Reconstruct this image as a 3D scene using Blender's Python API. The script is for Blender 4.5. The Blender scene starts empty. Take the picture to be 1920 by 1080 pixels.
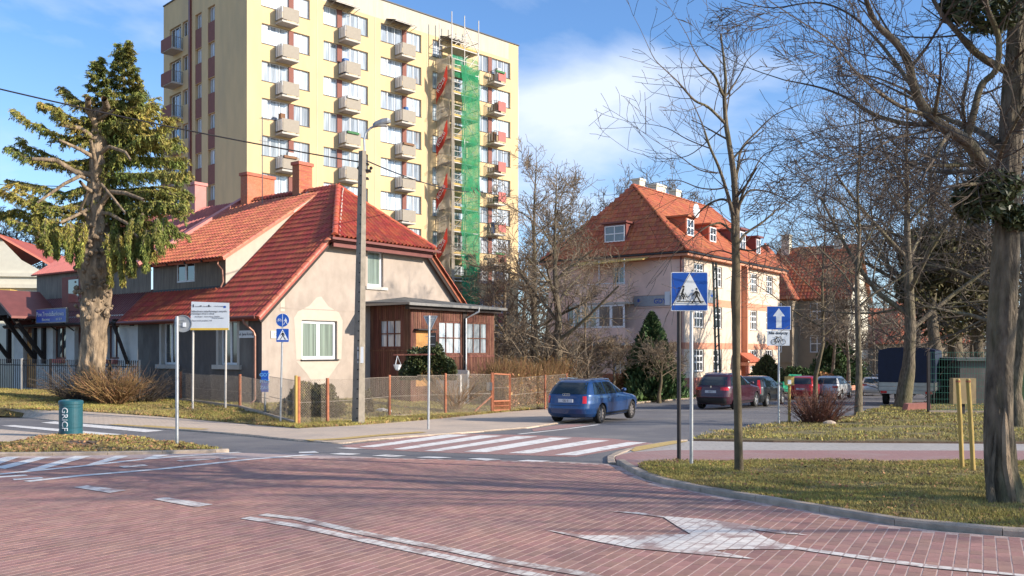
import bpy, bmesh, math, random
import numpy as np
from mathutils import Vector, Matrix

# ---------------------------------------------------------------- camera, sky, sun, exposure
sc = bpy.context.scene
COL = sc.collection
R = math.radians
F, CX, HY, CZ = 1700.0, 960.0, 660.0, 1.55       # focal length in photo pixels, centre, horizon row, eye height

cam = bpy.data.cameras.new('camera')
cam.sensor_width = 36.0
cam.lens = F / 1920.0 * 36.0
cam.shift_y = (HY - 540.0) / 1920.0
cam.clip_start = 0.1
cam.clip_end = 3000
camo = bpy.data.objects.new('camera', cam)
camo.location = (0, 0, CZ)
camo.rotation_euler = (R(90), 0, 0)
COL.objects.link(camo)
sc.camera = camo

SUN_EL = 21.0
SH = Vector((0.938, -0.347, 0)).normalized()
SUN_ROT = math.atan2(SH.x, SH.y)
sun = bpy.data.lights.new('sun', 'SUN')
sun.energy = 4.7
sun.angle = R(0.5)
sun.color = (1.0, 0.90, 0.77)
suno = bpy.data.objects.new('sun', sun)
S = Vector((SH.x * math.cos(R(SUN_EL)), SH.y * math.cos(R(SUN_EL)), math.sin(R(SUN_EL))))
suno.rotation_euler = (-S).to_track_quat('-Z', 'Y').to_euler()
suno.location = S * 100
COL.objects.link(suno)

world = bpy.data.worlds.new('World')
sc.world = world
world.use_nodes = True
nt = world.node_tree
for n in list(nt.nodes): nt.nodes.remove(n)
def N(t, **k):
    n = nt.nodes.new(t)
    for a, b in k.items(): setattr(n, a, b)
    return n
out = N('ShaderNodeOutputWorld'); bg = N('ShaderNodeBackground'); bg.inputs[1].default_value = 0.12
sky = N('ShaderNodeTexSky'); sky.sky_type = 'NISHITA'; sky.sun_disc = False
sky.sun_elevation = R(SUN_EL); sky.sun_rotation = SUN_ROT; sky.air_density = 1.0; sky.dust_density = 0.6; sky.ozone_density = 2.2
tint = N('ShaderNodeMix', data_type='RGBA', blend_type='MULTIPLY'); tint.inputs[0].default_value = 1
tint.inputs[7].default_value = (0.70, 0.96, 1.26, 1)
nt.links.new(sky.outputs[0], tint.inputs[6])
# clouds: direction mapped on a flat layer above the place
tc = N('ShaderNodeTexCoord'); sep = N('ShaderNodeSeparateXYZ'); nt.links.new(tc.outputs['Generated'], sep.inputs[0])
zz = N('ShaderNodeMath', operation='MAXIMUM'); zz.inputs[1].default_value = 0.0; nt.links.new(sep.outputs[2], zz.inputs[0])
za = N('ShaderNodeMath', operation='ADD'); za.inputs[1].default_value = 0.22; nt.links.new(zz.outputs[0], za.inputs[0])
dx = N('ShaderNodeMath', operation='DIVIDE'); dy = N('ShaderNodeMath', operation='DIVIDE')
nt.links.new(sep.outputs[0], dx.inputs[0]); nt.links.new(za.outputs[0], dx.inputs[1])
nt.links.new(sep.outputs[1], dy.inputs[0]); nt.links.new(za.outputs[0], dy.inputs[1])
cmb = N('ShaderNodeCombineXYZ'); nt.links.new(dx.outputs[0], cmb.inputs[0]); nt.links.new(dy.outputs[0], cmb.inputs[1])
cmb.inputs[2].default_value = 3.7
nz = N('ShaderNodeTexNoise'); nz.inputs['Scale'].default_value = 1.5; nz.inputs['Detail'].default_value = 9; nz.inputs['Roughness'].default_value = 0.52; nz.inputs['Distortion'].default_value = 0.35
nt.links.new(cmb.outputs[0], nz.inputs['Vector'])
# one broad bank of cloud towards the right of the tower (direction of a real cloud)
cdir = Vector(((1150 - CX) / F, 1, (HY - 190) / F)).normalized()
vs = N('ShaderNodeVectorMath', operation='SUBTRACT'); vs.inputs[1].default_value = cdir; nt.links.new(tc.outputs['Generated'], vs.inputs[0])
vm = N('ShaderNodeVectorMath', operation='MULTIPLY'); vm.inputs[1].default_value = (1.0, 1.0, 3.2); nt.links.new(vs.outputs[0], vm.inputs[0])
vl = N('ShaderNodeVectorMath', operation='LENGTH'); nt.links.new(vm.outputs[0], vl.inputs[0])
mr = N('ShaderNodeMapRange'); mr.inputs['From Min'].default_value = 0.04; mr.inputs['From Max'].default_value = 0.26; mr.inputs['To Min'].default_value = 0.20; mr.inputs['To Max'].default_value = 0.0
nt.links.new(vl.outputs['Value'], mr.inputs['Value'])
ad = N('ShaderNodeMath', operation='ADD'); nt.links.new(nz.outputs[0], ad.inputs[0]); nt.links.new(mr.outputs[0], ad.inputs[1])
cr = N('ShaderNodeValToRGB'); cr.color_ramp.elements[0].position = 0.485; cr.color_ramp.elements[0].color = (0, 0, 0, 1)
cr.color_ramp.elements[1].position = 0.76; cr.color_ramp.elements[1].color = (0.9, 0.9, 0.9, 1)
nt.links.new(ad.outputs[0], cr.inputs[0])
# sky whitens toward the horizon (winter haze)
hz = N('ShaderNodeMapRange'); hz.inputs['From Min'].default_value = 0.0; hz.inputs['From Max'].default_value = 0.30; hz.inputs['To Min'].default_value = 0.34; hz.inputs['To Max'].default_value = 0.02
nt.links.new(sep.outputs[2], hz.inputs['Value'])
mx = N('ShaderNodeMath', operation='MAXIMUM'); nt.links.new(cr.outputs[0], mx.inputs[0]); nt.links.new(hz.outputs[0], mx.inputs[1])
cm = N('ShaderNodeMix', data_type='RGBA'); nt.links.new(mx.outputs[0], cm.inputs[0]); nt.links.new(tint.outputs[2], cm.inputs[6]); cm.inputs[7].default_value = (5.0, 5.45, 6.3, 1)
nt.links.new(cm.outputs[2], bg.inputs[0]); nt.links.new(bg.outputs[0], out.inputs[0])

sc.view_settings.view_transform = 'Standard'
sc.view_settings.look = 'None'
sc.view_settings.exposure = 0.70
sc.view_settings.gamma = 1.0
sc.view_settings.use_curve_mapping = False
sc.cycles.max_bounces = 6
sc.cycles.diffuse_bounces = 3
sc.cycles.glossy_bounces = 3
sc.cycles.transparent_max_bounces = 10
sc.cycles.use_denoising = True

# ---------------------------------------------------------------- measuring helpers
SL = 0.026                                    # the street falls gently away from the camera
def gp(x, y): return -SL * max(min(y, 110.0), -10)
def G(px, py, up=0.0):
    d = F * CZ / (py - HY - F * SL)
    return Vector(((px - CX) / F * d, d, -SL * d + up))
def W(px, py, d): return Vector(((px - CX) / F * d, d, CZ + (HY - py) * d / F))
class Frame:
    """local axes of a building: x along its right-hand face, y along its left-hand face, origin at the near corner"""
    def __init__(s, px, d, ang):
        s.ang = R(ang); s.o = Vector(((px - CX) / F * d, d, 0))
        s.u = Vector((math.cos(s.ang), math.sin(s.ang), 0)); s.v = Vector((-math.sin(s.ang), math.cos(s.ang), 0))
    def hit(s, face, px, py, off=0.0):
        rx, rz = (px - CX) / F, (HY - py) / F
        n, d0 = (s.v, s.u) if face == 'u' else (s.u, s.v)
        k = (s.o.dot(n) + off) / (rx * n.x + n.y)
        P = Vector((rx * k, k, 0)) - s.o
        return P.dot(d0), CZ + rz * k
    def w(s, x, y, z): return s.o + s.u * x + s.v * y + Vector((0, 0, z))
    def loc(s, p): q = Vector((p[0], p[1], 0)) - s.o; return q.dot(s.u), q.dot(s.v)
TF = Frame(463, 67, 44.7); BF = Frame(491, 36, 52.8); PF = Frame(1283, 66, 53)

# ---------------------------------------------------------------- materials
MATS = {}
def mat(name, col, rough=0.8, var=0.18, scale=4.0, bump=0.0, bscale=None, metal=0.0, spec=0.4, dirt=None, dscale=0.6, damt=0.5, rnd=0.0, stretch=None, detail=5, wave=None, emit=None, trans=0.0, coat=0.0, alpha=None, dpos=(0.45, 0.7)):
    m = bpy.data.materials.new(name); m.use_nodes = True
    t = m.node_tree; b = t.nodes['Principled BSDF']; L = t.links.new
    b.inputs['Roughness'].default_value = rough; b.inputs['Metallic'].default_value = metal
    b.inputs['Specular IOR Level'].default_value = spec
    b.inputs['Coat Weight'].default_value = coat; b.inputs['Coat Roughness'].default_value = 0.05
    if trans: b.inputs['Transmission Weight'].default_value = trans
    co = t.nodes.new('ShaderNodeTexCoord'); src = co.outputs['Object']
    if stretch:
        mp = t.nodes.new('ShaderNodeMapping'); mp.inputs['Scale'].default_value = stretch; L(src, mp.inputs[0]); src2 = mp.outputs[0]
    else: src2 = src
    n1 = t.nodes.new('ShaderNodeTexNoise'); n1.inputs['Scale'].default_value = scale; n1.inputs['Detail'].default_value = detail; L(src2, n1.inputs[0])
    def C(k): return (min(col[0] * k, 1), min(col[1] * k, 1), min(col[2] * k, 1), 1)
    r1 = t.nodes.new('ShaderNodeValToRGB'); r1.color_ramp.elements[0].position = 0.3; r1.color_ramp.elements[1].position = 0.72
    r1.color_ramp.elements[0].color = C(1 - var); r1.color_ramp.elements[1].color = C(1 + var); L(n1.outputs[0], r1.inputs[0])
    c = r1.outputs[0]
    if dirt:
        n2 = t.nodes.new('ShaderNodeTexNoise'); n2.inputs['Scale'].default_value = dscale; n2.inputs['Detail'].default_value = 7; n2.inputs['Roughness'].default_value = 0.62; L(src2, n2.inputs[0])
        r2 = t.nodes.new('ShaderNodeValToRGB'); r2.color_ramp.elements[0].position = dpos[0]; r2.color_ramp.elements[1].position = dpos[1]
        r2.color_ramp.elements[0].color = (0, 0, 0, 1); r2.color_ramp.elements[1].color = (damt, damt, damt, 1); L(n2.outputs[0], r2.inputs[0])
        x = t.nodes.new('ShaderNodeMix'); x.data_type = 'RGBA'; L(r2.outputs[0], x.inputs[0]); L(c, x.inputs[6]); x.inputs[7].default_value = (*dirt, 1); c = x.outputs[2]
    if rnd:
        g = t.nodes.new('ShaderNodeNewGeometry'); oi = t.nodes.new('ShaderNodeObjectInfo')
        a = t.nodes.new('ShaderNodeMath'); a.operation = 'ADD'; L(g.outputs['Random Per Island'], a.inputs[0]); L(oi.outputs['Random'], a.inputs[1])
        fr = t.nodes.new('ShaderNodeMath'); fr.operation = 'FRACT'; L(a.outputs[0], fr.inputs[0])
        mr_ = t.nodes.new('ShaderNodeMapRange'); mr_.inputs['To Min'].default_value = 1 - rnd; mr_.inputs['To Max'].default_value = 1 + rnd; L(fr.outputs[0], mr_.inputs['Value'])
        hs = t.nodes.new('ShaderNodeHueSaturation'); L(mr_.outputs[0], hs.inputs['Value']); L(c, hs.inputs['Color'])
        mh = t.nodes.new('ShaderNodeMapRange'); mh.inputs['To Min'].default_value = 0.5 - rnd * 0.06; mh.inputs['To Max'].default_value = 0.5 + rnd * 0.06
        f2 = t.nodes.new('ShaderNodeMath'); f2.operation = 'MULTIPLY'; f2.inputs[1].default_value = 7.31; L(fr.outputs[0], f2.inputs[0])
        f3 = t.nodes.new('ShaderNodeMath'); f3.operation = 'FRACT'; L(f2.outputs[0], f3.inputs[0]); L(f3.outputs[0], mh.inputs['Value']); L(mh.outputs[0], hs.inputs['Hue'])
        c = hs.outputs[0]
    L(c, b.inputs['Base Color'])
    if bump:
        n3 = t.nodes.new('ShaderNodeTexNoise'); n3.inputs['Scale'].default_value = bscale or scale * 6; n3.inputs['Detail'].default_value = 6; L(src2, n3.inputs[0])
        bp = t.nodes.new('ShaderNodeBump'); bp.inputs['Strength'].default_value = min(bump, 1); bp.inputs['Distance'].default_value = 0.02 * max(1, bump); L(n3.outputs[0], bp.inputs['Height']); L(bp.outputs[0], b.inputs['Normal'])
    if emit: b.inputs['Emission Color'].default_value = (*emit, 1); b.inputs['Emission Strength'].default_value = 1
    if alpha is not None: b.inputs['Alpha'].default_value = alpha
    MATS[name] = m
    return m

# ---------------------------------------------------------------- mesh builder
class MB:
    def __init__(s): s.v = []; s.f = []; s.m = []; s.smooth = False
    def add(s, vs, fs, mi=0):
        o = len(s.v); s.v.extend([tuple(p) for p in vs]); s.f.extend([tuple(i + o for i in f) for f in fs]); s.m.extend([mi] * len(fs)); return s
    def box(s, x0, x1, y0, y1, z0, z1, mi=0):
        if x0 > x1: x0, x1 = x1, x0
        if y0 > y1: y0, y1 = y1, y0
        if z0 > z1: z0, z1 = z1, z0
        return s.add([(x0, y0, z0), (x1, y0, z0), (x1, y1, z0), (x0, y1, z0), (x0, y0, z1), (x1, y0, z1), (x1, y1, z1), (x0, y1, z1)],
                     [(0, 3, 2, 1), (4, 5, 6, 7), (0, 1, 5, 4), (1, 2, 6, 5), (2, 3, 7, 6), (3, 0, 4, 7)], mi)
    def tube(s, pts, rad, n=8, mi=0, cap=True):
        pts = [Vector(p) for p in pts]
        if not hasattr(rad, '__len__'): rad = [rad] * len(pts)
        o = len(s.v); prev = None
        for i, p in enumerate(pts):
            t = (pts[min(i + 1, len(pts) - 1)] - pts[max(i - 1, 0)]).normalized()
            if prev is None: a = t.orthogonal().normalized()
            else: a = (prev - t * prev.dot(t)); a = a.normalized() if a.length > 1e-6 else t.orthogonal().normalized()
            prev = a; b = t.cross(a)
            for k in range(n):
                th = 2 * math.pi * k / n; s.v.append(tuple(p + (a * math.cos(th) + b * math.sin(th)) * rad[i]))
        for i in range(len(pts) - 1):
            for k in range(n):
                s.f.append((o + i * n + k, o + i * n + (k + 1) % n, o + (i + 1) * n + (k + 1) % n, o + (i + 1) * n + k)); s.m.append(mi)
        if cap:
            s.f.append(tuple(o + k for k in range(n - 1, -1, -1))); s.m.append(mi)
            s.f.append(tuple(o + (len(pts) - 1) * n + k for k in range(n))); s.m.append(mi)
        return s
    def bar(s, p, q, w, h=None, mi=0):
        """rectangular beam from p to q"""
        h = h or w; p, q = Vector(p), Vector(q); t = (q - p).normalized()
        a = t.cross(Vector((0, 0, 1)))
        a = a.normalized() if a.length > 1e-4 else Vector((1, 0, 0)); b = a.cross(t)
        vs = [c + a * sx * w / 2 + b * sy * h / 2 for c in (p, q) for sx, sy in ((-1, -1), (1, -1), (1, 1), (-1, 1))]
        return s.add(vs, [(0, 1, 2, 3), (7, 6, 5, 4), (0, 4, 5, 1), (1, 5, 6, 2), (2, 6, 7, 3), (3, 7, 4, 0)], mi)
    def slab(s, pts, th, mi=0, smi=None):
        """closed plate: top polygon pts (3D), extruded down along z by th"""
        n = len(pts); top = [tuple(p) for p in pts]; bot = [(p[0], p[1], p[2] - th) for p in pts]
        s.add(top + bot, [tuple(range(n))] + [tuple(range(2 * n - 1, n - 1, -1))], mi)
        return s.add(top + bot, [(i, i + n, (i + 1) % n + n, (i + 1) % n) for i in range(n)], mi if smi is None else smi)
    def plate(s, pts, vec, mi=0):
        """polygon pts extruded along vector"""
        n = len(pts); vec = Vector(vec); a = [Vector(p) for p in pts]; b = [p + vec for p in a]
        s.add(a + b, [tuple(range(n)), tuple(range(2 * n - 1, n - 1, -1))] + [(i, i + n, (i + 1) % n + n, (i + 1) % n) for i in range(n)], mi)
        return s
    def lathe(s, prof, n=24, c=(0, 0, 0), mi=0, axis='z'):
        o = len(s.v)
        for r, z in prof:
            for k in range(n):
                th = 2 * math.pi * k / n
                p = (r * math.cos(th), r * math.sin(th), z)
                if axis == 'y': p = (p[0], p[2], p[1])
                s.v.append((c[0] + p[0], c[1] + p[1], c[2] + p[2]))
        for i in range(len(prof) - 1):
            for k in range(n): s.f.append((o + i * n + k, o + i * n + (k + 1) % n, o + (i + 1) * n + (k + 1) % n, o + (i + 1) * n + k)); s.m.append(mi)
        return s
    def mesh(s, name, mats):
        me = bpy.data.meshes.new(name); me.from_pydata(s.v, [], s.f)
        for m in (mats if isinstance(mats, (list, tuple)) else [mats]): me.materials.append(m)
        if any(s.m): me.polygons.foreach_set('material_index', s.m)
        if s.smooth: me.polygons.foreach_set('use_smooth', [True] * len(me.polygons))
        me.update(); return me
    def build(s, name, mats, parent=None, loc=(0, 0, 0), rot=(0, 0, 0)):
        return link(name, s.mesh(name, mats), parent, loc, rot)
def link(name, me, parent=None, loc=(0, 0, 0), rot=(0, 0, 0)):
    o = bpy.data.objects.new(name, me); COL.objects.link(o); o.location = loc; o.rotation_euler = rot; o.parent = parent
    return o
def thing(name, label, cat, loc=(0, 0, 0), rotz=0, group=None):
    o = bpy.data.objects.new(name, None); COL.objects.link(o); o.location = loc; o.rotation_euler = (0, 0, rotz)
    o.empty_display_size = 0.3
    return tag(o, label, cat, group)
def tag(o, label, cat, group=None):
    o['label'] = label; o['category'] = cat
    if group: o['group'] = group
    return o
def struct(o): o['kind'] = 'structure'; return o
def stuff(o): o['kind'] = 'stuff'; return o
def npmesh(name, V, Fc, mats, k=3):
    """fast mesh from numpy arrays, faces all with k corners"""
    me = bpy.data.meshes.new(name); V = np.asarray(V, dtype=np.float32); Fc = np.asarray(Fc, dtype=np.int32)
    me.vertices.add(len(V)); me.vertices.foreach_set('co', V.ravel())
    me.loops.add(Fc.size); me.loops.foreach_set('vertex_index', Fc.ravel())
    me.polygons.add(len(Fc)); me.polygons.foreach_set('loop_start', np.arange(0, Fc.size, k, dtype=np.int32))
    me.update(calc_edges=True); me.shade_flat()
    for m in (mats if isinstance(mats, (list, tuple)) else [mats]): me.materials.append(m)
    return me
def text_mesh(body, size, m, extrude=0.004, align='CENTER', bold=False):
    cu = bpy.data.curves.new('lettering', 'FONT'); cu.body = body; cu.size = size; cu.extrude = extrude; cu.align_x = align; cu.align_y = 'CENTER'
    cu.resolution_u = 3
    if bold: cu.offset = size * 0.018
    t = bpy.data.objects.new('lettering', cu); COL.objects.link(t)
    me = bpy.data.meshes.new_from_object(t.evaluated_get(bpy.context.evaluated_depsgraph_get()))
    bpy.data.objects.remove(t); bpy.data.curves.remove(cu); me.materials.clear(); me.materials.append(m); me.name = 'lettering'
    return me
def inpoly(x, y, P):
    c = False; n = len(P); j = n - 1
    for i in range(n):
        if (P[i][1] > y) != (P[j][1] > y) and x < (P[j][0] - P[i][0]) * (y - P[i][1]) / (P[j][1] - P[i][1]) + P[i][0]: c = not c
        j = i
    return c
def inpoly_np(X, Y, P):
    c = np.zeros(X.shape, bool); n = len(P); j = n - 1
    for i in range(n):
        xi, yi, xj, yj = P[i][0], P[i][1], P[j][0], P[j][1]
        if yi != yj:
            c ^= ((yi > Y) != (yj > Y)) & (X < (xj - xi) * (Y - yi) / (yj - yi) + xi)
        j = i
    return c
# ---------------------------------------------------------------- materials used all over
asphalt = mat('asphalt', (0.155, 0.145, 0.145), 0.9, 0.16, 60, 0.35, 260, dirt=(0.26, 0.235, 0.21), dscale=0.5, damt=0.7)
paver = mat('red_paver', (0.375, 0.192, 0.150), 0.85, 0.12, 22, 0.0, 160, dirt=(0.225, 0.15, 0.13), dscale=0.5, damt=0.75, rnd=0.15, dpos=(0.40, 0.74))
sand_joint = mat('sand_joint', (0.52, 0.38, 0.32), 0.95, 0.2, 30)
paver_far = mat('red_paver_far', (0.315, 0.14, 0.12), 0.85, 0.12, 6, 0.2, 120, dirt=(0.225, 0.15, 0.14), dscale=0.35, damt=0.65, stretch=(1, 1, 1))
bikered = mat('bike_path_red', (0.34, 0.185, 0.165), 0.9, 0.14, 12, 0.2, 120, dirt=(0.38, 0.30, 0.27), dscale=0.9, damt=0.6)
slabgrey = mat('pavement_grey', (0.40, 0.36, 0.32), 0.9, 0.12, 10, 0.25, 90, dirt=(0.30, 0.26, 0.22), dscale=0.7, damt=0.6)
slabbeige = mat('pavement_beige', (0.60, 0.465, 0.345), 0.9, 0.10, 10, 0.25, 90, dirt=(0.36, 0.30, 0.25), dscale=0.6, damt=0.6)
tactile = mat('tactile_yellow', (0.52, 0.36, 0.13), 0.85, 0.2, 14, 0.4, 60)
kerbm = mat('kerb_concrete', (0.44, 0.345, 0.26), 0.9, 0.2, 8, 0.4, 90, dirt=(0.2, 0.17, 0.14), dscale=1.5, damt=0.7)
paint = mat('road_paint', (0.82, 0.78, 0.71), 0.75, 0.1, 20, 0.1, 80, dirt=(0.36, 0.28, 0.25), dscale=5.0, damt=0.8, dpos=(0.52, 0.66))
paintd = mat('worn_paint', (0.74, 0.68, 0.60), 0.8, 0.12, 20, 0.1, 80, dirt=(0.33, 0.22, 0.19), dscale=3.0, damt=0.9, dpos=(0.5, 0.6), rnd=0.1)
lawn = mat('lawn_soil', (0.20, 0.16, 0.065), 0.95, 0.35, 7, 0.8, 50, dirt=(0.13, 0.085, 0.05), dscale=0.8, damt=0.9)
blade = mat('grass_blades', (0.35, 0.295, 0.08), 0.85, 0.3, 0.7, rnd=0.42, dirt=(0.28, 0.2, 0.1), dscale=0.45, damt=0.8)
deadleaf = mat('dead_leaves', (0.29, 0.165, 0.075), 0.9, 0.3, 8, rnd=0.45)
soil = mat('soil', (0.16, 0.105, 0.07), 0.95, 0.3, 9, 0.8, 60)

yellow = mat('yellow_render', (0.63, 0.455, 0.245), 0.92, 0.05, 1.4, 0.12, 30, dirt=(0.42, 0.33, 0.21), dscale=0.45, damt=0.55, stretch=(1, 1, 0.3))
palep = mat('parapet_render', (0.50, 0.44, 0.35), 0.92, 0.06, 2, 0.1, 30, dirt=(0.40, 0.36, 0.28), dscale=0.8, damt=0.7, stretch=(3, 3, 0.35))
brownp = mat('brown_panel', (0.22, 0.085, 0.065), 0.8, 0.08, 3)
whitef = mat('white_window_frame', (0.72, 0.72, 0.72), 0.45, 0.04, 5)
glass = mat('window_glass', (0.34, 0.365, 0.39), 0.08, 0.5, 0.9, spec=0.9, rnd=0.35, stretch=(7, 1, 0.5), coat=0.6)
glassd = mat('dark_window_glass', (0.05, 0.055, 0.06), 0.05, 0.5, 1.2, spec=0.9, coat=0.7, rnd=0.3)
glassg = mat('green_curtain_glass', (0.17, 0.21, 0.17), 0.25, 0.45, 1.0, spec=0.7, stretch=(14, 1, 0.3), coat=0.7)
balgrey = mat('balcony_grey_panel', (0.31, 0.268, 0.215), 0.8, 0.06, 6, 0.1, 60)
balred = mat('balcony_red_panel', (0.46, 0.13, 0.11), 0.75, 0.1, 4)
concl = mat('pale_concrete', (0.48, 0.445, 0.40), 0.9, 0.12, 4, 0.2, 40, dirt=(0.3, 0.27, 0.23), dscale=1, damt=0.5)
rail = mat('grey_metal', (0.22, 0.21, 0.20), 0.5, 0.1, 8, metal=0.7)
steel = mat('galvanised_steel', (0.46, 0.46, 0.46), 0.42, 0.12, 9, metal=0.75, bump=0.05)
darkmetal = mat('dark_metal', (0.035, 0.03, 0.03), 0.5, 0.2, 8, metal=0.3)
dark = mat('dark_interior', (0.012, 0.01, 0.01), 0.9, 0.2, 4)

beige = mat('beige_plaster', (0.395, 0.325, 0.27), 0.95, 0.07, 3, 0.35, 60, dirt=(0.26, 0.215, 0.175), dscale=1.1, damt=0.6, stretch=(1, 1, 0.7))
beigelt = mat('fresh_plaster', (0.47, 0.405, 0.33), 0.95, 0.06, 4, 0.3, 60, dirt=(0.5, 0.41, 0.32), dscale=1.2, damt=0.6)
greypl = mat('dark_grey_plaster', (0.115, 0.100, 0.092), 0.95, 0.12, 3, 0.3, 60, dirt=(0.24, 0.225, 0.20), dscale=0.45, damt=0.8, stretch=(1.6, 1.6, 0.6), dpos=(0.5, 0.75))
greydm = mat('dormer_board', (0.22, 0.19, 0.155), 0.9, 0.2, 3, 0.2, 40, stretch=(5, 5, 0.5), dirt=(0.12, 0.10, 0.08), dscale=1.2, damt=0.7)
tile = mat('clay_roof_tile', (0.38, 0.075, 0.04), 0.55, 0.16, 9, 0.12, 60, spec=0.5, rnd=0.2, dirt=(0.20, 0.065, 0.045), dscale=0.9, damt=0.5)
tile2 = mat('weathered_orange_tile', (0.40, 0.115, 0.05), 0.7, 0.16, 9, 0.15, 60, rnd=0.16, dirt=(0.27, 0.09, 0.05), dscale=0.9, damt=0.45)
tile3 = mat('pale_red_tile', (0.50, 0.155, 0.085), 0.5, 0.15, 9, 0.12, 60, rnd=0.18)
ridgem = mat('ridge_tile', (0.47, 0.10, 0.05), 0.5, 0.15, 7, 0.1, 50, rnd=0.12)
mortar = mat('mortar', (0.50, 0.42, 0.35), 0.95, 0.15, 10, 0.4, 60)
metalroof = mat('brown_sheet_roof', (0.19, 0.06, 0.05), 0.45, 0.12, 3, metal=0.15, dirt=(0.12, 0.045, 0.04), dscale=0.6, damt=0.5)
metalroof2 = mat('red_sheet_roof', (0.36, 0.10, 0.085), 0.42, 0.12, 3, metal=0.15)
flashm = mat('pink_red_flashing', (0.48, 0.17, 0.14), 0.5, 0.1, 3)
brick = mat('chimney_brick', (0.43, 0.13, 0.075), 0.9, 0.2, 14, 0.5, 60, rnd=0.2, dirt=(0.32, 0.17, 0.12), dscale=2, damt=0.5)
woodd = mat('brown_stained_boards', (0.115, 0.038, 0.023), 0.7, 0.3, 4, 0.3, 60, stretch=(6, 6, 0.5), dirt=(0.28, 0.13, 0.075), dscale=1.2, damt=0.6, rnd=0.18)
woodl = mat('orange_door_wood', (0.50, 0.24, 0.07), 0.6, 0.15, 4, stretch=(8, 8, 0.6))
timber = mat('black_brown_timber', (0.025, 0.015, 0.012), 0.7, 0.3, 6)
felt = mat('grey_roofing_felt', (0.115, 0.115, 0.11), 0.9, 0.15, 8, 0.4, 80, dirt=(0.19, 0.18, 0.165), dscale=1.0, damt=0.6)
copper = mat('copper_pipe', (0.30, 0.15, 0.11), 0.4, 0.15, 5, metal=0.5)
whitew = mat('white_render', (0.60, 0.58, 0.545), 0.9, 0.06, 3, 0.3, 60, dirt=(0.45, 0.42, 0.38), dscale=0.8, damt=0.5)
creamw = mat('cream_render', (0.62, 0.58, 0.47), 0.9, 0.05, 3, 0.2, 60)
pinkw = mat('pink_render', (0.80, 0.56, 0.455), 0.92, 0.05, 2, 0.2, 50, dirt=(0.5, 0.35, 0.31), dscale=0.6, damt=0.45)
peachw = mat('pale_peach_render', (0.66, 0.53, 0.41), 0.92, 0.05, 2, 0.2, 50, dirt=(0.55, 0.42, 0.33), dscale=0.6, damt=0.4)
bandm = mat('salmon_band', (0.60, 0.27, 0.17), 0.9, 0.06, 3, 0.2, 50)
plinthm = mat('reddish_plinth', (0.40, 0.16, 0.12), 0.9, 0.12, 4, 0.3, 50)
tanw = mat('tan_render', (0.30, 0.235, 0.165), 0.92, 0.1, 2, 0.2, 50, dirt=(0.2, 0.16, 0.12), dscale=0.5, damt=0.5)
olivew = mat('olive_render', (0.34, 0.33, 0.2), 0.92, 0.08, 2)

bark = mat('grey_brown_bark', (0.135, 0.105, 0.072), 0.95, 0.6, 14, 2.0, 34, stretch=(1, 1, 0.28), dirt=(0.17, 0.155, 0.06), dscale=1.3, damt=0.6)
barkl = mat('spruce_bark', (0.27, 0.195, 0.125), 0.95, 0.55, 6, 3.5, 11, stretch=(1, 1, 0.4), dirt=(0.10, 0.075, 0.055), dscale=1.8, damt=0.85)
twig = mat('dark_twigs', (0.085, 0.064, 0.048), 0.9, 0.3, 4)
twigl = mat('tan_twigs', (0.215, 0.16, 0.105), 0.9, 0.35, 1.2)
twigr = mat('reddish_twigs', (0.17, 0.075, 0.05), 0.9, 0.3, 2, rnd=0.3)
twigo = mat('orange_brown_twigs', (0.27, 0.155, 0.065), 0.9, 0.35, 0.8, rnd=0.35)
twigf = mat('far_twigs', (0.145, 0.115, 0.085), 0.9, 0.3, 2)
mossb = mat('yellow_green_bark', (0.115, 0.088, 0.050), 0.9, 0.25, 7, 0.3, 60)
needle = mat('spruce_needles', (0.150, 0.180, 0.036), 0.75, 0.4, 0.55, rnd=0.5, dirt=(0.38, 0.28, 0.06), dscale=0.5, damt=0.9, dpos=(0.42, 0.66))
ivy = mat('ivy_leaves', (0.055, 0.068, 0.022), 0.5, 0.3, 3, rnd=0.5)
conifer = mat('dark_conifer', (0.055, 0.095, 0.030), 0.8, 0.3, 1.5, rnd=0.5)
conifer2 = mat('olive_conifer', (0.11, 0.10, 0.03), 0.8, 0.3, 1.5, rnd=0.5)
hedgel = mat('brown_hedge_leaves', (0.42, 0.225, 0.095), 0.9, 0.3, 1.5, rnd=0.45)
boxl = mat('box_shrub_leaves', (0.095, 0.085, 0.022), 0.8, 0.3, 2, rnd=0.5, dirt=(0.16, 0.1, 0.04), dscale=2, damt=0.7)

rust = mat('rusty_orange_post', (0.42, 0.15, 0.075), 0.85, 0.25, 12, 0.4, 60, dirt=(0.25, 0.10, 0.06), dscale=5, damt=0.6)
stake = mat('yellow_wood_stake', (0.46, 0.31, 0.09), 0.8, 0.15, 8, 0.2, 60, stretch=(4, 4, 0.5))
signblue = mat('sign_blue', (0.012, 0.075, 0.36), 0.35, 0.06, 4)
signwhite = mat('sign_white', (0.66, 0.68, 0.70), 0.4, 0.04, 4)
signgrey = mat('sign_back_grey', (0.30, 0.31, 0.315), 0.45, 0.1, 5, metal=0.4)
black = mat('matt_black', (0.010, 0.010, 0.010), 0.6, 0.1, 5)
orange = mat('info_yellow', (0.72, 0.46, 0.06), 0.5, 0.05, 4)
teal = mat('teal_plastic', (0.018, 0.085, 0.105), 0.4, 0.12, 6, 0.05, 20)
concrete = mat('pole_concrete', (0.25, 0.215, 0.17), 0.92, 0.2, 6, 0.5, 60, dirt=(0.2, 0.165, 0.13), dscale=1.2, damt=0.6)
netgreen = mat('green_net', (0.03, 0.36, 0.16), 0.8, 0.2, 3)
netbeige = mat('beige_net', (0.52, 0.45, 0.36), 0.9, 0.1, 3)
bannerred = mat('red_banner', (0.50, 0.05, 0.035), 0.7, 0.15, 2)
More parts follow.
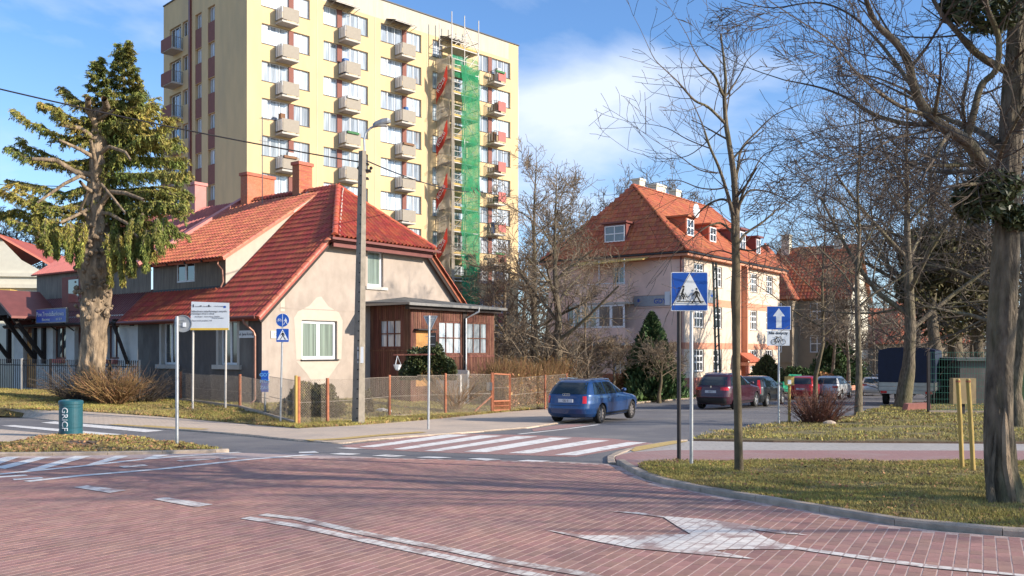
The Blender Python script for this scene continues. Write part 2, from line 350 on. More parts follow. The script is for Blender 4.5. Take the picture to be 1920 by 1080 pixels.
tarp = mat('navy_tarpaulin', (0.005, 0.010, 0.032), 0.55, 0.2, 3, 0.15, 6)
tyre = mat('tyre_rubber', (0.018, 0.016, 0.015), 0.85, 0.2, 20, 0.1)
trimb = mat('black_plastic', (0.018, 0.018, 0.019), 0.6, 0.15, 12)
alloy = mat('alloy_rim', (0.42, 0.42, 0.42), 0.35, 0.1, 9, metal=0.6)
steelrim = mat('dusty_steel_rim', (0.17, 0.15, 0.14), 0.6, 0.2, 9, metal=0.3)
redlamp = mat('red_lamp_glass', (0.50, 0.01, 0.012), 0.15, 0.1, 5, coat=0.8)
plate = mat('number_plate', (0.55, 0.55, 0.57), 0.4, 0.05, 5)
autoglass = mat('car_glass', (0.010, 0.018, 0.022), 0.03, 0.3, 4, spec=0.8)
chrome = mat('chrome', (0.7, 0.7, 0.7), 0.2, 0.05, 5, metal=1.0)
def carpaint(n, c): return mat(n, c, 0.32, 0.1, 3, metal=0.25, coat=0.9, dirt=(c[0] * .5 + .05, c[1] * .5 + .05, c[2] * .5 + .05), dscale=1.2, damt=0.15)
def net_alpha(m, a, scale):
    """woven scaffold net: holes between threads, irregular density"""
    t = m.node_tree; b = t.nodes['Principled BSDF']; co = t.nodes.new('ShaderNodeTexCoord')
    n = t.nodes.new('ShaderNodeTexNoise'); n.inputs['Scale'].default_value = scale; n.inputs['Detail'].default_value = 4; t.links.new(co.outputs['Object'], n.inputs[0])
    r = t.nodes.new('ShaderNodeMapRange'); r.inputs['From Min'].default_value = 0.35; r.inputs['From Max'].default_value = 0.65; r.inputs['To Min'].default_value = a[0]; r.inputs['To Max'].default_value = a[1]
    t.links.new(n.outputs[0], r.inputs['Value'])
    tr = t.nodes.new('ShaderNodeBsdfTranslucent'); tp = t.nodes.new('ShaderNodeBsdfTransparent'); m1 = t.nodes.new('ShaderNodeMixShader'); m2 = t.nodes.new('ShaderNodeMixShader'); m1.inputs[0].default_value = 0.5
    src = b.inputs['Base Color'].links[0].from_socket; t.links.new(src, tr.inputs[0]); t.links.new(b.outputs[0], m1.inputs[1]); t.links.new(tr.outputs[0], m1.inputs[2])
    t.links.new(r.outputs[0], m2.inputs[0]); t.links.new(tp.outputs[0], m2.inputs[1]); t.links.new(m1.outputs[0], m2.inputs[2]); t.links.new(m2.outputs[0], t.nodes['Material Output'].inputs[0])
net_alpha(netgreen, (0.4, 0.85), 0.9); net_alpha(netbeige, (0.6, 0.95), 0.9); net_alpha(bannerred, (0.93, 1.0), 2)
wiremesh = mat('fence_wire', (0.30, 0.25, 0.20), 0.7, 0.2, 8, metal=0.3)
greenwire = mat('green_fence_wire', (0.03, 0.13, 0.09), 0.5, 0.15, 8)
# shadeless-free simple striped text board colours
textdark = mat('dark_print', (0.10, 0.10, 0.12), 0.6, 0.1, 5)
# paving stone pattern on the pavements (fine joints where stones are too small to pick apart)
def joints(m, ang, w, h, mixc, amt=0.5, mort=0.02):
    t = m.node_tree; b = t.nodes['Principled BSDF']; src = b.inputs['Base Color'].links[0].from_socket
    co = t.nodes.new('ShaderNodeTexCoord'); mp = t.nodes.new('ShaderNodeMapping'); mp.inputs['Rotation'].default_value = (0, 0, ang); t.links.new(co.outputs['Object'], mp.inputs[0])
    bt = t.nodes.new('ShaderNodeTexBrick'); bt.inputs['Scale'].default_value = 1.0; bt.inputs['Brick Width'].default_value = w; bt.inputs['Row Height'].default_value = h
    bt.inputs['Mortar Size'].default_value = mort; bt.inputs['Color1'].default_value = (0, 0, 0, 1); bt.inputs['Color2'].default_value = (0.18, 0.18, 0.18, 1); bt.inputs['Mortar'].default_value = (1, 1, 1, 1)
    t.links.new(mp.outputs[0], bt.inputs[0]); x = t.nodes.new('ShaderNodeMix'); x.data_type = 'RGBA'; x.inputs[7].default_value = (*mixc, 1)
    mu = t.nodes.new('ShaderNodeMath'); mu.operation = 'MULTIPLY'; mu.inputs[1].default_value = amt; t.links.new(bt.outputs[0], mu.inputs[0])
    t.links.new(mu.outputs[0], x.inputs[0]); t.links.new(src, x.inputs[6]); t.links.new(x.outputs[2], b.inputs['Base Color'])
joints(slabbeige, 0.35, 0.2, 0.1, (0.30, 0.24, 0.19), 0.55, 0.012)
joints(slabgrey, 0.1, 0.35, 0.35, (0.25, 0.22, 0.2), 0.5, 0.012)
joints(bikered, 0.0, 0.2, 0.1, (0.2, 0.12, 0.11), 0.4, 0.012)
BA = math.atan2(0.886, 0.46)
joints(paver_far, -BA, 0.2, 0.105, (0.48, 0.36, 0.31), 0.75, 0.011)
joints(paintd, -BA, 0.2, 0.105, (0.30, 0.19, 0.16), 0.7, 0.008)
joints(paint, -BA, 0.2, 0.105, (0.42, 0.36, 0.33), 0.5, 0.006)
# ================================================================= GROUND, ROADS, PAVEMENTS
rng = np.random.default_rng(7); rnd = random.Random(11)
def vnoise(x, y, s=1.0, seed=0.0):
    x = np.asarray(x, float) * s + seed; y = np.asarray(y, float) * s - seed * 1.7
    return (np.sin(x * 1.3 + 1.9 * np.sin(y * 0.9 + seed)) + np.sin(y * 1.7 + 1.5 * np.sin(x * 1.1 + 2)) + 0.5 * np.sin(x * 3.1 + y * 2.3)+ 0.35 * np.sin(x * 5.7 - y * 4.9 + seed)) / 2.85
def flat(name, pts, up, m, px=True):
    P = [G(a, b, up) for a, b in pts] if px else [Vector((a, b, gp(a, b) + up)) for a, b in pts]
    o = MB().add(P, [tuple(range(len(P)))]).build(name, m); return o
def plane_slab(name, pts, up, m, px=True, th=0.25):
    P = [G(a, b, up) for a, b in pts] if px else [Vector((a, b, gp(a, b) + up)) for a, b in pts]
    return struct(MB().slab(P, th).build(name, m))
# base terrain, tilted like the street, level beyond 110 m
ys = [-15, 0, 20, 50, 80, 110, 300, 1500]; b = MB()
for i in range(len(ys) - 1):
    b.add([(-1200, ys[i], gp(0, ys[i]) - 0.05), (1200, ys[i], gp(0, ys[i]) - 0.05), (1200, ys[i + 1], gp(0, ys[i + 1]) - 0.05), (-1200, ys[i + 1], gp(0, ys[i + 1]) - 0.05)], [(0, 1, 2, 3)])
struct(b.build('ground', lawn))
struct(flat('street_asphalt', [(-70, 9), (60, 9), (60, 109), (-70, 109)], 0.0, asphalt, px=False))

KERB = [(1165, 877), (1177, 885), (1211, 902), (1254, 913), (1305, 924), (1373, 937), (1454, 949), (1570, 970), (1672, 988), (1766, 1000), (1911, 1011), (2200, 1030), (2700, 1052)]
RED = [(-500, 856), (0, 857), (117, 856), (417, 850), (590, 853), (727, 861), (893, 864.5), (1060, 868.5), (1140, 872)] + KERB
redw = [G(a, b2).xy[:] for a, b2 in RED] + [(14, 6.2), (14, -2), (-14, -2), (-25, 8)]
redw = [(p[0], p[1]) for p in redw]
road = struct(flat('red_paver_road', redw, 0.008, paver_far, px=False))
near = [(-9.2, 4.5), (9.2, 4.5), (9.6, 16.8), (-9.6, 16.8)]
nearp = [(-9.2, 4.5), (9.0, 4.5), (9.0, 11), (-9.6, 11), ]
# individual pavers: rows run towards the street, long joints between the rows
bx, by = math.cos(BA), math.sin(BA)
bw, bh, gap, chz = 0.2, 0.105, 0.006, 0.0014
def bmesh_brick():
    m_ = MB(); a, c = bw / 2 - 0.002, bh / 2 - 0.0048
    top = [(-a + chz, -c + chz, .02), (a - chz, -c + chz, .02), (a - chz, c - chz, .02), (-a + chz, c - chz, .02)]
    bot = [(-a, -c, .006), (a, -c, .006), (a, c, .006), (-a, c, .006)]
    m_.add(top + bot, [(0, 1, 2, 3), (0, 4, 5, 1), (1, 5, 6, 2), (2, 6, 7, 3), (3, 7, 4, 0)]); return m_
I, J = np.meshgrid(np.arange(-160, 160), np.arange(-220, 220)); I = I.ravel(); J = J.ravel()
U = (I + 0.5) * bw - np.where(J % 2 == 0, bw * 0.5, 0); Vv = (J + 0.5) * bh
X = U * bx - Vv * by; Y = U * by + Vv * bx
k = inpoly_np(X, Y, redw) & inpoly_np(X, Y, near); X, Y = X[k], Y[k]
# keep bricks out of the kerb
shr = inpoly_np(X + 0.12, Y + 0.05, redw); X, Y = X[shr], Y[shr]
vis = (np.abs(X) < (Y * 0.70 + 0.6)) & (Y > 5.6)
X, Y = X[vis], Y[vis]
order = np.argsort(np.where((np.abs(X) < Y * 0.565) & (Y > 7.05), Y, 99 + Y)); X, Y = X[order], Y[order]
bm0 = bmesh_brick(); bme = bm0.mesh('brick', paver)
tilt = math.atan(-SL)
for i in range(290):
    o = link('brick', bme, road, (X[i], Y[i], gp(0, Y[i]) + rnd.uniform(-.0006, .0006)), (0, 0, 0)); o.rotation_euler = (tilt * 1, 0, BA)
    o.matrix_local = Matrix.Translation(o.location) @ Matrix.Rotation(tilt, 4, 'X') @ Matrix.Rotation(BA, 4, 'Z')
bv = np.array(bm0.v); bf = np.array(bm0.f); n = len(X) - 290; Xr, Yr = X[290:], Y[290:]
vx = bv[:, 0] * bx - bv[:, 1] * by; vy = bv[:, 0] * by + bv[:, 1] * bx
V_ = np.empty((n, 8, 3)); V_[:, :, 0] = Xr[:, None] + vx; V_[:, :, 1] = Yr[:, None] + vy
V_[:, :, 2] = bv[:, 2] + rng.uniform(-.0007, .0007, (n, 1)) - SL * V_[:, :, 1]
F_ = (bf[None] + (np.arange(n) * 8)[:, None, None]).reshape(-1, 4)
o = link('paver_bricks', npmesh('paver_bricks', V_.reshape(-1, 3), F_, paver, 4), road); o['kind'] = 'stuff'
bed = flat('joint_sand', near, 0.0095, sand_joint, px=False)
# trim bed to the red area
bm = bmesh.new(); bm.from_mesh(bed.data)
bpy.data.objects.remove(bed)
bm.free()
bedp = [(x, y) for x, y in redw]
def clip_poly(P, a, bb, c):   # keep a*x+b*y+c>=0
    out_ = []
    for i in range(len(P)):
        p, q = P[i], P[(i + 1) % len(P)]; dp = a * p[0] + bb * p[1] + c; dq = a * q[0] + bb * q[1] + c
        if dp >= 0: out_.append(p)
        if (dp >= 0) != (dq >= 0):
            t = dp / (dp - dq); out_.append((p[0] + (q[0] - p[0]) * t, p[1] + (q[1] - p[1]) * t))
    return out_
for c_ in ((1, 0, 9.5), (-1, 0, 9.4), (0, 1, -5.7), (-1, .70, .5), (1, .70, .5)): bedp = clip_poly(bedp, *c_)
o = flat('joint_sand', bedp, 0.0186, sand_joint, px=False); o.parent = road; o['kind'] = 'stuff'

# ---- kerbs made of single stones
def resample(P, step):
    P = [Vector(p) for p in P]; out_ = [P[0]]; carry = 0
    for a, c in zip(P[:-1], P[1:]):
        Ls = (c - a).length; t = step - carry
        while t < Ls: out_.append(a + (c - a) * (t / Ls)); t += step
        carry = Ls - (t - step)
    out_.append(P[-1]); return out_
def kerb(name, pts, w=0.15, h=0.11, stone=1.0, side=1, m=kerbm, px=True):
    """row of kerb stones along pts; side=+1 puts the width on the left of the walking direction"""
    P = [G(a, b_) for a, b_ in pts] if px else [Vector((a, b_, gp(a, b_))) for a, b_ in pts]
    Rs = resample(P, stone); root = None
    for i in range(len(Rs) - 1):
        a, c = Rs[i], Rs[i + 1]
        if (c - a).length < 0.15: continue
        t = (c - a).normalized(); nn = Vector((-t.y, t.x, 0)) * side
        t2 = t * 0.004; m_ = MB(); up = Vector((0, 0, 1)); ch = 0.02
        A, C_ = a + t2, c - t2
        prof = [(0, -0.2), (0, h - ch), (ch, h), (w, h), (w, -0.2)]
        L0 = [A + nn * x + up * z for x, z in prof]; L1 = [C_ + nn * x + up * z for x, z in prof]; q = len(prof)
        m_.add(L0 + L1, [(j, j + 1, j + 1 + q, j + q) for j in range(q - 1)] + [tuple(range(q)), tuple(range(2 * q - 1, q - 1, -1))])
        if root is None: root = struct(m_.build(name, m))
        else: m_.build('kerb_stone', m, root)
    return root
kerb('kerb', [(1290, 827), (1225, 836), (1180, 846), (1156, 856), (1150, 862), (1156, 871)], h=0.035, w=0.14, side=-1)
kerb('kerb_by_lawn', [(1156, 871)] + KERB, side=1, w=.13, h=.09)
plane_slab('grey_path', [(1290, 829), (1450, 832), (1920, 835), (3600, 838), (3600, 848), (1920, 848), (1250, 847), (1185, 851), (1158, 857), (1185, 847), (1230, 837)], 0.030, slabgrey)
plane_slab('red_bike_path', [(1158, 857), (1185, 851), (1250, 847), (1920, 848), (3600, 848), (3600, 873), (1920, 873), (1500, 872), (1260, 871.5), (1215, 874), (1200, 884), (1172, 878), (1160, 872), (1153, 862)], 0.034, bikered)
struct(flat('tactile_strip', [(1189, 850), (1290, 830.5), (1262, 829.5), (1192, 841), (1183, 848)], 0.040, tactile))

# ---- lawns
def lawn_h(x, y, top=0.10, amp=0.035): return -SL * np.minimum(y, 110) + top + amp * vnoise(x, y, 1.6, 2.0)
def edge_dist(x, y, P):
    d = 1e9
    for i in range(len(P)):
        a, c = P[i], P[(i + 1) % len(P)]; vx_, vy_ = c[0] - a[0], c[1] - a[1]; L2 = vx_ * vx_ + vy_ * vy_ + 1e-9
        t = max(0, min(1, ((x - a[0]) * vx_ + (y - a[1]) * vy_) / L2)); d = min(d, math.hypot(x - a[0] - vx_ * t, y - a[1] - vy_ * t))
    return d
def lawn_patch(name, poly, step, amp=0.035, top=0.10, m=lawn):
    bm = bmesh.new(); vs = [bm.verts.new((x, y, 0)) for x, y in poly]; bm.faces.new(vs)
    x0, x1 = min(p[0] for p in poly), max(p[0] for p in poly); y0, y1 = min(p[1] for p in poly), max(p[1] for p in poly)
    def cut(co, no): bmesh.ops.bisect_plane(bm, geom=bm.verts[:] + bm.edges[:] + bm.faces[:], plane_co=co, plane_no=no)
    x = x0 + step
    while x < x1: cut((x, 0, 0), (1, 0, 0)); x += step
    y = y0 + step
    while y < y1: cut((0, y, 0), (0, 1, 0)); y += step
    for v in bm.verts:
        e = min(1, edge_dist(v.co.x, v.co.y, poly) / 0.5)
        v.co.z = gp(v.co.x, v.co.y) + top + amp * e * float(vnoise(v.co.x, v.co.y, 1.6, 2.0)) + 0.03 * (e - 1)
    me = bpy.data.meshes.new(name); bm.to_mesh(me); bm.free(); me.materials.append(m)
    me.polygons.foreach_set('use_smooth', [True] * len(me.polygons))
    o = link(name, me); struct(o)
    b_ = MB(); nP = len(poly)
    tp = [(x, y, gp(x, y) + top - 0.03) for x, y in poly]; bt = [(x, y, gp(x, y) - 0.3) for x, y in poly]
    b_.add(tp + bt, [(i, (i + 1) % nP, (i + 1) % nP + nP, i + nP) for i in range(nP)]); b_.build('lawn_edge', soil, o)
    return o
def gx(L): return [tuple(G(a, c).xy) for a, c in L]
NEARL = gx([(1196, 881), (1216, 899), (1260, 910.5), (1310, 921.5), (1378, 934.5), (1458, 946.5), (1573, 966.5), (1675, 984.5), (1768, 996), (1915, 1007), (2200, 1025), (2700, 1045), (3300, 1050), (3300, 873.5), (1920, 873.5), (1500, 872.5), (1260, 872), (1216, 875)])
lawn_patch('near_lawn', NEARL, 0.4)
tst = G(1660, 765); far_edge = [(tst.x + 0.6 * t, tst.y + 0.8 * t) for t in (6, 30, 75)]
MOUND = gx([(1300, 829), (1312, 821.5), (1345, 815), (1400, 807), (1450, 799), (1540, 791), (1598, 785), (1612, 777)]) + [(tst.x, tst.y)] + far_edge + [(140, 109), (140, 30)] + gx([(3600, 837.5), (1920, 834.5), (1450, 831.5)])
lawn_patch('far_lawn', MOUND, 2.0, 0.05)
ISL = gx([(-300, 839), (0, 837), (67, 828), (105, 818.5), (150, 818), (233, 825), (330, 838), (400, 846), (417, 848.2), (400, 849.8), (267, 852.5), (117, 854.5), (-300, 855.5)])
lawn_patch('traffic_island', ISL, 0.5, 0.05, 0.09, soil)
kerb('kerb_of_island', [(-300, 857), (0, 856.8), (117, 856.2), (267, 854), (400, 851), (430, 848.6)], h=0.08, w=0.13, side=1)
plane_slab('crossing_refuge', [(-300, 803), (0, 806), (110, 816), (104, 819.5), (66, 829), (0, 838), (-300, 840)], 0.02, slabbeige)
STREETL = [(1195, 757), (1310, 747), (1400, 742), (1480, 738), (1560, 733), (1640, 729)]
pink_g = gx(STREETL) + [(52, 108), (20, 108), (6, 60)] + gx([(1195, 744)])
lawn_patch('verge_by_pink_house', pink_g, 2.5, 0.04, 0.08)
kerb('kerb_across_street', STREETL, h=0.10, w=0.15, side=1)

# ---- left side: pavement, verge and raised gardens as one lofted strip each
def pt(px, py, d): return W(px, py, d)
A_ = [pt(-400, 760, 33), pt(-150, 763, 33), pt(0, 766, 33.5), pt(150, 771, 33), pt(300, 781, 32), pt(380, 788, 30.7), pt(470, 796, 28.8), pt(560, 803, 26.7), G(650, 800.5, .03), G(740, 794, .03), G(830, 786, .03), G(925, 776, .03), G(1000, 769, .03), G(1060, 760, .03), G(1130, 753, .03), G(1195, 747, .03)]
B_ = [pt(-400, 731, 42), pt(-150, 731, 42), pt(0, 731, 41), pt(120, 733, 40.5), pt(250, 741, 39.5), pt(339, 752, 37.5), pt(450, 766, 34), pt(555, 797, 28.3), pt(614, 794, 29), pt(730, 781, 33), pt(835, 777, 35.2), pt(923, 774.5, 37), pt(1022, 764, 41), pt(1062, 756, 44.5), pt(1130, 750, 50), pt(1190, 744, 56)]
Cl = [(0, 40), (0, 30), (0, 22), (0, 15), (0, 11), (0, 6), (0, 2), (0, 0), (4, 0), (7, 0), (10, 0), (12.8, 0), (18, 2), (22, 2), (30, 6), (36, 10)]
C_ = [BF.w(x, y, -0.5 if i < 12 else -0.9) for i, (x, y) in enumerate(Cl)]
D_ = [BF.w(x + 14, y + 60, -2.2) if i < 7 else BF.w(x + 35, y + 12, -1.6) for i, (x, y) in enumerate(Cl)]
FR = [G(-400, 772, .03), G(-150, 775, .03), G(0, 779, .03), G(160, 795, .03), G(330, 807, .03), G(400, 812, .03), G(480, 820, .03), G(560, 828, .03), G(640, 832.5, .03), G(773, 820, .03), G(870, 813, .03), G(993, 803, .03), G(1045, 795, .03), G(1100, 784, .03), G(1150, 771, .03), G(1195, 757, .03)]
def loft(name, rows, m, sub=3, bump=0.0, skirt=True):
    b_ = MB(); R_ = []
    for i in range(len(rows) - 1):
        for s_ in range(sub):
            t = s_ / sub; R_.append([a.lerp(c, t) for a, c in zip(rows[i], rows[i + 1])])
    R_.append([p.copy() for p in rows[-1]])
    out_ = []
    for r in R_:
        q = []
        for a, c in zip(r[:-1], r[1:]):
            q += [a.lerp(c, t / 3) for t in range(3)]
        q.append(r[-1]); out_.append(q)
    w_ = len(out_[0]); vs = []
    for i, r in enumerate(out_):
        for p in r: vs.append((p.x, p.y, p.z + (bump * float(vnoise(p.x, p.y, 1.1, 1)) if 0 < i < len(out_) - 1 else 0)))
    b_.add(vs, [(i * w_ + j, i * w_ + j + 1, (i + 1) * w_ + j + 1, (i + 1) * w_ + j) for i in range(len(out_) - 1) for j in range(w_ - 1)])
    if skirt:
        r = out_[0]; b_.add([tuple(p) for p in r] + [(p.x, p.y, p.z - .3) for p in r], [(j, j + 1, j + 1 + w_, j + w_) for j in range(w_ - 1)])
    b_.smooth = True
    o = b_.build(name, m); struct(o); return o, np.array(vs)
pav, _ = loft('beige_pavement', [FR, A_], slabbeige, 2)
verge, _vv = loft('grass_verge', [[p + Vector((0, 0, .02)) for p in A_], B_], lawn, 3, 0.03)
garden, _gv = loft('house_garden', [B_, C_, D_], lawn, 4, 0.04, False)
kerb('kerb_by_pavement', [(330, 807), (433, 815), (560, 828), (640, 832.5), (773, 820), (870, 813), (993, 803), (1045, 795)], h=0.045, w=0.10, side=1, stone=1.0)
from mathutils.bvhtree import BVHTree
def bvh(o): return BVHTree.FromPolygons([v.co[:] for v in o.data.vertices], [p.vertices[:] for p in o.data.polygons])
BV = [bvh(o) for o in (verge, garden, pav)]
def gz(x, y):
    best = gp(x, y)
    for b_ in BV:
        h = b_.ray_cast(Vector((x, y, 30)), Vector((0, 0, -1)))
        if h[0] is not None: best = max(best, h[0].z)
    return best
# low wall along the fence where the garden is held up
b = MB()
for p, q in ((B_[5], B_[6]), (B_[6], B_[7]), (B_[7], B_[8]), (B_[8], B_[9]), (B_[9], B_[10]), (B_[10], B_[11])):
    t = (q - p).normalized(); nn = Vector((-t.y, t.x, 0)) * 0.05
    h = 0.12 if p.x < B_[7].x - .1 else 0.05
    b.add([p - nn + Vector((0, 0, h)), q - nn + Vector((0, 0, h)), q + nn + Vector((0, 0, h)), p + nn + Vector((0, 0, h)), p - nn - Vector((0, 0, .3)), q - nn - Vector((0, 0, .3)), q + nn - Vector((0, 0, .3)), p + nn - Vector((0, 0, .3))],
          [(0, 1, 2, 3), (0, 4, 5, 1), (1, 5, 6, 2), (2, 6, 7, 3), (3, 7, 4, 0)])
tag(b.build('garden_edging', kerbm), 'low concrete edging under the wire mesh fence of the beige house', 'edging')

# ---- painted markings (thin sheets on the road)
mk = []
def mark(name, quads, up=0.027, m=paintd):
    b_ = MB()
    for q in quads: b_.add([G(x, y, up) for x, y in q], [tuple(range(len(q)))])
    return struct(b_.build(name, m))
def stripe(P, w, up, closed=False):
    """ribbon of real width w metres along pixel polyline P"""
    Q = [G(x, y, up) for x, y in P]; vs = []
    for i, p in enumerate(Q):
        t = (Q[min(i + 1, len(Q) - 1)] - Q[max(i - 1, 0)]); t.z = 0; t.normalize(); nn = Vector((-t.y, t.x, 0)) * w / 2
        vs += [p - nn, p + nn]
    return vs, [(2 * i, 2 * i + 2, 2 * i + 3, 2 * i + 1) for i in range(len(Q) - 1)]
def line(name, Ps, w, up=0.027, m=paintd):
    b_ = MB()
    for P in Ps: b_.add(*stripe(P, w, up))
    return struct(b_.build(name, m))
mark('hatch_marking', [[(-120, 868), (-50, 857.5), (-25, 857.5), (-90, 872)], [(-40, 872), (12, 859), (38, 859), (-10, 876)], [(72, 859), (97, 859), (10, 882), (-12, 880)], [(140, 857.5), (172, 857.5), (76, 884), (45, 886)], [(217, 857), (245, 857), (182, 874), (160, 875)], [(290, 855.5), (318, 855.5), (283, 863), (263, 865)]], m=paint)
line('edge_lines', [[(-200, 906), (0, 892), (150, 877), (267, 864), (350, 857), (450, 850.5)], [(-60, 902), (0, 897.5), (50, 894)], [(25, 902.5), (80, 899)]], 0.16, m=paint)
line('lane_line', [[(50, 906), (150, 895), (300, 882.5), (467, 864), (587, 854.5)]], 0.17, m=paint)
mark('dash_marking', [[(137, 917), (163, 913.5), (238, 923), (207, 928)], [(287, 940), (310, 936), (400, 950), (368, 955)], [(222, 877), (270, 873.5), (278, 876), (232, 880)], [(330, 866), (400, 861), (405, 863.5), (340, 868.5)], [(410, 862), (440, 859), (446, 861), (416, 864)]])
line('double_line', [[(492, 969), (560, 977), (693, 1007), (827, 1033), (960, 1060), (1093, 1082), (1200, 1110)], [(460, 975), (560, 991), (693, 1020), (827, 1048), (940, 1072), (1040, 1092)]], 0.13)
ar = [(90, 520), (230, 527), (330, 543), (550, 560), (700, 582), (840, 606), (975, 629), (840, 620), (715, 601), (790, 640), (850, 662), (945, 684), (1200, 718), (1500, 760), (1850, 797), (2000, 812), (1990, 820), (1480, 772), (1190, 732), (930, 693), (870, 692), (640, 691), (560, 697), (650, 716), (750, 736), (640, 728), (370, 702), (200, 686), (60, 660), (-30, 640), (-180, 605), (0, 630), (200, 628), (460, 625), (400, 590), (340, 550), (230, 535)]
mark('arrow_marking', [[(1100 + x / 2.3415, 740 + y / 2.3415) for x, y in ar]])
zs = [[(673, 838.5), (700, 839.3), (882, 816), (838, 815)], [(733, 843), (760, 843.5), (943, 817.5), (900, 816.8)], [(795, 846), (823, 846.5), (1008, 819), (968, 818.5)], [(870, 847.5), (913, 848.5), (1073, 821.6), (1032, 821)], [(953, 850), (995, 851), (1143, 826.5), (1107, 825.5)], [(1040, 853.5), (1080, 854.5), (1213, 830), (1177, 829.8)]]
struct(flat('red_crossing', [(640, 836), (660, 841), (800, 848), (1080, 857), (1225, 831.5), (1150, 823), (1000, 816), (830, 813)], 0.004, paver_far))
mark('zebra_crossing', zs, 0.009, paint)
ds = [[(627, 841), (650, 839.5), (687, 841.5), (664, 843)], [(560, 848), (590, 846.5), (598, 849.5), (560, 850.5)], [(617, 852), (640, 850), (677, 851.6), (655, 854)], [(697, 855), (725, 853), (762, 855.5), (735, 857.5)], [(780, 858.5), (805, 856.5), (847, 858.5), (822, 860.5)], [(877, 861), (900, 859.5), (940, 862), (912, 864)], [(968, 865), (990, 863), (1033, 865), (1010, 867)]]
mark('yield_dashes', ds, 0.009, paint)
mark('left_zebra', [[(77, 793), (103, 790.5), (307, 808), (273, 811)], [(0, 798.5), (27, 797.5), (230, 815), (193, 817.5)], [(-200, 785), (-160, 783), (0, 797), (-30, 800)]], 0.009, paint)
line('street_edge_line', [[(973, 814.5), (1060, 805), (1123, 796.5)]], 0.12, 0.009, paint)
mark('red_street_patch', [[(997, 804.5), (1050, 797), (1070, 796), (1110, 796.5), (1060, 803), (1000, 809)]], 0.006, paver_far)
struct(MB().add(*stripe([(577, 829), (640, 826), (700, 820), (793, 813)], 0.35, 0.048)).build('tactile_paving', tactile))
struct(MB().add(*stripe([(215, 797.5), (300, 803), (383, 807.5)], 0.4, 0.042)).build('tactile_paving', tactile))
# ================================================================= BUILDING HELPERS
def fmap(face, off, a, z, d):
    """facade coordinates (a along, z up, d inward) to building-local coordinates"""
    return (a, off + d, z) if face == 'u' else (off + d, a, z)
def wall(parent, name, face, off, a0, a1, z0, z1, ops, m, depth=0.16, poly=None, rm=None):
    """wall sheet with real openings and their reveals; ops = [(a0,a1,z0,z1)]"""
    As = sorted({a0, a1} | {round(v, 4) for o in ops for v in o[:2] if a0 < v < a1}); Zs = sorted({z0, z1} | {round(v, 4) for o in ops for v in o[2:4] if z0 < v < z1})
    b = MB()
    for i in range(len(As) - 1):
        for j in range(len(Zs) - 1):
            ca, cz = (As[i] + As[i + 1]) / 2, (Zs[j] + Zs[j + 1]) / 2
            if any(o[0] < ca < o[1] and o[2] < cz < o[3] for o in ops): continue
            q = [(As[i], Zs[j]), (As[i + 1], Zs[j]), (As[i + 1], Zs[j + 1]), (As[i], Zs[j + 1])]
            if poly:
                n = len(poly)
                for k_ in range(n):
                    p, r = poly[k_], poly[(k_ + 1) % n]; A_x, B_x = -(r[1] - p[1]), (r[0] - p[0]); q = clip_poly(q, A_x, B_x, -(A_x * p[0] + B_x * p[1]))
                    if len(q) < 3: break
                if len(q) < 3: continue
            b.add([fmap(face, off, x, z, 0) for x, z in q], [tuple(range(len(q)))])
    for o in ops:
        c = [(o[0], o[2]), (o[1], o[2]), (o[1], o[3]), (o[0], o[3])]
        b.add([fmap(face, off, x, z, 0) for x, z in c] + [fmap(face, off, x, z, depth) for x, z in c], [(k_, (k_ + 1) % 4, (k_ + 1) % 4 + 4, k_ + 4) for k_ in range(4)], 1 if rm else 0)
    return b.build(name, [m, rm] if rm else m, parent)
WC = {}
def window(parent, face, off, a0, a1, z0, z1, dep=0.14, cols=2, rows=1, fr=0.06, bar=0.05, fm=None, gm=None, sill=None, name='window', casing=None, split=None):
    """glazed window in an opening: frame object with a pane child"""
    fm = fm or whitef; gm = gm or glass
    w, h = a1 - a0, z1 - z0; key = (round(w, 3), round(h, 3), cols, rows, fr, bar, fm.name, gm.name, str(sill), str(split))
    if key not in WC:
        b = MB(); t = 0.06
        b.box(0, fr, 0, t, 0, h); b.box(w - fr, w, 0, t, 0, h); b.box(fr, w - fr, 0, t, 0, fr); b.box(fr, w - fr, 0, t, h - fr, h)
        xs = [w * k_ / cols for k_ in range(1, cols)]
        for x in xs: b.box(x - bar / 2, x + bar / 2, -.004, t - .004, fr, h - fr)
        zs_ = split or [h * k_ / rows for k_ in range(1, rows)]
        edges = [fr] + [v for x in xs for v in (x - bar / 2, x + bar / 2)] + [w - fr]
        for z in zs_:
            for k_ in range(0, len(edges), 2): b.box(edges[k_], edges[k_ + 1], -.002, t - .006, z - bar / 2, z + bar / 2)
        mf = b.mesh('window', fm)
        g = MB().box(0.01, w - .01, t - .025, t - .012, 0.01, h - .01); mg = g.mesh('pane', gm)
        ms = None
        if sill: ms = MB().box(-.06, w + .06, -dep - 0.07, 0.0, -.05, 0).mesh('sill', sill if not isinstance(sill, bool) else concl)
        WC[key] = (mf, mg, ms)
    mf, mg, ms = WC[key]
    if face == 'u': loc, rot = (a0, off + dep, z0), (0, 0, 0)
    else: loc, rot = (off + dep, a1, z0), (0, 0, -math.pi / 2)
    o = link(name, mf, parent, loc, rot); link('pane', mg, o)
    if ms: link('sill', ms, o)
    return o
def lbox(parent, name, face, off, a0, a1, d0, d1, z0, z1, m):
    p, q = fmap(face, off, a0, z0, d0), fmap(face, off, a1, z1, d1)
    return MB().box(p[0], q[0], p[1], q[1], z0, z1).build(name, m, parent)

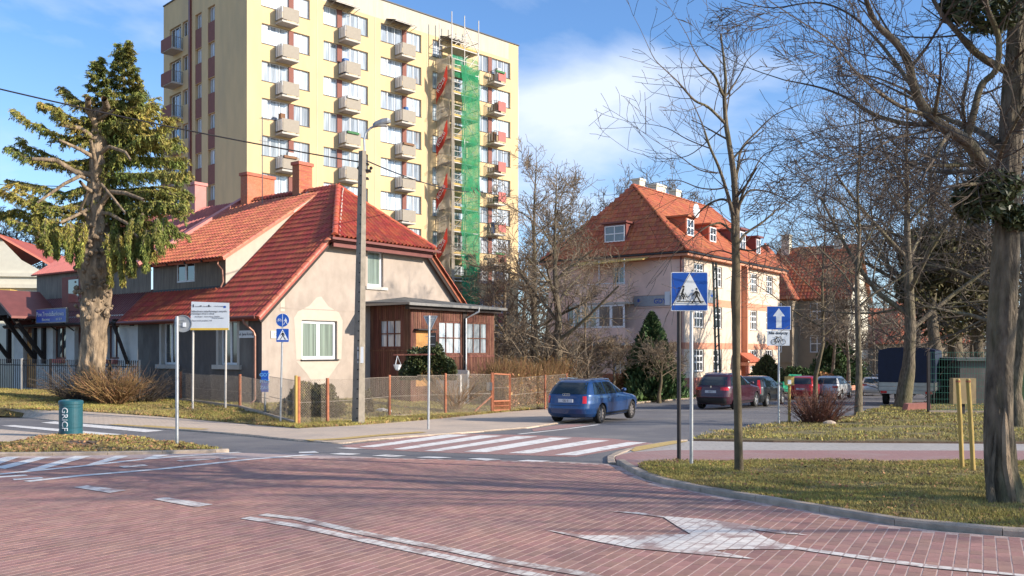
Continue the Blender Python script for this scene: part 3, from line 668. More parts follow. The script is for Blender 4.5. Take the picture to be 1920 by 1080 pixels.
def tile_field(parent, O, eu, ev, poly, tw, tl, m, name='roof_tile', nobj=0, frame=None, th=0.024, camp=Vector((0, 0, 1.55)), amp=0.050, seg=6):
    """clay tiles laid in courses on the plane O + a*eu + b*ev (building-local); poly in (a,b); ev points up the slope"""
    O, eu, ev = Vector(O), Vector(eu).normalized(), Vector(ev).normalized(); en = eu.cross(ev)
    if en.z < 0: en = -en
    # tile profile
    b = MB(); xs = [(k_ / seg) for k_ in range(seg + 1)]; prof = [amp * math.sin(math.pi * 2 * (x + .05)) + amp for x in xs]
    L = tl * 1.06; vs = []
    for (yy, up) in ((0, th), (L, 0.0)):
        for x, h in zip(xs, prof): vs.append((x * tw, yy, h + up))
    for x, h in zip(xs, prof): vs.append((x * tw, 0.0, h - 0.004))
    q = seg + 1
    fs = [(k_, k_ + 1, q + k_ + 1, q + k_) for k_ in range(seg)] + [(k_, 2 * q + k_, 2 * q + k_ + 1, k_ + 1) for k_ in range(seg)]
    a0, a1 = min(p[0] for p in poly), max(p[0] for p in poly); b0, b1 = min(p[1] for p in poly), max(p[1] for p in poly)
    na, nb = int((a1 - a0) / tw) + 2, int((b1 - b0) / tl) + 2
    I_, J_ = np.meshgrid(np.arange(na), np.arange(nb)); A1 = a0 + I_.ravel() * tw; B1 = b0 + J_.ravel() * tl
    ok = inpoly_np(A1 + tw / 2, B1 + tl / 2, poly); A1, B1 = A1[ok], B1[ok]
    Mx = Matrix((eu, ev, en)).transposed().to_4x4()
    P = np.array(O)[None] + A1[:, None] * np.array(eu)[None] + B1[:, None] * np.array(ev)[None]
    P = P + np.array(en) * 0.03
    if nobj and frame:
        wp = np.array([frame.w(*p)[:] for p in P]); d = np.linalg.norm(wp, axis=1); od = np.argsort(d); P = P[od]
    me = MB().add(vs, fs).mesh(name, m)
    for p in P[:nobj]:
        o = link(name, me, parent); o.matrix_local = Matrix.Translation(Vector(p) + en * rnd.uniform(-.003, .004)) @ Mx
    Rr = P[nobj:]; n = len(Rr)
    if n:
        v = np.array(vs); vw = v[:, :1] * np.array(eu) + v[:, 1:2] * np.array(ev) + v[:, 2:] * np.array(en)
        V_ = vw[None] + Rr[:, None, :] + (rng.uniform(-.003, .004, (n, 1, 1)) * np.array(en))
        f = np.array(fs); F_ = (f[None] + (np.arange(n) * len(vs))[:, None, None]).reshape(-1, 4)
        o = link(name + 's', npmesh(name + 's', V_.reshape(-1, 3), F_, m, 4), parent)
        if nobj or n > 60: o['kind'] = 'stuff'
def ridge_tiles(parent, p, q, r=0.11, L=0.38, m=None, name='ridge_tile', n=None):
    p, q = Vector(p), Vector(q); D = q - p; n = n or max(1, int(D.length / L)); t = D.normalized()
    a = t.cross(Vector((0, 0, 1))).normalized(); up = a.cross(t).normalized()
    if up.z < 0: up = -up
    s_ = D.length / n; vs = []; k6 = 6
    for e, (yy, rr) in enumerate(((0, r * 1.08), (s_ * 1.04, r * 0.92))):
        for k_ in range(k6 + 1):
            th_ = math.pi * k_ / k6; vs.append(tuple(t * yy + a * math.cos(th_) * rr + up * (math.sin(th_) * rr * .8)))
    me = MB().add(vs, [(k_, k_ + 1, k6 + 2 + k_, k6 + 1 + k_) for k_ in range(k6)] + [tuple(range(k6, -1, -1))]).mesh(name, m or ridgem)
    for i in range(n): link(name, me, parent, p + D * (i / n))
def chimney(parent, face_loc, sx, sy, z0, z1, m=brick, cap=True, pots=0, courses=True, name='chimney'):
    x, y = face_loc; b = MB().box(x, x + sx, y, y + sy, z0, z1)
    o = b.build(name, m, parent)
    if cap:
        MB().box(x - .06, x + sx + .06, y - .06, y + sy + .06, z1 + .002, z1 + .16).build('chimney_cap', m, o)
    return o
# ================================================================= TOWER BLOCK
T_ = thing('apartment_tower', 'tall yellow apartment tower with stacked balconies behind the red roofed house', 'apartment block', TF.o[:2] + (0,), TF.ang)
LU, LV, ZB, ZT = 28.4, 14.3, -2.2, 30.9
bands = [(1.21, 5.35, 'L'), (6.61, 10.88, 'R'), (12.17, 16.5, 'L'), (17.76, 18.92, 's'), (19.9, 21.7, 's'), (23.21, 27.34, 'R')]
opsU = []
for k_ in range(11):
    zt = 29.0 - 2.8 * k_
    for a0, a1, t in bands: opsU.append((a0, a1, zt - 1.5, zt))
wall(T_, 'wall', 'u', 0, 0, LU, ZB, 29.32, opsU, yellow, 0.22)
lbox(T_, 'parapet_strip', 'u', 0, 0, LU - 1.3, 0, 0.3, 29.32, ZT, palep); lbox(T_, 'parapet_corner', 'u', 0, LU - 1.3, LU, 0, 0.3, 29.32, ZT, yellow)
opsV = []
for k_ in range(11):
    zt = 28.65 - 2.8 * k_
    opsV += [(5.04, 6.22, zt - 2.78 if k_ < 10 else zt - 1.2, zt), (7.28, 8.42, zt - 2.78 if k_ < 10 else zt - 1.2, zt), (9.7, 10.7, zt - 1.25, zt), (11.0, 13.15, zt - 2.15, zt)]
opsV2 = [o for o in opsV]
wall(T_, 'side_wall', 'v', 0, 0.0, LV, ZB, ZT, opsV2, yellow, 0.25)
b = MB(); b.add([(0, LV, ZB), (LU, LV, ZB), (LU, LV, ZT), (0, LV, ZT)], [(0, 1, 2, 3)]); b.add([(LU, 0, ZB), (LU, LV, ZB), (LU, LV, ZT), (LU, 0, ZT)], [(0, 1, 2, 3)])
b.add([(0, 0, ZT - .02), (LU, 0, ZT - .02), (LU, LV, ZT - .02), (0, LV, ZT - .02)], [(0, 1, 2, 3)]); b.build('rear_wall', yellow, T_)
MB().box(-.08, LU + .08, -.08, 0.3, ZT + .003, ZT + .09).box(-.08, 0.3, .3, LV, ZT + .003, ZT + .09).build('roof_edge', darkmetal, T_)
MB().box(-.16, 0, 9.02, 9.3, ZB, ZT - .3).build('rain_pipe', metalroof, T_)
for x in (6.0, 11.55, 17.1, 22.5): MB().box(x, x + .05, -.02, 0, ZB, 29.3).build('joint_and_shade_line', palep, T_)  # strip just left of the scaffold paints its shadow edge; the rest are panel joints
MB().box(-.30, 0.0, 6.9, 9.9, ZT + .10, ZT + 1.2).build('roof_cabin', metalroof, T_)
paneB = MB().box(0, 1, 0, 1, 0, 1)
for k_ in range(11):
    zt = 29.0 - 2.8 * k_; z0 = zt - 1.5
    for a0, a1, t in bands:
        if t == 'L': parts = [(a0, a0 + 2.34, 3), (a0 + 2.76, a1, 2)]; pier = (a0 + 2.34, a0 + 2.76)
        elif t == 'R': parts = [(a0, a0 + 1.32, 2), (a0 + 1.78, a1, 3)]; pier = (a0 + 1.32, a0 + 1.78)
        else: parts = [(a0, a1, 2)]; pier = None
        for p0, p1, c in parts: window(T_, 'u', 0, p0, p1, z0, zt, 0.16, c, 1, 0.05, 0.07, sill=None)
        if pier: lbox(T_, 'brown_pier', 'u', 0, pier[0], pier[1], 0.06, 0.2, z0, zt, brownp)
        lbox(T_, 'sill', 'u', 0, a0 - .02, a1 + .02, -.05, 0.15, z0 - .04, z0 + .001, darkmetal)
    zt = 28.65 - 2.8 * k_
    for y0, y1 in ((5.04, 6.22), (7.28, 8.42)):
        window(T_, 'v', 0, y0, y1 - .1, zt - 1.2, zt, 0.2, 2, 1, 0.05, 0.06)
        if k_ < 10: lbox(T_, 'brown_panel', 'v', 0, y0 + .003, y1 - .003, 0.03, 0.24, zt - 2.78, zt - 1.2, brownp)
    window(T_, 'v', 0, 9.7, 10.7, zt - 1.25, zt, 0.18, 2, 1, 0.05, 0.06, gm=glassd)
    window(T_, 'v', 0, 11.0, 13.15, zt - 2.15, zt, 0.2, 3, 1, 0.06, 0.07, gm=glassd, name='balcony_door')
def balcony_meshes():
    W_ = 1.45
    slab = MB().box(0, W_, -1.0, 0, 0, .14).mesh('balcony', concl)
    fr = MB().box(0.05, W_, -1.03, -1.0, .20, 1.15).mesh('front_panel', balgrey)
    frr = MB().box(0.5, W_, -1.03, -1.0, .30, 1.2).mesh('front_panel', balred)
    b = MB()
    for z in (.25, 1.13): b.box(0, .03, -1.0, 0, z, z + .03)
    for y in (-.98, -.66, -.34, -.03): b.box(.0, .03, y, y + .03, .28, 1.13)
    rl = b.mesh('railing', rail)
    sg = MB().box(.012, .018, -.97, -.03, .28, 1.1).mesh('side_panel', signwhite)
    b = MB()
    for z in (.25, 1.18): b.box(0, .5, -1.0, -.97, z, z + .03)
    for x in (0, .12, .24, .36, .48): b.box(x, x + .02, -1.0, -.98, .14, 1.18)
    rb = b.mesh('front_railing', darkmetal)
    return slab, fr, frr, rl, sg, rb
bs, bfr, bfrr, brl, bsg, brb = balcony_meshes()
wallstuff = MB()
for k_ in range(11):
    z = 29.0 - 2.8 * k_ - 2.65
    for x, red in ((2.35, 0), (8.0, 0), (13.62, 0), (24.3, 1)):
        o = link('balcony', bs, T_, (x, 0, z)); link('front_panel', bfrr if red else bfr, o); link('railing', brl, o); link('railing', brl, o, (1.42, 0, 0))
        if red: link('front_railing', brb, o)
        elif (k_ * 3 + int(x)) % 3: link('side_panel', bsg, o)
    zt = 28.65 - 2.8 * k_
    o = MB().box(-1.0, 0, 10.6, 12.5, zt - 2.35, zt - 2.2).build('balcony', concl, T_); 
    MB().box(-1.03, -1.0, 10.6, 12.5, zt - 2.3, zt - 1.3).build('front_panel', brownp, o)
    b = MB(); b.box(-1.0, 0, 10.6, 10.63, zt - 1.33, zt - 1.3)
    for x in range(9): b.box(-1.0 + x * .12, -.98 + x * .12, 10.605, 10.625, zt - 2.2, zt - 1.33)
    b.build('railing', rail, o)
clut = [mat('clutter_' + n_, c, .8) for n_, c in (('green', (.05, .16, .06)), ('blue', (.05, .12, .3)), ('white', (.5, .5, .48)), ('brown', (.2, .1, .05)))]
for k_ in range(11):
    for x in (2.35, 8.0, 13.62, 24.3):
        if rnd.random() < .55:
            z = 29.0 - 2.8 * k_ - 2.65 + .14; w_ = rnd.uniform(.2, .5); xx = x + rnd.uniform(.1, .8); MB().box(xx, xx + w_, -.6, -.25, z, z + rnd.uniform(.6, 1.5)).build('stored_item', rnd.choice(clut), T_)
        if rnd.random() < .3: MB().box(x + .1, x + 1.2, -1.15, -1.04, z + .85, z + 1.03).build('flower_box', rnd.choice(clut), T_)
# rain awnings over the top balconies
for x in (6.95, 12.75, 18.6):
    b = MB(); b.slab([(x, 0, 29.5), (x + 2.6, 0, 29.5), (x + 2.4, -1.15, 29.18), (x + .1, -1.15, 29.18)], .025)
    for i in range(5):
        xx = x + .1 + i * .58; b.bar((xx, -.02, 28.95), (xx, -1.12, 29.15), .03)
    b.bar((x + .1, -1.1, 29.1), (x + 2.42, -1.1, 29.1), .04); b.build('awning', rail, T_)
b = MB(); c = (23.9, -.35, 16.0)
b.lathe([(0.02, 0), (.2, .03), (.36, .12), (.38, .14), (.3, .1), (.02, .03)], 16, (0, 0, 0), 0, 'y'); b.build('satellite_dish', rail, T_, (24.3, -1.2, 16.6))

# ---- scaffold in front of the tower
SC = thing('scaffold', 'tall steel scaffold with green and beige nets against the yellow tower', 'scaffold', TF.o[:2] + (0,), TF.ang)
sx0, sx1, sy0, sy1 = 18.25, 21.4, -2.0, -.35; zb_ = -2.0
for x in (sx0, (sx0 + sx1) / 2 - .1, sx1):
    for y in (sy0, sy1): MB().tube([(x, y, zb_), (x, y, 31.0 if y == sy0 else 30.4)], .045, 6).build('standard', rail, SC)
b = MB(); d_ = MB(); br = MB(); z = zb_ + 2; i = 0
while z < 30:
    for y in (sy0, sy1): b.bar((sx0, y, z), (sx1, y, z), .06); b.bar((sx0, y, z + 1.0), (sx1, y, z + 1.0), .045); b.bar((sx0, y, z + .5), (sx1, y, z + .5), .045)
    for x in (sx0, sx1): b.bar((x, sy0, z), (x, sy1, z), .06); b.bar((x, sy0, z + 1.0), (x, sy1, z + 1.0), .045)
    MB().box(sx0 + .05, sx1 - .05, sy0 + .05, sy1 - .05, z + .03, z + .09).build('deck', concl, SC); MB().box(sx0 + .05, sx1 - .05, sy0 + .02, sy0 + .05, z + .09, z + .24).build('toe_board', stake, SC)
    a_, c_ = (sx0 + 1.5, sx1) if i % 2 else (sx1, sx0 + 1.5)
    br.bar((a_, sy0, z), (c_, sy0, z + 2), .05); br.bar((sx0 + .4, sy0 + .5, z + .1), (sx1 - .6, sy0 + .5, z + 2.05), .12, .05)
    z += 2.0; i += 1
b.build('ledgers', rail, SC)['kind'] = 'stuff'; br.build('braces', rail, SC)['kind'] = 'stuff'
def cloth(p0, p1, z0, z1, nx, nz, amp, seed):
    vs = []; p0, p1 = Vector(p0), Vector(p1); t = (p1 - p0).normalized(); nn = Vector((t.y, -t.x, 0))
    for j in range(nz + 1):
        for i in range(nx + 1):
            a = i / nx; q = p0.lerp(p1, a); zc = z0 + (z1 - z0) * j / nz
            off = amp * float(vnoise(a * 4, zc * 1.3, 1.2, seed)) + amp * .8 * abs(math.sin(zc * math.pi / 2)) ; vs.append((q.x + nn.x * off, q.y + nn.y * off, zc + amp * .4 * math.sin(a * 5 + seed)))
    return vs, [(j * (nx + 1) + i, j * (nx + 1) + i + 1, (j + 1) * (nx + 1) + i + 1, (j + 1) * (nx + 1) + i) for j in range(nz) for i in range(nx)]
b = MB(); b.add(*cloth((sx0 + 1.05, sy0 - .06, 0), (sx1 + .1, sy0 - .06, 0), 1.0, 26.6, 10, 60, .09, 1)); b.smooth = True; b.build('green_net', netgreen, SC)
b = MB(); b.add(*cloth((sx0 + .15, sy0 + .15, 0), (sx1, sy0 + .15, 0), 25.5, 27.4, 8, 6, .1, 4)); b.add(*cloth((sx1 + .05, sy0, 0), (sx1 + .05, sy1, 0), 1.0, 26.6, 5, 60, .09, 7)); b.build('green_side_net', netgreen, SC)
b = MB(); b.add(*cloth((sx0 - .06, sy1 + .2, 0), (sx0 - .06, sy0, 0), 6.0, 27.2, 6, 50, .14, 2)); b.add(*cloth((sx0 - .08, sy0 - .05, 0), (sx0 + .25, sy0 - .05, 0), 2.0, 27.0, 2, 60, .05, 2)); b.smooth = True; b.build('beige_net', netbeige, SC)
for k_, zc in enumerate((25.0, 20.3, 15.7, 11.0)):
    o = MB(); vs = []
    for i in range(9):
        a = i / 8; y = sy1 - .1 + (sy0 - sy1 + .12) * a; zc2 = zc - 1.25 + 1.9 * a + .08 * math.sin(a * 9)
        vs += [(sx0 - .44 - .05 * math.sin(a * 7), y, zc2 - .62), (sx0 - .44 - .05 * math.sin(a * 7 + 1), y, zc2 + .62)]
    bo = MB().add(vs, [(2 * i, 2 * i + 2, 2 * i + 3, 2 * i + 1) for i in range(8)]).build('banner', bannerred, SC)
    tm = text_mesh('ROZBUD'[:4], .55, signwhite, 0.002); link('lettering', tm, bo, (sx0 - .27, (sy0 + sy1) / 2, zc - .25), (R(90), R(0), R(-90)))
    bo.children[0].rotation_euler = (R(90), 0, R(-90)); bo.children[0].matrix_local = Matrix.Translation((sx0 - .52, (sy0 + sy1) / 2, zc - .28)) @ Matrix.Rotation(R(-90), 4, 'Z') @ Matrix.Rotation(R(90), 4, 'X') @ Matrix.Rotation(R(48), 4, 'Z')
    tm2 = text_mesh('ROTOTEX', .42, textdark, 0.002); o2 = link('lettering', tm2, SC); o2.matrix_local = Matrix.Translation((sx0 - .42, (sy0 + sy1) / 2, zc - 2.6)) @ Matrix.Rotation(R(-90), 4, 'Z') @ Matrix.Rotation(R(90), 4, 'X') @ Matrix.Rotation(R(8), 4, 'Z')
# ================================================================= BEIGE HOUSE WITH THE RED TILED ROOF
H = thing('red_roof_house', 'old beige house with steep red tiled half-hipped roof and brown wooden veranda', 'house', BF.o[:2] + (0,), BF.ang)
ZG = -0.75; EZ = 3.25; K = 0.95; WID = 12.8; RX = 6.4; RZ = EZ + RX * K
opsG = [(2.01, 3.94, 1.24, 2.88), (5.74, 6.72, 4.5, 6.15)]
gp_ = [(0, ZG), (WID, ZG), (WID, EZ), (9.2, 6.62), (3.6, 6.62), (0, EZ)]
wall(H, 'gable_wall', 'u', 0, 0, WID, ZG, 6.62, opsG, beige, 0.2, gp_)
window(H, 'u', 0, 2.01, 3.94, 1.24, 2.88, 0.12, 2, 1, 0.13, 0.16, gm=glassg)
window(H, 'u', 0, 5.74, 6.72, 4.5, 6.15, 0.12, 1, 1, 0.12, 0.05, gm=glassg)
lbox(H, 'sill', 'u', 0, 1.95, 4.0, -.07, .1, 1.18, 1.238, darkmetal); lbox(H, 'sill', 'u', 0, 5.6, 6.95, -.08, .1, 4.36, 4.498, concl)
pp = [(1.72, 1.12), (1.7, 2.7), (1.55, 3.0), (1.75, 3.25), (2.4, 3.5), (2.75, 3.85), (3.05, 3.9), (3.4, 3.55), (4.1, 3.2), (4.25, 2.9), (4.15, 2.2), (4.2, 1.3), (4.1, 0.9), (3.4, .25), (3.1, 0.1), (2.7, 0.0), (2.2, .5)]
b = MB(); outer = [(x, z) for x, z in pp]
# ring of newer plaster round the window (four pieces that leave the opening free)
def ring(parts):
    for q in parts: b.add([(x, -.006, z) for x, z in q], [tuple(range(len(q)))])
ring([[(1.72, 1.24), (2.01, 1.24), (2.01, 2.88), (1.6, 2.95)], [(1.6, 2.95), (2.01, 2.88), (3.94, 2.88), (4.25, 2.92), (4.05, 3.25), (3.45, 3.5), (3.05, 3.9), (2.8, 3.85), (2.4, 3.48), (1.8, 3.22)], [(3.94, 1.24), (4.18, 1.24), (4.22, 2.0), (4.25, 2.92), (3.94, 2.88)], [(1.72, 1.17), (2.3, .62), (2.75, .05), (3.1, .12), (3.5, .5), (4.12, 1.17)]])
b.build('fresh_plaster_patch', beigelt, H)
lbox(H, 'render_joint', 'u', 0, 0.0, 6.0, -.012, .0, 3.32, 3.36, beige)
lbox(H, 'corner_strip', 'u', 0, .9, 1.12, -.012, 0, 3.2, 4.3, beigelt)
opsF = [(1.59, 2.85, 1.02, 2.87), (5.96, 7.07, 1.0, 2.87)]
YF = 9.0
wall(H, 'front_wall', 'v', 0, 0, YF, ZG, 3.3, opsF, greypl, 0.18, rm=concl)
for a0, a1, z0, z1 in opsF:
    window(H, 'v', 0, a0, a1, z0, z1, 0.16, 2, 1, 0.09, 0.10, gm=glassd, sill=True)
    for q in ((a0 - .16, a0, z0, z1 + .16), (a1, a1 + .16, z0, z1 + .16), (a0, a1, z1, z1 + .16)): lbox(H, 'window_surround', 'v', 0, q[0], q[1], -.02, .0, q[2], q[3], concl)
    lbox(H, 'outer_sill', 'v', 0, a0 - .3, a1 + .3, -.14, .0, z0 - .18, z0 - .002, concl)
MB().box(WID - .01, WID, 0, 9, ZG, EZ).build('rear_wall', beige, H)
# roof decks
def deck(pts, m=metalroof, th=.14, name='roof_deck', parent=H):
    P = [Vector(p) for p in pts]; n_ = (P[1] - P[0]).cross(P[2] - P[0]).normalized()
    if n_.z > 0: n_ = -n_
    return MB().plate(P, n_ * th).build(name, m, parent)
ROOFY = 9.9
deck([(-.38, -.3, EZ - .38 * K), (-.38, ROOFY, EZ - .38 * K), (RX, ROOFY, RZ), (RX, 2.7, RZ), (3.45, -.3, EZ + 3.45 * K)], tile)
deck([(WID + .38, -.3, EZ - .38 * K), (WID - 3.45, -.3, EZ + 3.45 * K), (RX, 2.7, RZ), (RX, ROOFY, RZ), (WID + .38, ROOFY, EZ - .38 * K)], tile)
deck([(3.2, -.6, 6.45), (WID - 3.2, -.6, 6.45), (RX, 2.7, RZ)], tile)
sl = math.hypot(1, K)
tile_field(H, (-.42, -.3, EZ - .42 * K), (0, 1, 0), (1, 0, K), [(0, 0), (ROOFY + .3, 0), (ROOFY + .3, 1.56 * sl), (4.2, 1.56 * sl), (4.2, 6.6 * sl), (ROOFY + .3, 6.6 * sl), (ROOFY + .3, 6.82 * sl), (2.9, 6.82 * sl), (-.05, 3.9 * sl)], 0.24, 0.34, tile, nobj=295, frame=BF)
tile_field(H, (WID + .42, -.3, EZ - .42 * K), (0, 1, 0), (-1, 0, K), [(0, 0), (3.2, 0), (3.2, 6.82 * sl), (2.9, 6.82 * sl), (0, 3.8 * sl)], 0.24, 0.34, tile)
hs_ = (RZ - 6.45) / 3.3; hl = 3.3 * math.hypot(1, hs_)
tile_field(H, (RX, -.66, 6.40), (1, 0, 0), (0, 1, hs_), [(-3.3, 0), (3.3, 0), (0.05, hl), (-.05, hl)], 0.24, 0.34, tile)
# rake edges, ridge and hips
ridge_tiles(H, (-.42, -.33, EZ - .40 * K + .02), (3.3, -.33, EZ + 3.3 * K + .02), .12, .4, tile3, 'verge_tile')
ridge_tiles(H, (WID + .42, -.33, EZ - .40 * K + .02), (WID - 3.3, -.33, EZ + 3.3 * K + .02), .12, .4, tile3, 'verge_tile')
ridge_tiles(H, (3.25, -.62, 6.5), (RX, 2.68, RZ + .05), .13, .4); ridge_tiles(H, (WID - 3.25, -.62, 6.5), (RX, 2.68, RZ + .05), .13, .4)
ridge_tiles(H, (RX, 2.7, RZ + .04), (RX, ROOFY, RZ + .04), .13, .4)
def vlump(name, p, q, w, parent=H):
    b = MB(); p, q = Vector(p), Vector(q); n = int((q - p).length / .25); pts = []
    for i in range(n + 1):
        pts.append(p.lerp(q, i / n) + Vector((rnd.uniform(-.02, .02), rnd.uniform(-.02, .02), rnd.uniform(-.01, .02))))
    b.tube(pts, [w * rnd.uniform(.7, 1.2) for _ in pts], 5); b.build(name, mortar, parent)
vlump('hip_mortar', (3.5, -.62, 6.47), (RX + .1, 2.45, RZ - .06), .035); vlump('hip_mortar', (WID - 3.2, -.5, 6.45), (RX + .1, 2.75, RZ + .03), .05)
# half hip gutter and fascia
MB().box(3.0, WID - 3.0, -.78, -.66, 6.28, 6.38).box(3.2, WID - 3.2, -.6, -.02, 6.22, 6.27).build('gable_gutter', metalroof, H)
MB().box(3.3, WID - 3.3, -.5, -.4, 6.02, 6.21).build('soffit_board', metalroof, H)
MB().bar((-.3, -.26, EZ - .5 * K - .02), (3.5, -.26, EZ + 3.3 * K), .06, .2).build('barge_board', timber, H); MB().bar((WID + .3, -.24, EZ - .5 * K - .02), (WID - 3.5, -.24, EZ + 3.3 * K), .06, .3).build('barge_board', timber, H)
b = MB(); b.tube([(-.50, -.25, 2.92), (-.50, ROOFY, 2.88)], .07, 8); b.build('gutter', metalroof, H)
b = MB(); b.tube([(-.48, .55, 2.86), (-.46, .52, 2.70), (-.14, .36, 2.38), (-.10, .3, 2.2), (-.10, .3, -.35), (-.3, .36, -.52)], .05, 8); b.build('downpipe', copper, H)
# dormer over the front
DY0, DY1, DX = 4.0, 9.65, 1.15
wall(H, 'dormer_wall', 'v', DX, DY0, DY1, 4.2, 5.78, [(6.3, 7.75, 4.72, 5.62)], greydm, 0.1)
window(H, 'v', DX, 6.3, 7.75, 4.72, 5.62, 0.03, 2, 1, 0.08, 0.12, gm=glassd)
lbox(H, 'dormer_base_flashing', 'v', DX, DY0, DY1, -.03, .1, 4.2, 4.44, darkmetal)
b = MB(); b.plate([(DX, DY0 - .005, 4.30), (DX, DY0 - .005, 5.78), (6.2, DY0 - .005, 9.14)], (0, .12, 0)); b.build('dormer_cheek', beigelt, H)
dk = (9.13 - 5.62) / (6.2 - .85)
deck([(.8, DY0 - .3, 5.58), (.8, DY1 + .2, 5.58), (6.25, DY1 + .2, 9.15), (6.25, DY0 - .3, 9.15)], tile3, .1, 'dormer_roof_deck')
dsl = math.hypot(1, dk)
tile_field(H, (.72, DY0 - .3, 5.54), (0, 1, 0), (1, 0, dk), [(0, 0), (DY1 - DY0 + .5, 0), (DY1 - DY0 + .5, 5.5 * dsl), (0, 5.5 * dsl)], 0.24, 0.34, tile3, name='dormer_tile')
ridge_tiles(H, (.72, DY0 - .33, 5.58), (6.2, DY0 - .33, 9.17), .11, .4, tile3, 'verge_tile')
vlump('cheek_mortar', (4.6, DY0 - .28, 8.0), (6.3, DY0 - .28, 9.26), .06); vlump('chimney_mortar', (5.7, 4.6, 8.78), (6.45, 4.6, 9.4), .08)
b = MB(); b.tube([(1.0, DY0 + .35, 5.5), (.98, DY0 + .33, 5.35), (1.05, DY0 + .1, 5.1), (1.08, DY0 + .08, 4.6), (.98, DY0 + .12, 4.35)], .045, 8); b.build('dormer_downpipe', copper, H)
for yy in (5.2, 6.5, 7.9, 9.2): MB().box(.78, DX - .002, yy, yy + .1, 5.5, 5.58).build('rafter_end', timber, H)
deck([(.5, DY1 + .22, 5.75), (.5, DY1 + .66, 5.75), (6.6, DY1 + .66, 9.68), (6.6, DY1 + .22, 9.68)], flashm, .25, 'wall_coping')
c1 = chimney(H, (6.0, 5.0), .82, .5, 8.4, 10.62); c2 = chimney(H, (5.9, 8.9), 1.7, .55, 8.4, 10.55)
# bricks of the front chimney, each a piece
def brick_skin(parent, x0, x1, y0, y1, z0, z1, bl=.25, bh_=.075, m=brick, maxn=400):
    me_u = MB().box(0, bl - .012, -.008, .01, 0, bh_ - .014).mesh('brick', m); n = 0
    me_v = MB().box(-.008, .01, 0, bl - .012, 0, bh_ - .014).mesh('brick', m)
    j = 0; z = z0
    while z < z1 - bh_:
        x = x0 - (bl / 2 if j % 2 else 0)
        while x < x1 - .02:
            if x >= x0 - .001 and x + bl <= x1 + .02: link('brick', me_u, parent, (x, y0, z)); n += 1
            x += bl
        z += bh_; j += 1
brick_skin(c1, 6.0, 6.82, 5.0, 5.5, 9.4, 10.6); 
MB().box(5.95, 6.0, 4.9, 5.6, 8.5, 9.15).box(5.95, 6.9, 4.9, 4.98, 8.6, 9.2).build('lead_flashing', darkmetal, H)
# roof ladder hook and antennas
b = MB(); b.tube([(5.6, 7.3, 8.9), (5.6, 7.3, 13.2)], .022, 5)
for zz in (11.9, 13.0): b.bar((5.2, 7.0, zz), (6.4, 7.8, zz + .25), .02)
for i in range(6): b.bar((5.3 + i * .18, 7.05 + i * .13, 11.75), (5.3 + i * .18, 7.05 + i * .13, 12.15), .012)
b.build('antenna', rail, H)
# veranda
VX0 = 5.9; VY = -2.5; VX1 = BF.hit('u', 926, 600, VY)[0]; VZ1 = 3.6
wl = BF.hit('v', 712, 600, VX0); wl2 = BF.hit('v', 752, 652, VX0)
opsL = [(wl2[0], wl[0], wl2[1], wl[1])]
wall(H, 'veranda_side_wall', 'v', VX0, VY, 0, ZG, VZ1, opsL, woodd, 0.08)
window(H, 'v', VX0, wl2[0], wl[0], wl2[1], wl[1], 0.02, 3, 2, 0.06, 0.05, fm=woodd, gm=glass)
q = [(BF.hit('u', a, 603, VY)[0]) for a in (822, 866, 875, 914, 780, 804)]; zt = BF.hit('u', 840, 603, VY)[1]; zb1 = BF.hit('u', 840, 664, VY)[1]
opsV_ = [(q[0], q[1], zb1, zt), (q[2], q[3], zb1, zt), (q[4], q[5], .05, 2.45)]
wall(H, 'veranda_front_wall', 'u', VY, VX0, VX1, ZG, VZ1, opsV_, woodd, 0.08)
for o_ in opsV_[:2]: window(H, 'u', VY, *o_, 0.02, 3, 2, 0.06, 0.045, fm=woodd, gm=glass)
lbox(H, 'door', 'u', VY, q[4], q[5], .02, .07, .05, 2.45, woodl)
lbox(H, 'door_canopy', 'u', VY, q[4] - .15, q[5] + .2, -.3, .0, 2.5, 2.56, darkmetal)
b = MB(); x = VX0 + .06
def inop(x, ops): return [o for o in ops if o[0] - .03 < x < o[1] + .03]
while x < VX1:
    oo = inop(x, opsV_); zs_ = [(ZG, VZ1)] if not oo else [(ZG, oo[0][2] - .02), (oo[0][3] + .02, VZ1)]
    for z0, z1 in zs_: b.box(x, x + .085, VY - .014, VY - .001, z0, z1)
    x += .12
y = VY + .04
while y < -.1:
    oo = inop(y, opsL); zs_ = [(ZG, VZ1)] if not oo else [(ZG, oo[0][2] - .02), (oo[0][3] + .02, VZ1)]
    for z0, z1 in zs_: b.box(VX0 - .014, VX0 - .001, y, y + .085, z0, z1)
    y += .12
o = b.build('weatherboards', woodd, H); o['kind'] = 'stuff'
MB().box(VX0 - .03, VX1 + .03, VY - .035, VY - .016, zb1 - .14, zb1 - .06).box(VX0 - .035, VX0 - .016, VY, -.02, wl2[1] - .16, wl2[1] - .08).build('rail_board', woodd, H)
MB().box(VX1 - .02, VX1, VY, 0, ZG, VZ1).build('veranda_end_wall', woodd, H)
b = MB().box(q[1] + .03, q[2] - .03, VY - .05, VY - .02, ZG, VZ1); b.build('veranda_post', timber, H)
b = MB().slab([(VX0 - .55, VY - .45, 3.66), (VX1 + .4, VY - .45, 3.66), (VX1 + .4, -.02, 4.02), (VX0 + 2.2, -.02, 4.12), (VX0 - .55, -.02, 3.78)], .09); b.build('veranda_roof', felt, H)
MB().box(VX0 - .6, VX1 + .42, VY - .5, VY - .452, 3.55, 3.665).box(VX0 - .6, VX0 - .552, VY - .45, -.02, 3.58, 3.68).build('roof_edge_trim', rail, H)
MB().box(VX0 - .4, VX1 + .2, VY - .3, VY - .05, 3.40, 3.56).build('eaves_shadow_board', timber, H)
px_ = BF.hit('u', 873, 600, VY - .1)[0]
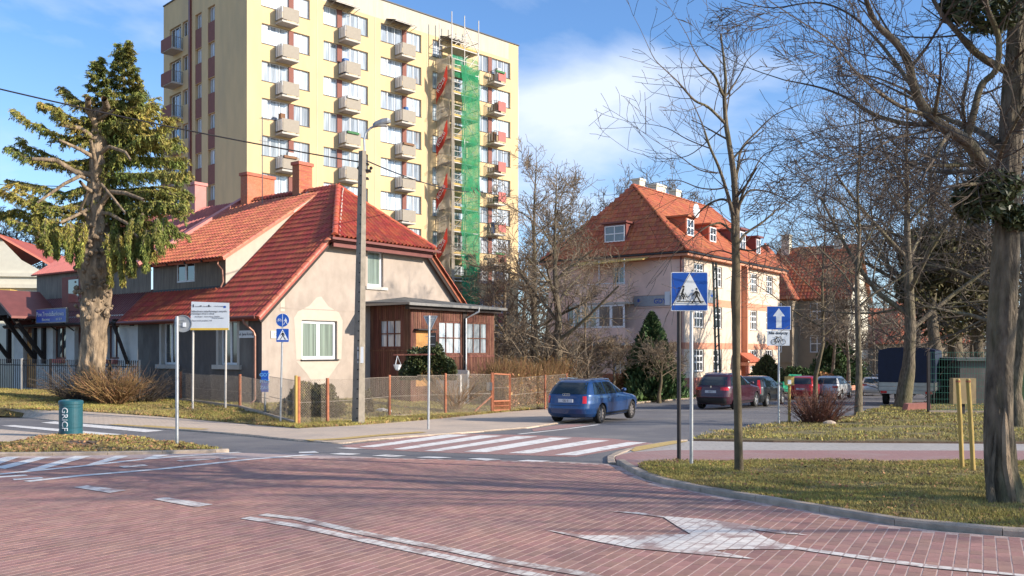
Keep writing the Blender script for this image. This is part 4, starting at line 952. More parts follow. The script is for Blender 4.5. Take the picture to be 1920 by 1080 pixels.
b = MB(); b.tube([(px_ + .5, VY - .5, 3.6), (px_ + .48, VY - .48, 3.42), (px_, VY - .12, 3.1), (px_, VY - .12, ZG)], .05, 8); b.build('veranda_downpipe', steel, H)
px_ = BF.hit('u', 840, 603, VY - .8)[0]
MB().box(px_, px_ + .12, VY - 1.5, VY - .1, ZG, .55).box(px_ + .5, px_ + .62, VY - 1.5, VY - .1, ZG, .75).build('stair_cheek', whitew, H)
for i in range(4): MB().box(px_ + .13, px_ + .49, VY - 1.4 + i * .3, VY - 1.1 + i * .3, ZG, -.45 + i * .17).build('step', concl, H)
# name plates and small fittings
def wall_plate(label, face, off, a0, a1, z0, z1, m, text, tm, size, frame=BF, cat='sign'):
    t = thing('wall_sign', label, cat, frame.o[:2] + (0,), frame.ang)
    lbox(t, 'board', face, off, a0, a1, -.035, -.01, z0, z1, m)
    if text:
        me = text_mesh(text, size, tm, .003)
        c = fmap(face, off, (a0 + a1) / 2, (z0 + z1) / 2, -.042)
        o = link('lettering', me, t); o.matrix_local = Matrix.Translation(c) @ Matrix.Rotation(R(-90) if face == 'v' else 0, 4, 'Z') @ Matrix.Rotation(R(90), 4, 'X')
    return t
wall_plate('small pale street name plate on the dark grey house wall beside the copper downpipe', 'v', 0, .46, 1.42, 2.12, 2.42, signwhite, 'ul. Jana Kremp', textdark, .16)
wall_plate('small cream plate on the beige gable wall behind the blue crossing sign', 'u', 0, .42, .98, 2.1, 2.4, creamw, '12 B', textdark, .17)
wall_plate('tiny white box high on the dark grey wall under the gutter', 'v', 0, .85, 1.0, 2.62, 2.9, concl, '', textdark, .1, cat='box')
wall_plate('small white notice on the concrete lamp post', 'u', 0, 0, .01, -5, -4.99, signwhite, '', textdark, .1) if False else None

# ================================================================= WHITE HOUSE IN THE SAME ROW
Wh = thing('white_terrace_house', 'low white house with brown sheet metal roof and black timber porch behind the spruce', 'house', BF.o[:2] + (0,), BF.ang)
Y1 = 21.2
opsW = [(10.6, 11.7, 1.22, 2.8), (15.6, 16.93, 1.2, 2.82), (13.7, 14.75, -.35, 3.0), (18.75, 20.15, -.35, 3.05)]
wall(Wh, 'front_wall', 'v', 0, YF + .005, Y1, ZG, 3.3, opsW, whitew, 0.22)
window(Wh, 'v', 0, 10.6, 11.7, 1.22, 2.8, .16, 2, 1, .08, .08, gm=glass, fm=woodd); window(Wh, 'v', 0, 15.6, 16.93, 1.2, 2.82, .16, 2, 1, .08, .08, gm=glassd, fm=woodd)
for a0, a1, zt_ in ((13.7, 14.75, 3.0), (18.75, 20.15, 3.05)):
    w_ = a1 - a0; r_ = w_ / 2; b = MB()
    for sgn, xa in ((1, a0), (-1, a1)):
        P = [(xa, zt_)] + [(a0 + r_ - sgn * r_ * math.cos(th), zt_ - r_ + r_ * math.sin(th)) for th in [math.pi / 2 * i / 6 for i in range(6, -1, -1)]]
        b.plate([fmap('v', 0, a, z, .005) for a, z in P], (.2, 0, 0))
    b.build('arch_spandrel', whitew, Wh)
    d = MB().box(.2, .24, a0 + .02, a1 - .02, -.35, zt_ - .02).build('door', woodd, Wh)
    bb = MB()
    for i in range(7): bb.box(.17, .198, a0 + .08 + i * (w_ - .16) / 7, a0 + .08 + (i + .7) * (w_ - .16) / 7, -.3, zt_ - .5)
    bb.build('door_boards', woodl if a0 > 15 else woodd, d)
for a0, a1 in ((10.6, 11.7), (15.6, 16.93)): lbox(Wh, 'flower_box', 'v', 0, a0 + .1, a1 - .1, -.2, 0, 1.0, 1.2, balred)
def ribbed(parent, name, P0, eu, ev, poly_w, L, m, step=.22, h=.03):
    """sheet metal roof: plate plus standing ribs"""
    P0, eu, ev = Vector(P0), Vector(eu).normalized(), Vector(ev).normalized(); en = eu.cross(ev); en = en if en.z > 0 else -en
    o = MB().plate([P0, P0 + eu * poly_w, P0 + eu * poly_w + ev * L, P0 + ev * L], -en * .08).build(name, m, parent)
    b = MB(); a = 0.05
    while a < poly_w - .05:
        p = P0 + eu * a; q_ = p + ev * L
        b.add([p, p + eu * .05, q_ + eu * .05, q_, p + en * h + eu * .012, p + en * h + eu * .038, q_ + en * h + eu * .038, q_ + en * h + eu * .012], [(0, 4, 7, 3), (4, 5, 6, 7), (5, 1, 2, 6), (0, 1, 5, 4), (3, 7, 6, 2)])
        a += step
    r_ = b.build('roof_ribs', m, o); r_['kind'] = 'stuff'; return o
ribbed(Wh, 'lower_roof', (-.42, ROOFY + .01, EZ - .42 * K), (0, 1, 0), (1, 0, K), Y1 - ROOFY + .3, 1.75 * sl, metalroof)
ribbed(Wh, 'upper_roof', (.9, ROOFY + .35, 5.75), (0, 1, 0), (1, 0, .655), 11.0, 5.6 * math.hypot(1, .655), metalroof2)
wall(Wh, 'upper_wall', 'v', 1.2, ROOFY, Y1, 4.3, 5.9, [], greydm, .1)
deck([(12.5, ROOFY, 5.0), (12.5, Y1, 5.0), (6.4, Y1, 9.35), (6.4, ROOFY, 9.35)], metalroof2, .1, 'rear_roof', Wh)
MB().box(1.3, 12.4, Y1 - .02, Y1, ZG, 5.2).build('end_wall', whitew, Wh)
b = MB(); b.box(.35, 1.19, 14.3, 16.7, 3.6, 5.35); b.build('roof_hatch', brownp, Wh)
lbox(Wh, 'hatch_window', 'v', .35, 15.0, 16.0, -.02, .0, 4.05, 5.2, glassd)
chimney(Wh, (6.0, 13.6), .7, .7, 8.4, 10.6, flashm)
b = MB(); b.tube([(-.52, ROOFY, 2.9), (-.52, Y1, 2.9)], .07, 8); b.build('gutter', timber, Wh)
b = MB(); b.bar((-.55, 10.2, 2.95), (-.08, 9.7, 1.0), .13); b.bar((-.55, 10.2, 3.0), (-.02, 10.2, 3.0), .12); b.build('eaves_bracket', timber, Wh)
lbox(Wh, 'lamp_box', 'v', 0, 9.3, 9.5, -.12, 0, 2.75, 3.05, darkmetal)
# porch
py0, py1, pyc = 17.2, 22.0, 19.6
b = MB()
for s_, ya in ((1, py0), (-1, py1)):
    b.plate([(-1.9, ya, 3.35), (-1.9, pyc, 4.75), (.6, pyc, 4.75), (.6, ya, 3.35)], (0, 0, -.12))
b.build('porch_roof', metalroof, Wh)
b = MB(); b.plate([(-1.85, py0 + .4, 3.4), (-1.85, py1 - .4, 3.4), (-1.85, pyc, 4.6)], (.05, 0, 0)); b.build('porch_gable', timber, Wh)
b = MB()
for ya in (py0 + .5, pyc - .9, py1 - .4):
    MB().bar((-.08, ya, .95), (-.08, ya, 3.4), .2).bar((-.1, ya, 1.25), (-1.6, ya, 3.3), .18).bar((-.08, ya, 3.32), (-1.85, ya, 3.32), .16).build('porch_bracket', timber, Wh)
t = thing('shop_sign', 'long blue shop sign with white lettering under the brown roof left of the spruce trunk', 'sign', BF.o[:2] + (0,), BF.ang)
lbox(t, 'board', 'v', -.75, 13.9, 16.9, -.08, .0, 3.02, 3.66, signblue)
b = MB()
for a0, a1, z0, z1 in ((13.86, 16.94, 2.98, 3.02), (13.86, 16.94, 3.66, 3.70), (13.86, 13.9, 3.02, 3.66), (16.9, 16.94, 3.02, 3.66)): b.box(-.85, -.74, a0, a1, z0, z1)
b.build('frame', rail, t)
for txt, sz, yy, zz in (('Pow.TrendaBankowo', .32, 15.5, 3.42), ('Biurowiec', .2, 15.9, 3.16), ('tel. 58 4', .18, 14.6, 3.16)):
    o = link('lettering', text_mesh(txt, sz, signwhite, .003), t); o.matrix_local = Matrix.Translation((-.84, yy, zz)) @ Matrix.Rotation(R(-90), 4, 'Z') @ Matrix.Rotation(R(90), 4, 'X')
MB().bar((-.7, 14.6, 3.0), (-.1, 14.6, 2.6), .05).build('bracket', darkmetal, t); MB().bar((-.7, 16.2, 3.0), (-.1, 16.2, 2.6), .05).build('bracket', darkmetal, t)

# ---- cream gabled building at the far left
Cr = thing('cream_building', 'cream house with red roof at the far left edge behind the spruce', 'house', (W(110, 700, 60).x, 60, 0), R(8))
Lc = 14.0
b = MB(); b.add([(-Lc, 0, -2), (0, 0, -2), (0, 0, 6.3), (-2.3, 0, 7.6), (-3.6, 0, 9.0), (-Lc, 0, 4.0)], [(0, 1, 2, 3, 4, 5)]); b.box(-Lc, 0, .02, 10, -2, 6); b.build('wall', creamw, Cr)
b = MB(); b.box(-Lc, -.6, -.18, -.01, 6.5, 6.75).box(-Lc, -.3, -.28, -.01, 5.75, 6.0); b.build('cornice', creamw, Cr)
b = MB(); b.plate([(-Lc, -.35, 3.8), (-3.5, -.35, 9.05), (-3.5, 10, 9.05), (-Lc, 10, 3.8)], (0, 0, .18)); b.plate([(-3.5, -.3, 9.05), (.3, 3, 6.4), (.3, 10, 6.4), (-3.5, 10, 9.05)], (0, 0, .15)); b.build('roof', tile, Cr)
tile_field(Cr, (-Lc, -.35, 4.0), (0, 1, 0), (1, 0, .5), [(0, 0), (10, 0), (10, 11.6), (0, 11.6)], .3, .4, tile)
b = MB()
for i in range(22): b.box(-Lc + .5 + i * .5, -Lc + .98 + i * .5, -1.3, -.1, 5.2 + rnd.uniform(-.02, .02), 5.6)
b.build('scalloped_awning', stake, Cr)
for i, x in enumerate((-2.9, -5.4, -8)): window(Cr, 'u', -.01, x, x + 1.3, 3.4, 4.9, -.04, 2, 1, .08, .08, gm=glass)
# ================================================================= PINK HOUSE ACROSS THE STREET
Pk = thing('pink_apartment_house', 'three storey pink house with orange tiled hipped roof and dormers across the street', 'house', PF.o[:2] + (0,), PF.ang)
PL, PW, PZ0, PE, PR = 18.9, 12.0, -3.2, 8.95, 14.8
cols = [(1.67, 3.32), (5.0, 6.6), (12.29, 13.79), (15.83, 17.32)]
rowsz = [(6.6, 8.2), (3.4, 5.05), (0.1, 1.75)]
ops = [(a, b_, z0, z1) for a, b_ in cols for z0, z1 in rowsz] + [(9.2, 10.4, -1.6, .55), (8.9, 10.6, 6.6, 8.2)]
wall(Pk, 'street_wall', 'u', 0, 0, PL, PZ0, PE, ops, peachw, .18)
for a, b_ in cols:
    for z0, z1 in rowsz:
        window(Pk, 'u', 0, a, b_, z0, z1, .1, 3, 1, .09, .1, gm=glassd, sill=True, split=[(z1 - z0) * .42, (z1 - z0) * .7])
lbox(Pk, 'door', 'u', 0, 9.2, 10.4, .12, .17, -1.6, .55, brownp)
window(Pk, 'u', 0, 8.9, 10.6, 6.6, 8.2, .1, 2, 2, .09, .09, gm=glassd)
for n_, z0, z1 in (('salmon_band', 5.08, 5.62), ('salmon_band', 1.78, 2.25)):
    for a, b_ in ((0, 8.9), (10.6, PL)): lbox(Pk, n_, 'u', 0, a, b_, -.03, 0, z0, z1, bandm)
lbox(Pk, 'plinth', 'u', 0, 0, 9.0, -.04, 0, PZ0, -.35, plinthm); lbox(Pk, 'plinth', 'u', 0, 10.7, PL, -.04, 0, PZ0, -.35, plinthm)
lbox(Pk, 'stair_tower', 'u', 0, 9.0, 9.16, -.5, -.002, -1.6, PE - .3, bandm); lbox(Pk, 'stair_tower', 'u', 0, 10.44, 10.6, -.5, -.002, -1.6, PE - .3, bandm)
b = MB().slab([(8.6, -1.5, .85), (11.0, -1.5, .85), (11.0, -.51, 1.5), (8.6, -.51, 1.5)], .12); b.build('door_canopy', tile2, Pk)
b = MB().box(8.8, 10.8, -1.3, -.6, .45, .72); b.build('canopy_frieze', bandm, Pk)
b = MB().box(8.85, 9.1, -1.25, -1.0, -1.8, .44).box(10.5, 10.75, -1.25, -1.0, -1.8, .44); b.build('porch_pillar', plinthm, Pk)
opsV_ = [(5.0, 6.0, 6.7, 8.05), (8.1, 9.0, .0, .9), (4.9, 5.9, -1.2, .9), (8.9, 10.2, 3.6, 5.2)]
wall(Pk, 'garden_wall', 'v', 0, 0, PW, PZ0, PE, opsV_, pinkw, .18)
for o_ in opsV_: window(Pk, 'v', 0, *o_, .1, 2, 1, .08, .08, gm=glassd)
lbox(Pk, 'salmon_band', 'v', 0, 0, PW, -.03, 0, 1.78, 2.25, bandm); lbox(Pk, 'cornice_band', 'v', 0, 0, PW, -.06, 0, 8.35, PE, bandm); lbox(Pk, 'cornice_band', 'u', 0, 0, PL, -.06, 0, 8.45, PE, bandm)
lbox(Pk, 'string_course', 'v', 0, 0, 4.15, -.08, 0, 5.78, 5.9, pinkw); lbox(Pk, 'string_course', 'v', 0, 0, 4.15, -.08, 0, 4.86, 4.95, pinkw)
# bay with loggias on the garden side
lbox(Pk, 'bay_floor', 'v', 0, 4.2, 8.8, -1.3, 0, 2.2, 3.35, pinkw); lbox(Pk, 'bay_parapet', 'v', 0, 4.2, 8.8, -1.3, -1.15, 5.3, 6.6, pinkw)
lbox(Pk, 'bay_parapet', 'v', 0, 4.2, 4.32, -1.15, 0, 5.3, 6.6, pinkw)
lbox(Pk, 'bay_slab', 'v', 0, 4.15, 8.85, -1.35, 0, 5.15, 5.298, concl); lbox(Pk, 'bay_slab', 'v', 0, 4.15, 8.85, -1.35, 0, 2.05, 2.19, concl)
window(Pk, 'v', -1.3, 4.25, 6.6, 3.37, 5.13, .03, 2, 1, .14, .22, gm=mat('beige_curtain_glass', (.17, .13, .10), .2, .3, 1.2, stretch=(8, 1, .4), spec=.4)); window(Pk, 'v', -1.3, 6.62, 8.8, 3.37, 5.13, .03, 3, 1, .12, .16, gm=glassd)
b = MB()
for y in (4.25, 6.45): b.box(-1.28, -1.22, y, y + .06, 6.6, 8.5)
b.bar((-1.25, 4.2, 6.72), (-1.25, 8.8, 6.72), .05); b.build('loggia_post', signwhite, Pk)
b = MB().slab([(-1.5, 2.6, 8.35), (-1.5, 9.2, 8.2), (0, 9.2, 8.75), (0, 2.6, 8.75)], .06); b.build('loggia_roof', stake, Pk)
MB().box(PL - .02, PL, 0, PW, PZ0, PE).build('end_wall', peachw, Pk)
b = MB(); b.tube([(-.12, .22, PE - .3), (-.12, .22, PZ0)], .06, 6); b.build('downpipe', metalroof, Pk)
t = thing('wall_banner', 'pale grey banner strip with GDY lettering on the pink wall behind the blue crossing sign', 'banner', PF.o[:2] + (0,), PF.ang)
lbox(t, 'cloth', 'v', 0, .15, 4.1, -.12, -.09, 4.97, 5.75, signgrey); 
for txt, yy, sz in (('GDY', 1.9, .5), ('*', 3.7, .6)):
    o = link('lettering', text_mesh(txt, sz, signblue, .003, bold=True), t); o.matrix_local = Matrix.Translation((-.13, yy, 5.3)) @ Matrix.Rotation(R(-90), 4, 'Z') @ Matrix.Rotation(R(90), 4, 'X')
lbox(t, 'white_sheet', 'v', 0, 1.1, 1.5, -.15, -.13, 5.0, 6.0, signwhite); lbox(t, 'white_sheet', 'v', 0, .2, .75, -.15, -.13, 5.05, 5.95, signwhite)
t = thing('wall_banner', 'grey banner with a dark emblem on the peach wall right of the blue crossing sign', 'banner', PF.o[:2] + (0,), PF.ang)
lbox(t, 'cloth', 'u', 0, 3.4, 5.2, -.1, -.07, 5.3, 6.3, signgrey); b = MB().plate([(4.2, -.11, 5.85), (4.45, -.11, 5.95), (4.5, -.11, 6.15), (4.6, -.11, 5.93), (4.9, -.11, 5.9), (4.6, -.11, 5.75)], (0, .005, 0)); b.build('emblem', signblue, t)
# hipped roof
e = .55; zE = PE - .1; hx = 3.2
A0, A1, A2, A3 = Vector((-e, -e, zE)), Vector((PL + e, -e, zE)), Vector((PL + e, PW + e, zE)), Vector((-e, PW + e, zE))
R0, R1 = Vector((hx, PW / 2, PR)), Vector((PL - 1.5, PW / 2, PR))
for pts in ([A0, A1, R1, R0], [A3, A0, R0], [A1, A2, R1], [A2, A3, R0, R1]): deck(pts, tile2, .12, 'roof_deck', Pk)
MB().box(-e, PL + e, -e + .02, -.07, zE - .32, zE - .15).box(-e + .02, -.07, -.06, PW + e, zE - .32, zE - .15).build('eaves_cornice', bandm, Pk)
MB().box(-e - .1, PL + e, -e - .12, -e - .005, zE - .12, zE + .0).box(-e - .12, -e - .005, -e, PW + e, zE - .12, zE).build('gutter', darkmetal, Pk)
def face_tiles(P0, P1, top, **k):
    eu = (P1 - P0).normalized(); foot = lambda p: (p - P0).dot(eu)
    m0 = top[0] - P0 - eu * foot(top[0]); ev = m0.normalized(); L = m0.length
    poly = [(0, 0), ((P1 - P0).length, 0)] + [(foot(p), (p - P0).dot(ev)) for p in top]
    tile_field(Pk, P0, eu, ev, poly, .34, .42, tile2, seg=3, amp=.03, th=.035, **k)
face_tiles(A0, A1, [R1, R0]); face_tiles(A0, A3, [R0])
ridge_tiles(Pk, A0 + Vector((0, 0, .06)), R0 + Vector((0, 0, .06)), .14, .5, tile2); ridge_tiles(Pk, R0 + Vector((0, 0, .05)), R1 + Vector((0, 0, .05)), .14, .5, tile2); ridge_tiles(Pk, A1 + Vector((0, 0, .06)), R1 + Vector((0, 0, .06)), .14, .5, tile2)
sR = (PR - zE) / (PW / 2 + e)
def dormer(parent, face, a0, a1, z0, z1, deep, m, fm=whitef, rm=tile2, over=.25, slope=.12, gm=glassd):
    """shed dormer standing in a roof slope; its front sits where the slope reaches z0"""
    if face == 'u': off = -e + (z0 - zE) / sR; back = -e + (z1 + .4 - zE) / sR + .8
    else: s2 = (PR - zE) / (hx + e); off = -e + (z0 - zE) / s2; back = -e + (z1 + .4 - zE) / s2 + .5
    p, q_ = fmap(face, off, a0, 0, 0), fmap(face, back, a1, 0, 0)
    o = MB().box(p[0], q_[0], p[1], q_[1], z0 - .1, z1).build('dormer', m, parent)
    w_ = window(o, face, off, a0 + .12, a1 - .12, z0 + .1, z1 - .15, -.05, 2, 2, .08, .08, fm=fm, gm=gm)
    p, q_ = fmap(face, off - over, a0 - over * .6, 0, 0), fmap(face, back + .2, a1 + over * .6, 0, 0)
    MB().box(p[0], q_[0], p[1], q_[1], z1 + .002, z1 + .14).build('dormer_roof', rm, o)
    return o
dormer(Pk, 'v', 4.9, 6.9, 9.9, 11.4, 2, metalroof, rm=metalroof)
dormer(Pk, 'u', 2.4, 3.8, 10.3, 11.8, 2, tile2, rm=tile2); dormer(Pk, 'u', 6.2, 7.6, 10.2, 11.6, 2, tile2)
dormer(Pk, 'u', 11.6, 13.0, 10.0, 11.8, 2, metalroof, rm=metalroof); dormer(Pk, 'u', 15.2, 16.3, 10.0, 11.5, 2, metalroof, rm=metalroof)
b = MB(); b.lathe([(.02, 0), (.3, .05), (.52, .14), (.55, .18), (.4, .12), (.02, .04)], 18, (0, 0, 0), 0, 'y'); b.build('satellite_dish', signwhite, Pk, (3.3, -e + 1.0, 12.3))
for x, sx, sy in ((5.1, .9, .7), (8.0, 1.7, .8), (11.6, .9, .7)): chimney(Pk, (x, PW / 2 + .5), sx, sy, 13.6, 15.6, creamw)

# ================================================================= TAN HOUSE FURTHER DOWN THE STREET
TN = Frame(1590, 96, 56)
Tn = thing('tan_apartment_house', 'tan house with steep red roofs beyond the pink house, partly hidden by trees', 'house', TN.o[:2] + (0,), TN.ang)
e2 = 7.6
opsT = [(a, a + 1.5, z, z + 1.9) for z in (5.0, 1.5, -1.9) for a in (2.5, 7.0, 11.0)]
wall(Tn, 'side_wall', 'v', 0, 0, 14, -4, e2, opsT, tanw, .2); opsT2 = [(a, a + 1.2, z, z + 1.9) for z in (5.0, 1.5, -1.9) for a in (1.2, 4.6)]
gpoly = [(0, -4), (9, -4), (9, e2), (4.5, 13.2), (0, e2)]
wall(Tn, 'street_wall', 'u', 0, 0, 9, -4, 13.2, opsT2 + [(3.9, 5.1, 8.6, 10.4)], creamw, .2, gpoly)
for o_ in opsT: window(Tn, 'v', 0, *o_, .12, 2, 2, .1, .1, gm=glassd)
for o_ in opsT2 + [(3.9, 5.1, 8.6, 10.4)]: window(Tn, 'u', 0, *o_, .12, 2, 2, .1, .1, gm=glassd)
lbox(Tn, 'plinth', 'u', 0, 0, 9, -.05, 0, -4, -1.9, bandm)
def tdeck(pts): deck(pts, tile2, .15, 'roof_deck', Tn)
tdeck([(-.5, -.4, 7.2), (-.5, 9, 7.2), (4.5, 9, 13.3), (4.5, -.4, 13.3)]); tdeck([(9.5, -.4, 7.2), (4.5, -.4, 13.3), (4.5, 9, 13.3), (9.5, 9, 7.2)])
tile_field(Tn, (-.5, -.4, 7.25), (0, 1, 0), (5, 0, 6.1), [(0, 0), (9.4, 0), (9.4, 7.9), (0, 7.9)], .4, .5, tile2, seg=3, amp=.035, th=.04)
# hipped wing on the left with its own peak
h0, h1, h2, h3, ap = Vector((-2.2, 5.0, 7.2)), Vector((-2.2, 14.6, 7.2)), Vector((8, 14.6, 7.2)), Vector((8, 5.0, 7.2)), Vector((2.6, 9.8, 13.9))
for q_ in ((h0, h1, ap), (h3, h0, ap), (h1, h2, ap), (h2, h3, ap)): tdeck(list(q_))
def ft2(P0, P1, tp): 
    eu = (P1 - P0).normalized(); f_ = (tp - P0).dot(eu); mm = tp - P0 - eu * f_
    tile_field(Tn, P0, eu, mm, [(0, 0), ((P1 - P0).length, 0), (f_, mm.length)], .4, .5, tile2, seg=3, amp=.035, th=.04)
ft2(h0, h1, ap); ft2(h0, h3, ap)
ridge_tiles(Tn, h0, ap, .16, .5, tile3)
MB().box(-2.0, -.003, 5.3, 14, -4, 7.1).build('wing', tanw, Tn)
for z in (5.0, 1.5, -1.9):
    for a in (6.4, 10.2): window(Tn, 'v', -2.0, a, a + 1.5, z, z + 1.8, -.05, 2, 2, .1, .1, gm=glassd)
lbox(Tn, 'string_course', 'v', -2.0, 5.3, 14, -.1, 0, .4, .6, tanw)
for x, y, z in ((3.8, 7.4, 14.8), (4.1, 1.6, 14.4), (1.0, 13, 14.6)): chimney(Tn, (x, y), 1.0, .9, 11, z, creamw)
b = MB().box(0, 13, 0, 10, -4, 2.2); ov = thing('olive_building', 'low olive green building at the end of the street', 'building', (W(1622, 700, 118).x, 118, 0), R(4))
b.build('wall', olivew, ov); MB().box(-.3, 13.3, -.3, 10.3, 2.201, 2.5).build('roof', metalroof, ov); MB().box(4, 5.6, -.04, -.01, -2.2, -.4).build('window', glassd, ov)
bb_ = thing('far_brick_house', 'reddish brown roofed house far behind the blue truck', 'house', (W(1690, 700, 100).x, 100, 0), R(6))
MB().box(0, 8, 0, 9, -4, 2.6).build('wall', tanw, bb_); b = MB().plate([(-.5, -.5, 2.6), (8.5, -.5, 2.6), (6.5, 4.5, 7.4), (2, 4.5, 7.4)], (0, 0, -.15)).plate([(-.5, -.5, 2.6), (2, 4.5, 7.4), (-.5, 9.5, 2.6)], (0, 0, -.15)); b.build('roof', tile2, bb_)
fr = thing('far_pale_house', 'pale house far away between the truck and the tan house', 'house', (W(1632, 700, 150).x, 150, 0), R(-5))
MB().box(0, 9, 0, 9, -4, 6.2).build('wall', creamw, fr); MB().plate([(-.5, -.5, 6.2), (9.5, -.5, 6.2), (8, 4.5, 9), (1, 4.5, 9)], (0, 0, -.2)).build('roof', tile2, fr); MB().box(1.2, 2.8, -.05, 0, 3.6, 5.2).box(4.6, 6.2, -.05, 0, 3.6, 5.2).build('window', glass, fr)
# tall box hall behind the right-hand fence
hb = thing('green_shed', 'dark green and grey shed behind the green wire fence on the right', 'shed', (W(1800, 700, 46).x, 46, 0), R(-8))
MB().box(0, 12, 0, 5, -2, 1.1).build('wall', greypl, hb); MB().box(-.2, 12.2, -.2, 5.2, 1.101, 1.25).build('roof', felt, hb)
MB().box(1.5, 3.2, -.06, -.01, -1.3, .9).build('door', conifer, hb)
# ================================================================= SIGNS, POSTS, BIN, LAMP POST
def post(parent, h, r, m, name='post', base=-.25, tilt=(0, 0), loc=(0, 0, 0)):
    b = MB(); b.tube([(loc[0], loc[1], base), (loc[0] + tilt[0], loc[1] + tilt[1], h)], r, 12); b.lathe([(r, h), (r * .7, h + .01), (0.001, h + .015)], 12, (loc[0] + tilt[0], loc[1] + tilt[1], 0)); b.smooth = False
    return b.build(name, m, parent)
def shape(parent, name, pts, y0, y1, m):
    """flat cut-out in the x-z plane between depths y0 (front) and y1"""
    return MB().plate([(x, y0, z) for x, z in pts], (0, y1 - y0, 0)).build(name, m, parent)
def disc(cx, cz, r, n=28): return [(cx + r * math.cos(2 * math.pi * i / n), cz + r * math.sin(2 * math.pi * i / n)) for i in range(n)]
def rrect(x0, x1, z0, z1, r=.03):
    P = []
    for cx, cz, a in ((x1 - r, z1 - r, 0), (x0 + r, z1 - r, 90), (x0 + r, z0 + r, 180), (x1 - r, z0 + r, 270)):
        for k_ in range(4): th = R(a + k_ * 30); P.append((cx + r * math.cos(th), cz + r * math.sin(th)))
    return P
def seg(p, q, w):
    p, q = Vector((p[0], p[1])), Vector((q[0], q[1])); t = (q - p).normalized(); n_ = Vector((-t.y, t.x)) * w / 2
    return [tuple(p - n_), tuple(q - n_), tuple(q + n_), tuple(p + n_)]
def figure(parts_, parent, name, y, m, th=.002):
    b = MB()
    for i, P in enumerate(parts_): b.plate([(x, y - .0004 * i, z) for x, z in P], (0, -th, 0))
    return b.build(name, m, parent)
def ringp(cx, cz, r0, r1, n=24):
    return [[(cx + r0 * math.cos(a), cz + r0 * math.sin(a)), (cx + r1 * math.cos(a), cz + r1 * math.sin(a)), (cx + r1 * math.cos(b_), cz + r1 * math.sin(b_)), (cx + r0 * math.cos(b_), cz + r0 * math.sin(b_))] for a, b_ in [(2 * math.pi * k_ / n, 2 * math.pi * (k_ + 1) / n) for k_ in range(n)]]
def walker(s, ox, oz, flip=1):
    P = lambda L: [(ox + flip * x * s, oz + z * s) for x, z in L]
    return [P(disc(0.03, .93, .07, 16)), P([(-.08, .80), (.10, .82), (.13, .45), (-.03, .42)]), P([(-.06, .80), (-.28, .50), (-.23, .46), (-.01, .68)]), P([(.08, .80), (.22, .68), (.26, .42), (.21, .41), (.15, .62), (.06, .66)]),
            P([(-.03, .46), (.08, .46), (-.08, .22), (-.22, .0), (-.32, .0), (-.14, .24)]), P([(.02, .46), (.13, .46), (.26, .2), (.38, .0), (.28, -.02), (.15, .2)]), P([(-.32, .0), (-.19, .0), (-.19, -.04), (-.38, -.04)]), P([(.28, -.02), (.38, .0), (.46, .05), (.44, .0), (.34, -.06)])]
def bicycle(s, ox, oz, rider=False):
    P = lambda L: [(ox + x * s, oz + z * s) for x, z in L]
    out_ = [P(q) for q in ringp(-.34, .2, .17, .2, 20)] + [P(q) for q in ringp(.34, .2, .17, .2, 20)]
    for a, c in (((-.34, .2), (-.14, .52)), ((-.14, .52), (.16, .52)), ((-.14, .5), (.0, .2)), ((.0, .2), (.18, .5)), ((.0, .2), (-.34, .2)), ((.16, .6), (.34, .2)), ((-.34, .2), (-.1, .5))): out_.append(P(seg(a, c, .035)))
    out_ += [P(seg((-.24, .58), (-.06, .58), .05)), P(seg((.06, .62), (.2, .62), .03)), P(disc(0, .2, .06, 10))]
    if rider: out_ += [P(disc(.0, 1.12, .09, 14)), P([(-.2, .6), (-.02, .62), (.08, .98), (-.06, 1.02)]), P(seg((.02, .95), (-.1, .75), .06)), P([(-.16, .64), (.0, .6), (.1, .4), (.02, .1), (-.04, .12), (.0, .38)]), P([(-.2, .64), (-.04, .58), (-.08, .38), (.08, .2), (.02, .16), (-.16, .36)])]
    return out_
def signpost(name, label, px, py, yaw=0, up=0.1, cat='road sign', z=None, d=None):
    p = G(px, py) if d is None else W(px, py, d)
    if z is not None: p.z = z
    return thing(name, label, cat, p, R(yaw))
# --- big pedestrian and cyclist crossing sign on twin posts
p = G(1297, 880); d = p.y; s_ = d / F; zt = W(0, 517, d).z - p.z; zb = W(0, 590, d).z - p.z; wS = 69 * s_
t = thing('crossing_sign', 'large blue crossing sign showing a cyclist and a walker on a grey steel post', 'road sign', (p.x, p.y, p.z + .06))
post(t, zt - .05, .03, steel, loc=(0, .03, 0)); cx = W(1292.5, 0, d).x - p.x
shape(t, 'panel', rrect(cx - wS / 2, cx + wS / 2, zb, zt, .02), -.012, 0, signwhite); 
shape(t, 'blue_face', rrect(cx - wS / 2 + .012, cx + wS / 2 - .012, zb + .012, zt - .012, .02), -.015, -.0125, signblue)
hz_ = zt - zb; shape(t, 'white_triangle', [(cx - wS * .47, zb + hz_ * .15), (cx + wS * .47, zb + hz_ * .15), (cx, zt - .015)], -.018, -.0155, signwhite)
figure(bicycle(wS * .34, cx - wS * .17, zb + hz_ * .26, True) + walker(wS * .40, cx + wS * .17, zb + hz_ * .21, 1) + [[(cx - wS * .36, zb + hz_ * .23), (cx + wS * .38, zb + hz_ * .23), (cx + wS * .38, zb + hz_ * .25), (cx - wS * .36, zb + hz_ * .25)]], t, 'pictogram', -.0185, black)
MB().box(cx - .12, cx + .12, 0, .015, zb + .1, zb + .14).box(cx - .12, cx + .12, 0, .015, zt - .14, zt - .1).build('clamp', steel, t)
p = G(1273, 871); t = thing('dark_post', 'slim dark brown pole just left of the large blue crossing sign post', 'pole', (p.x, p.y, p.z + .06)); post(t, W(0, 590, p.y).z - p.z + .3, .035, darkmetal)
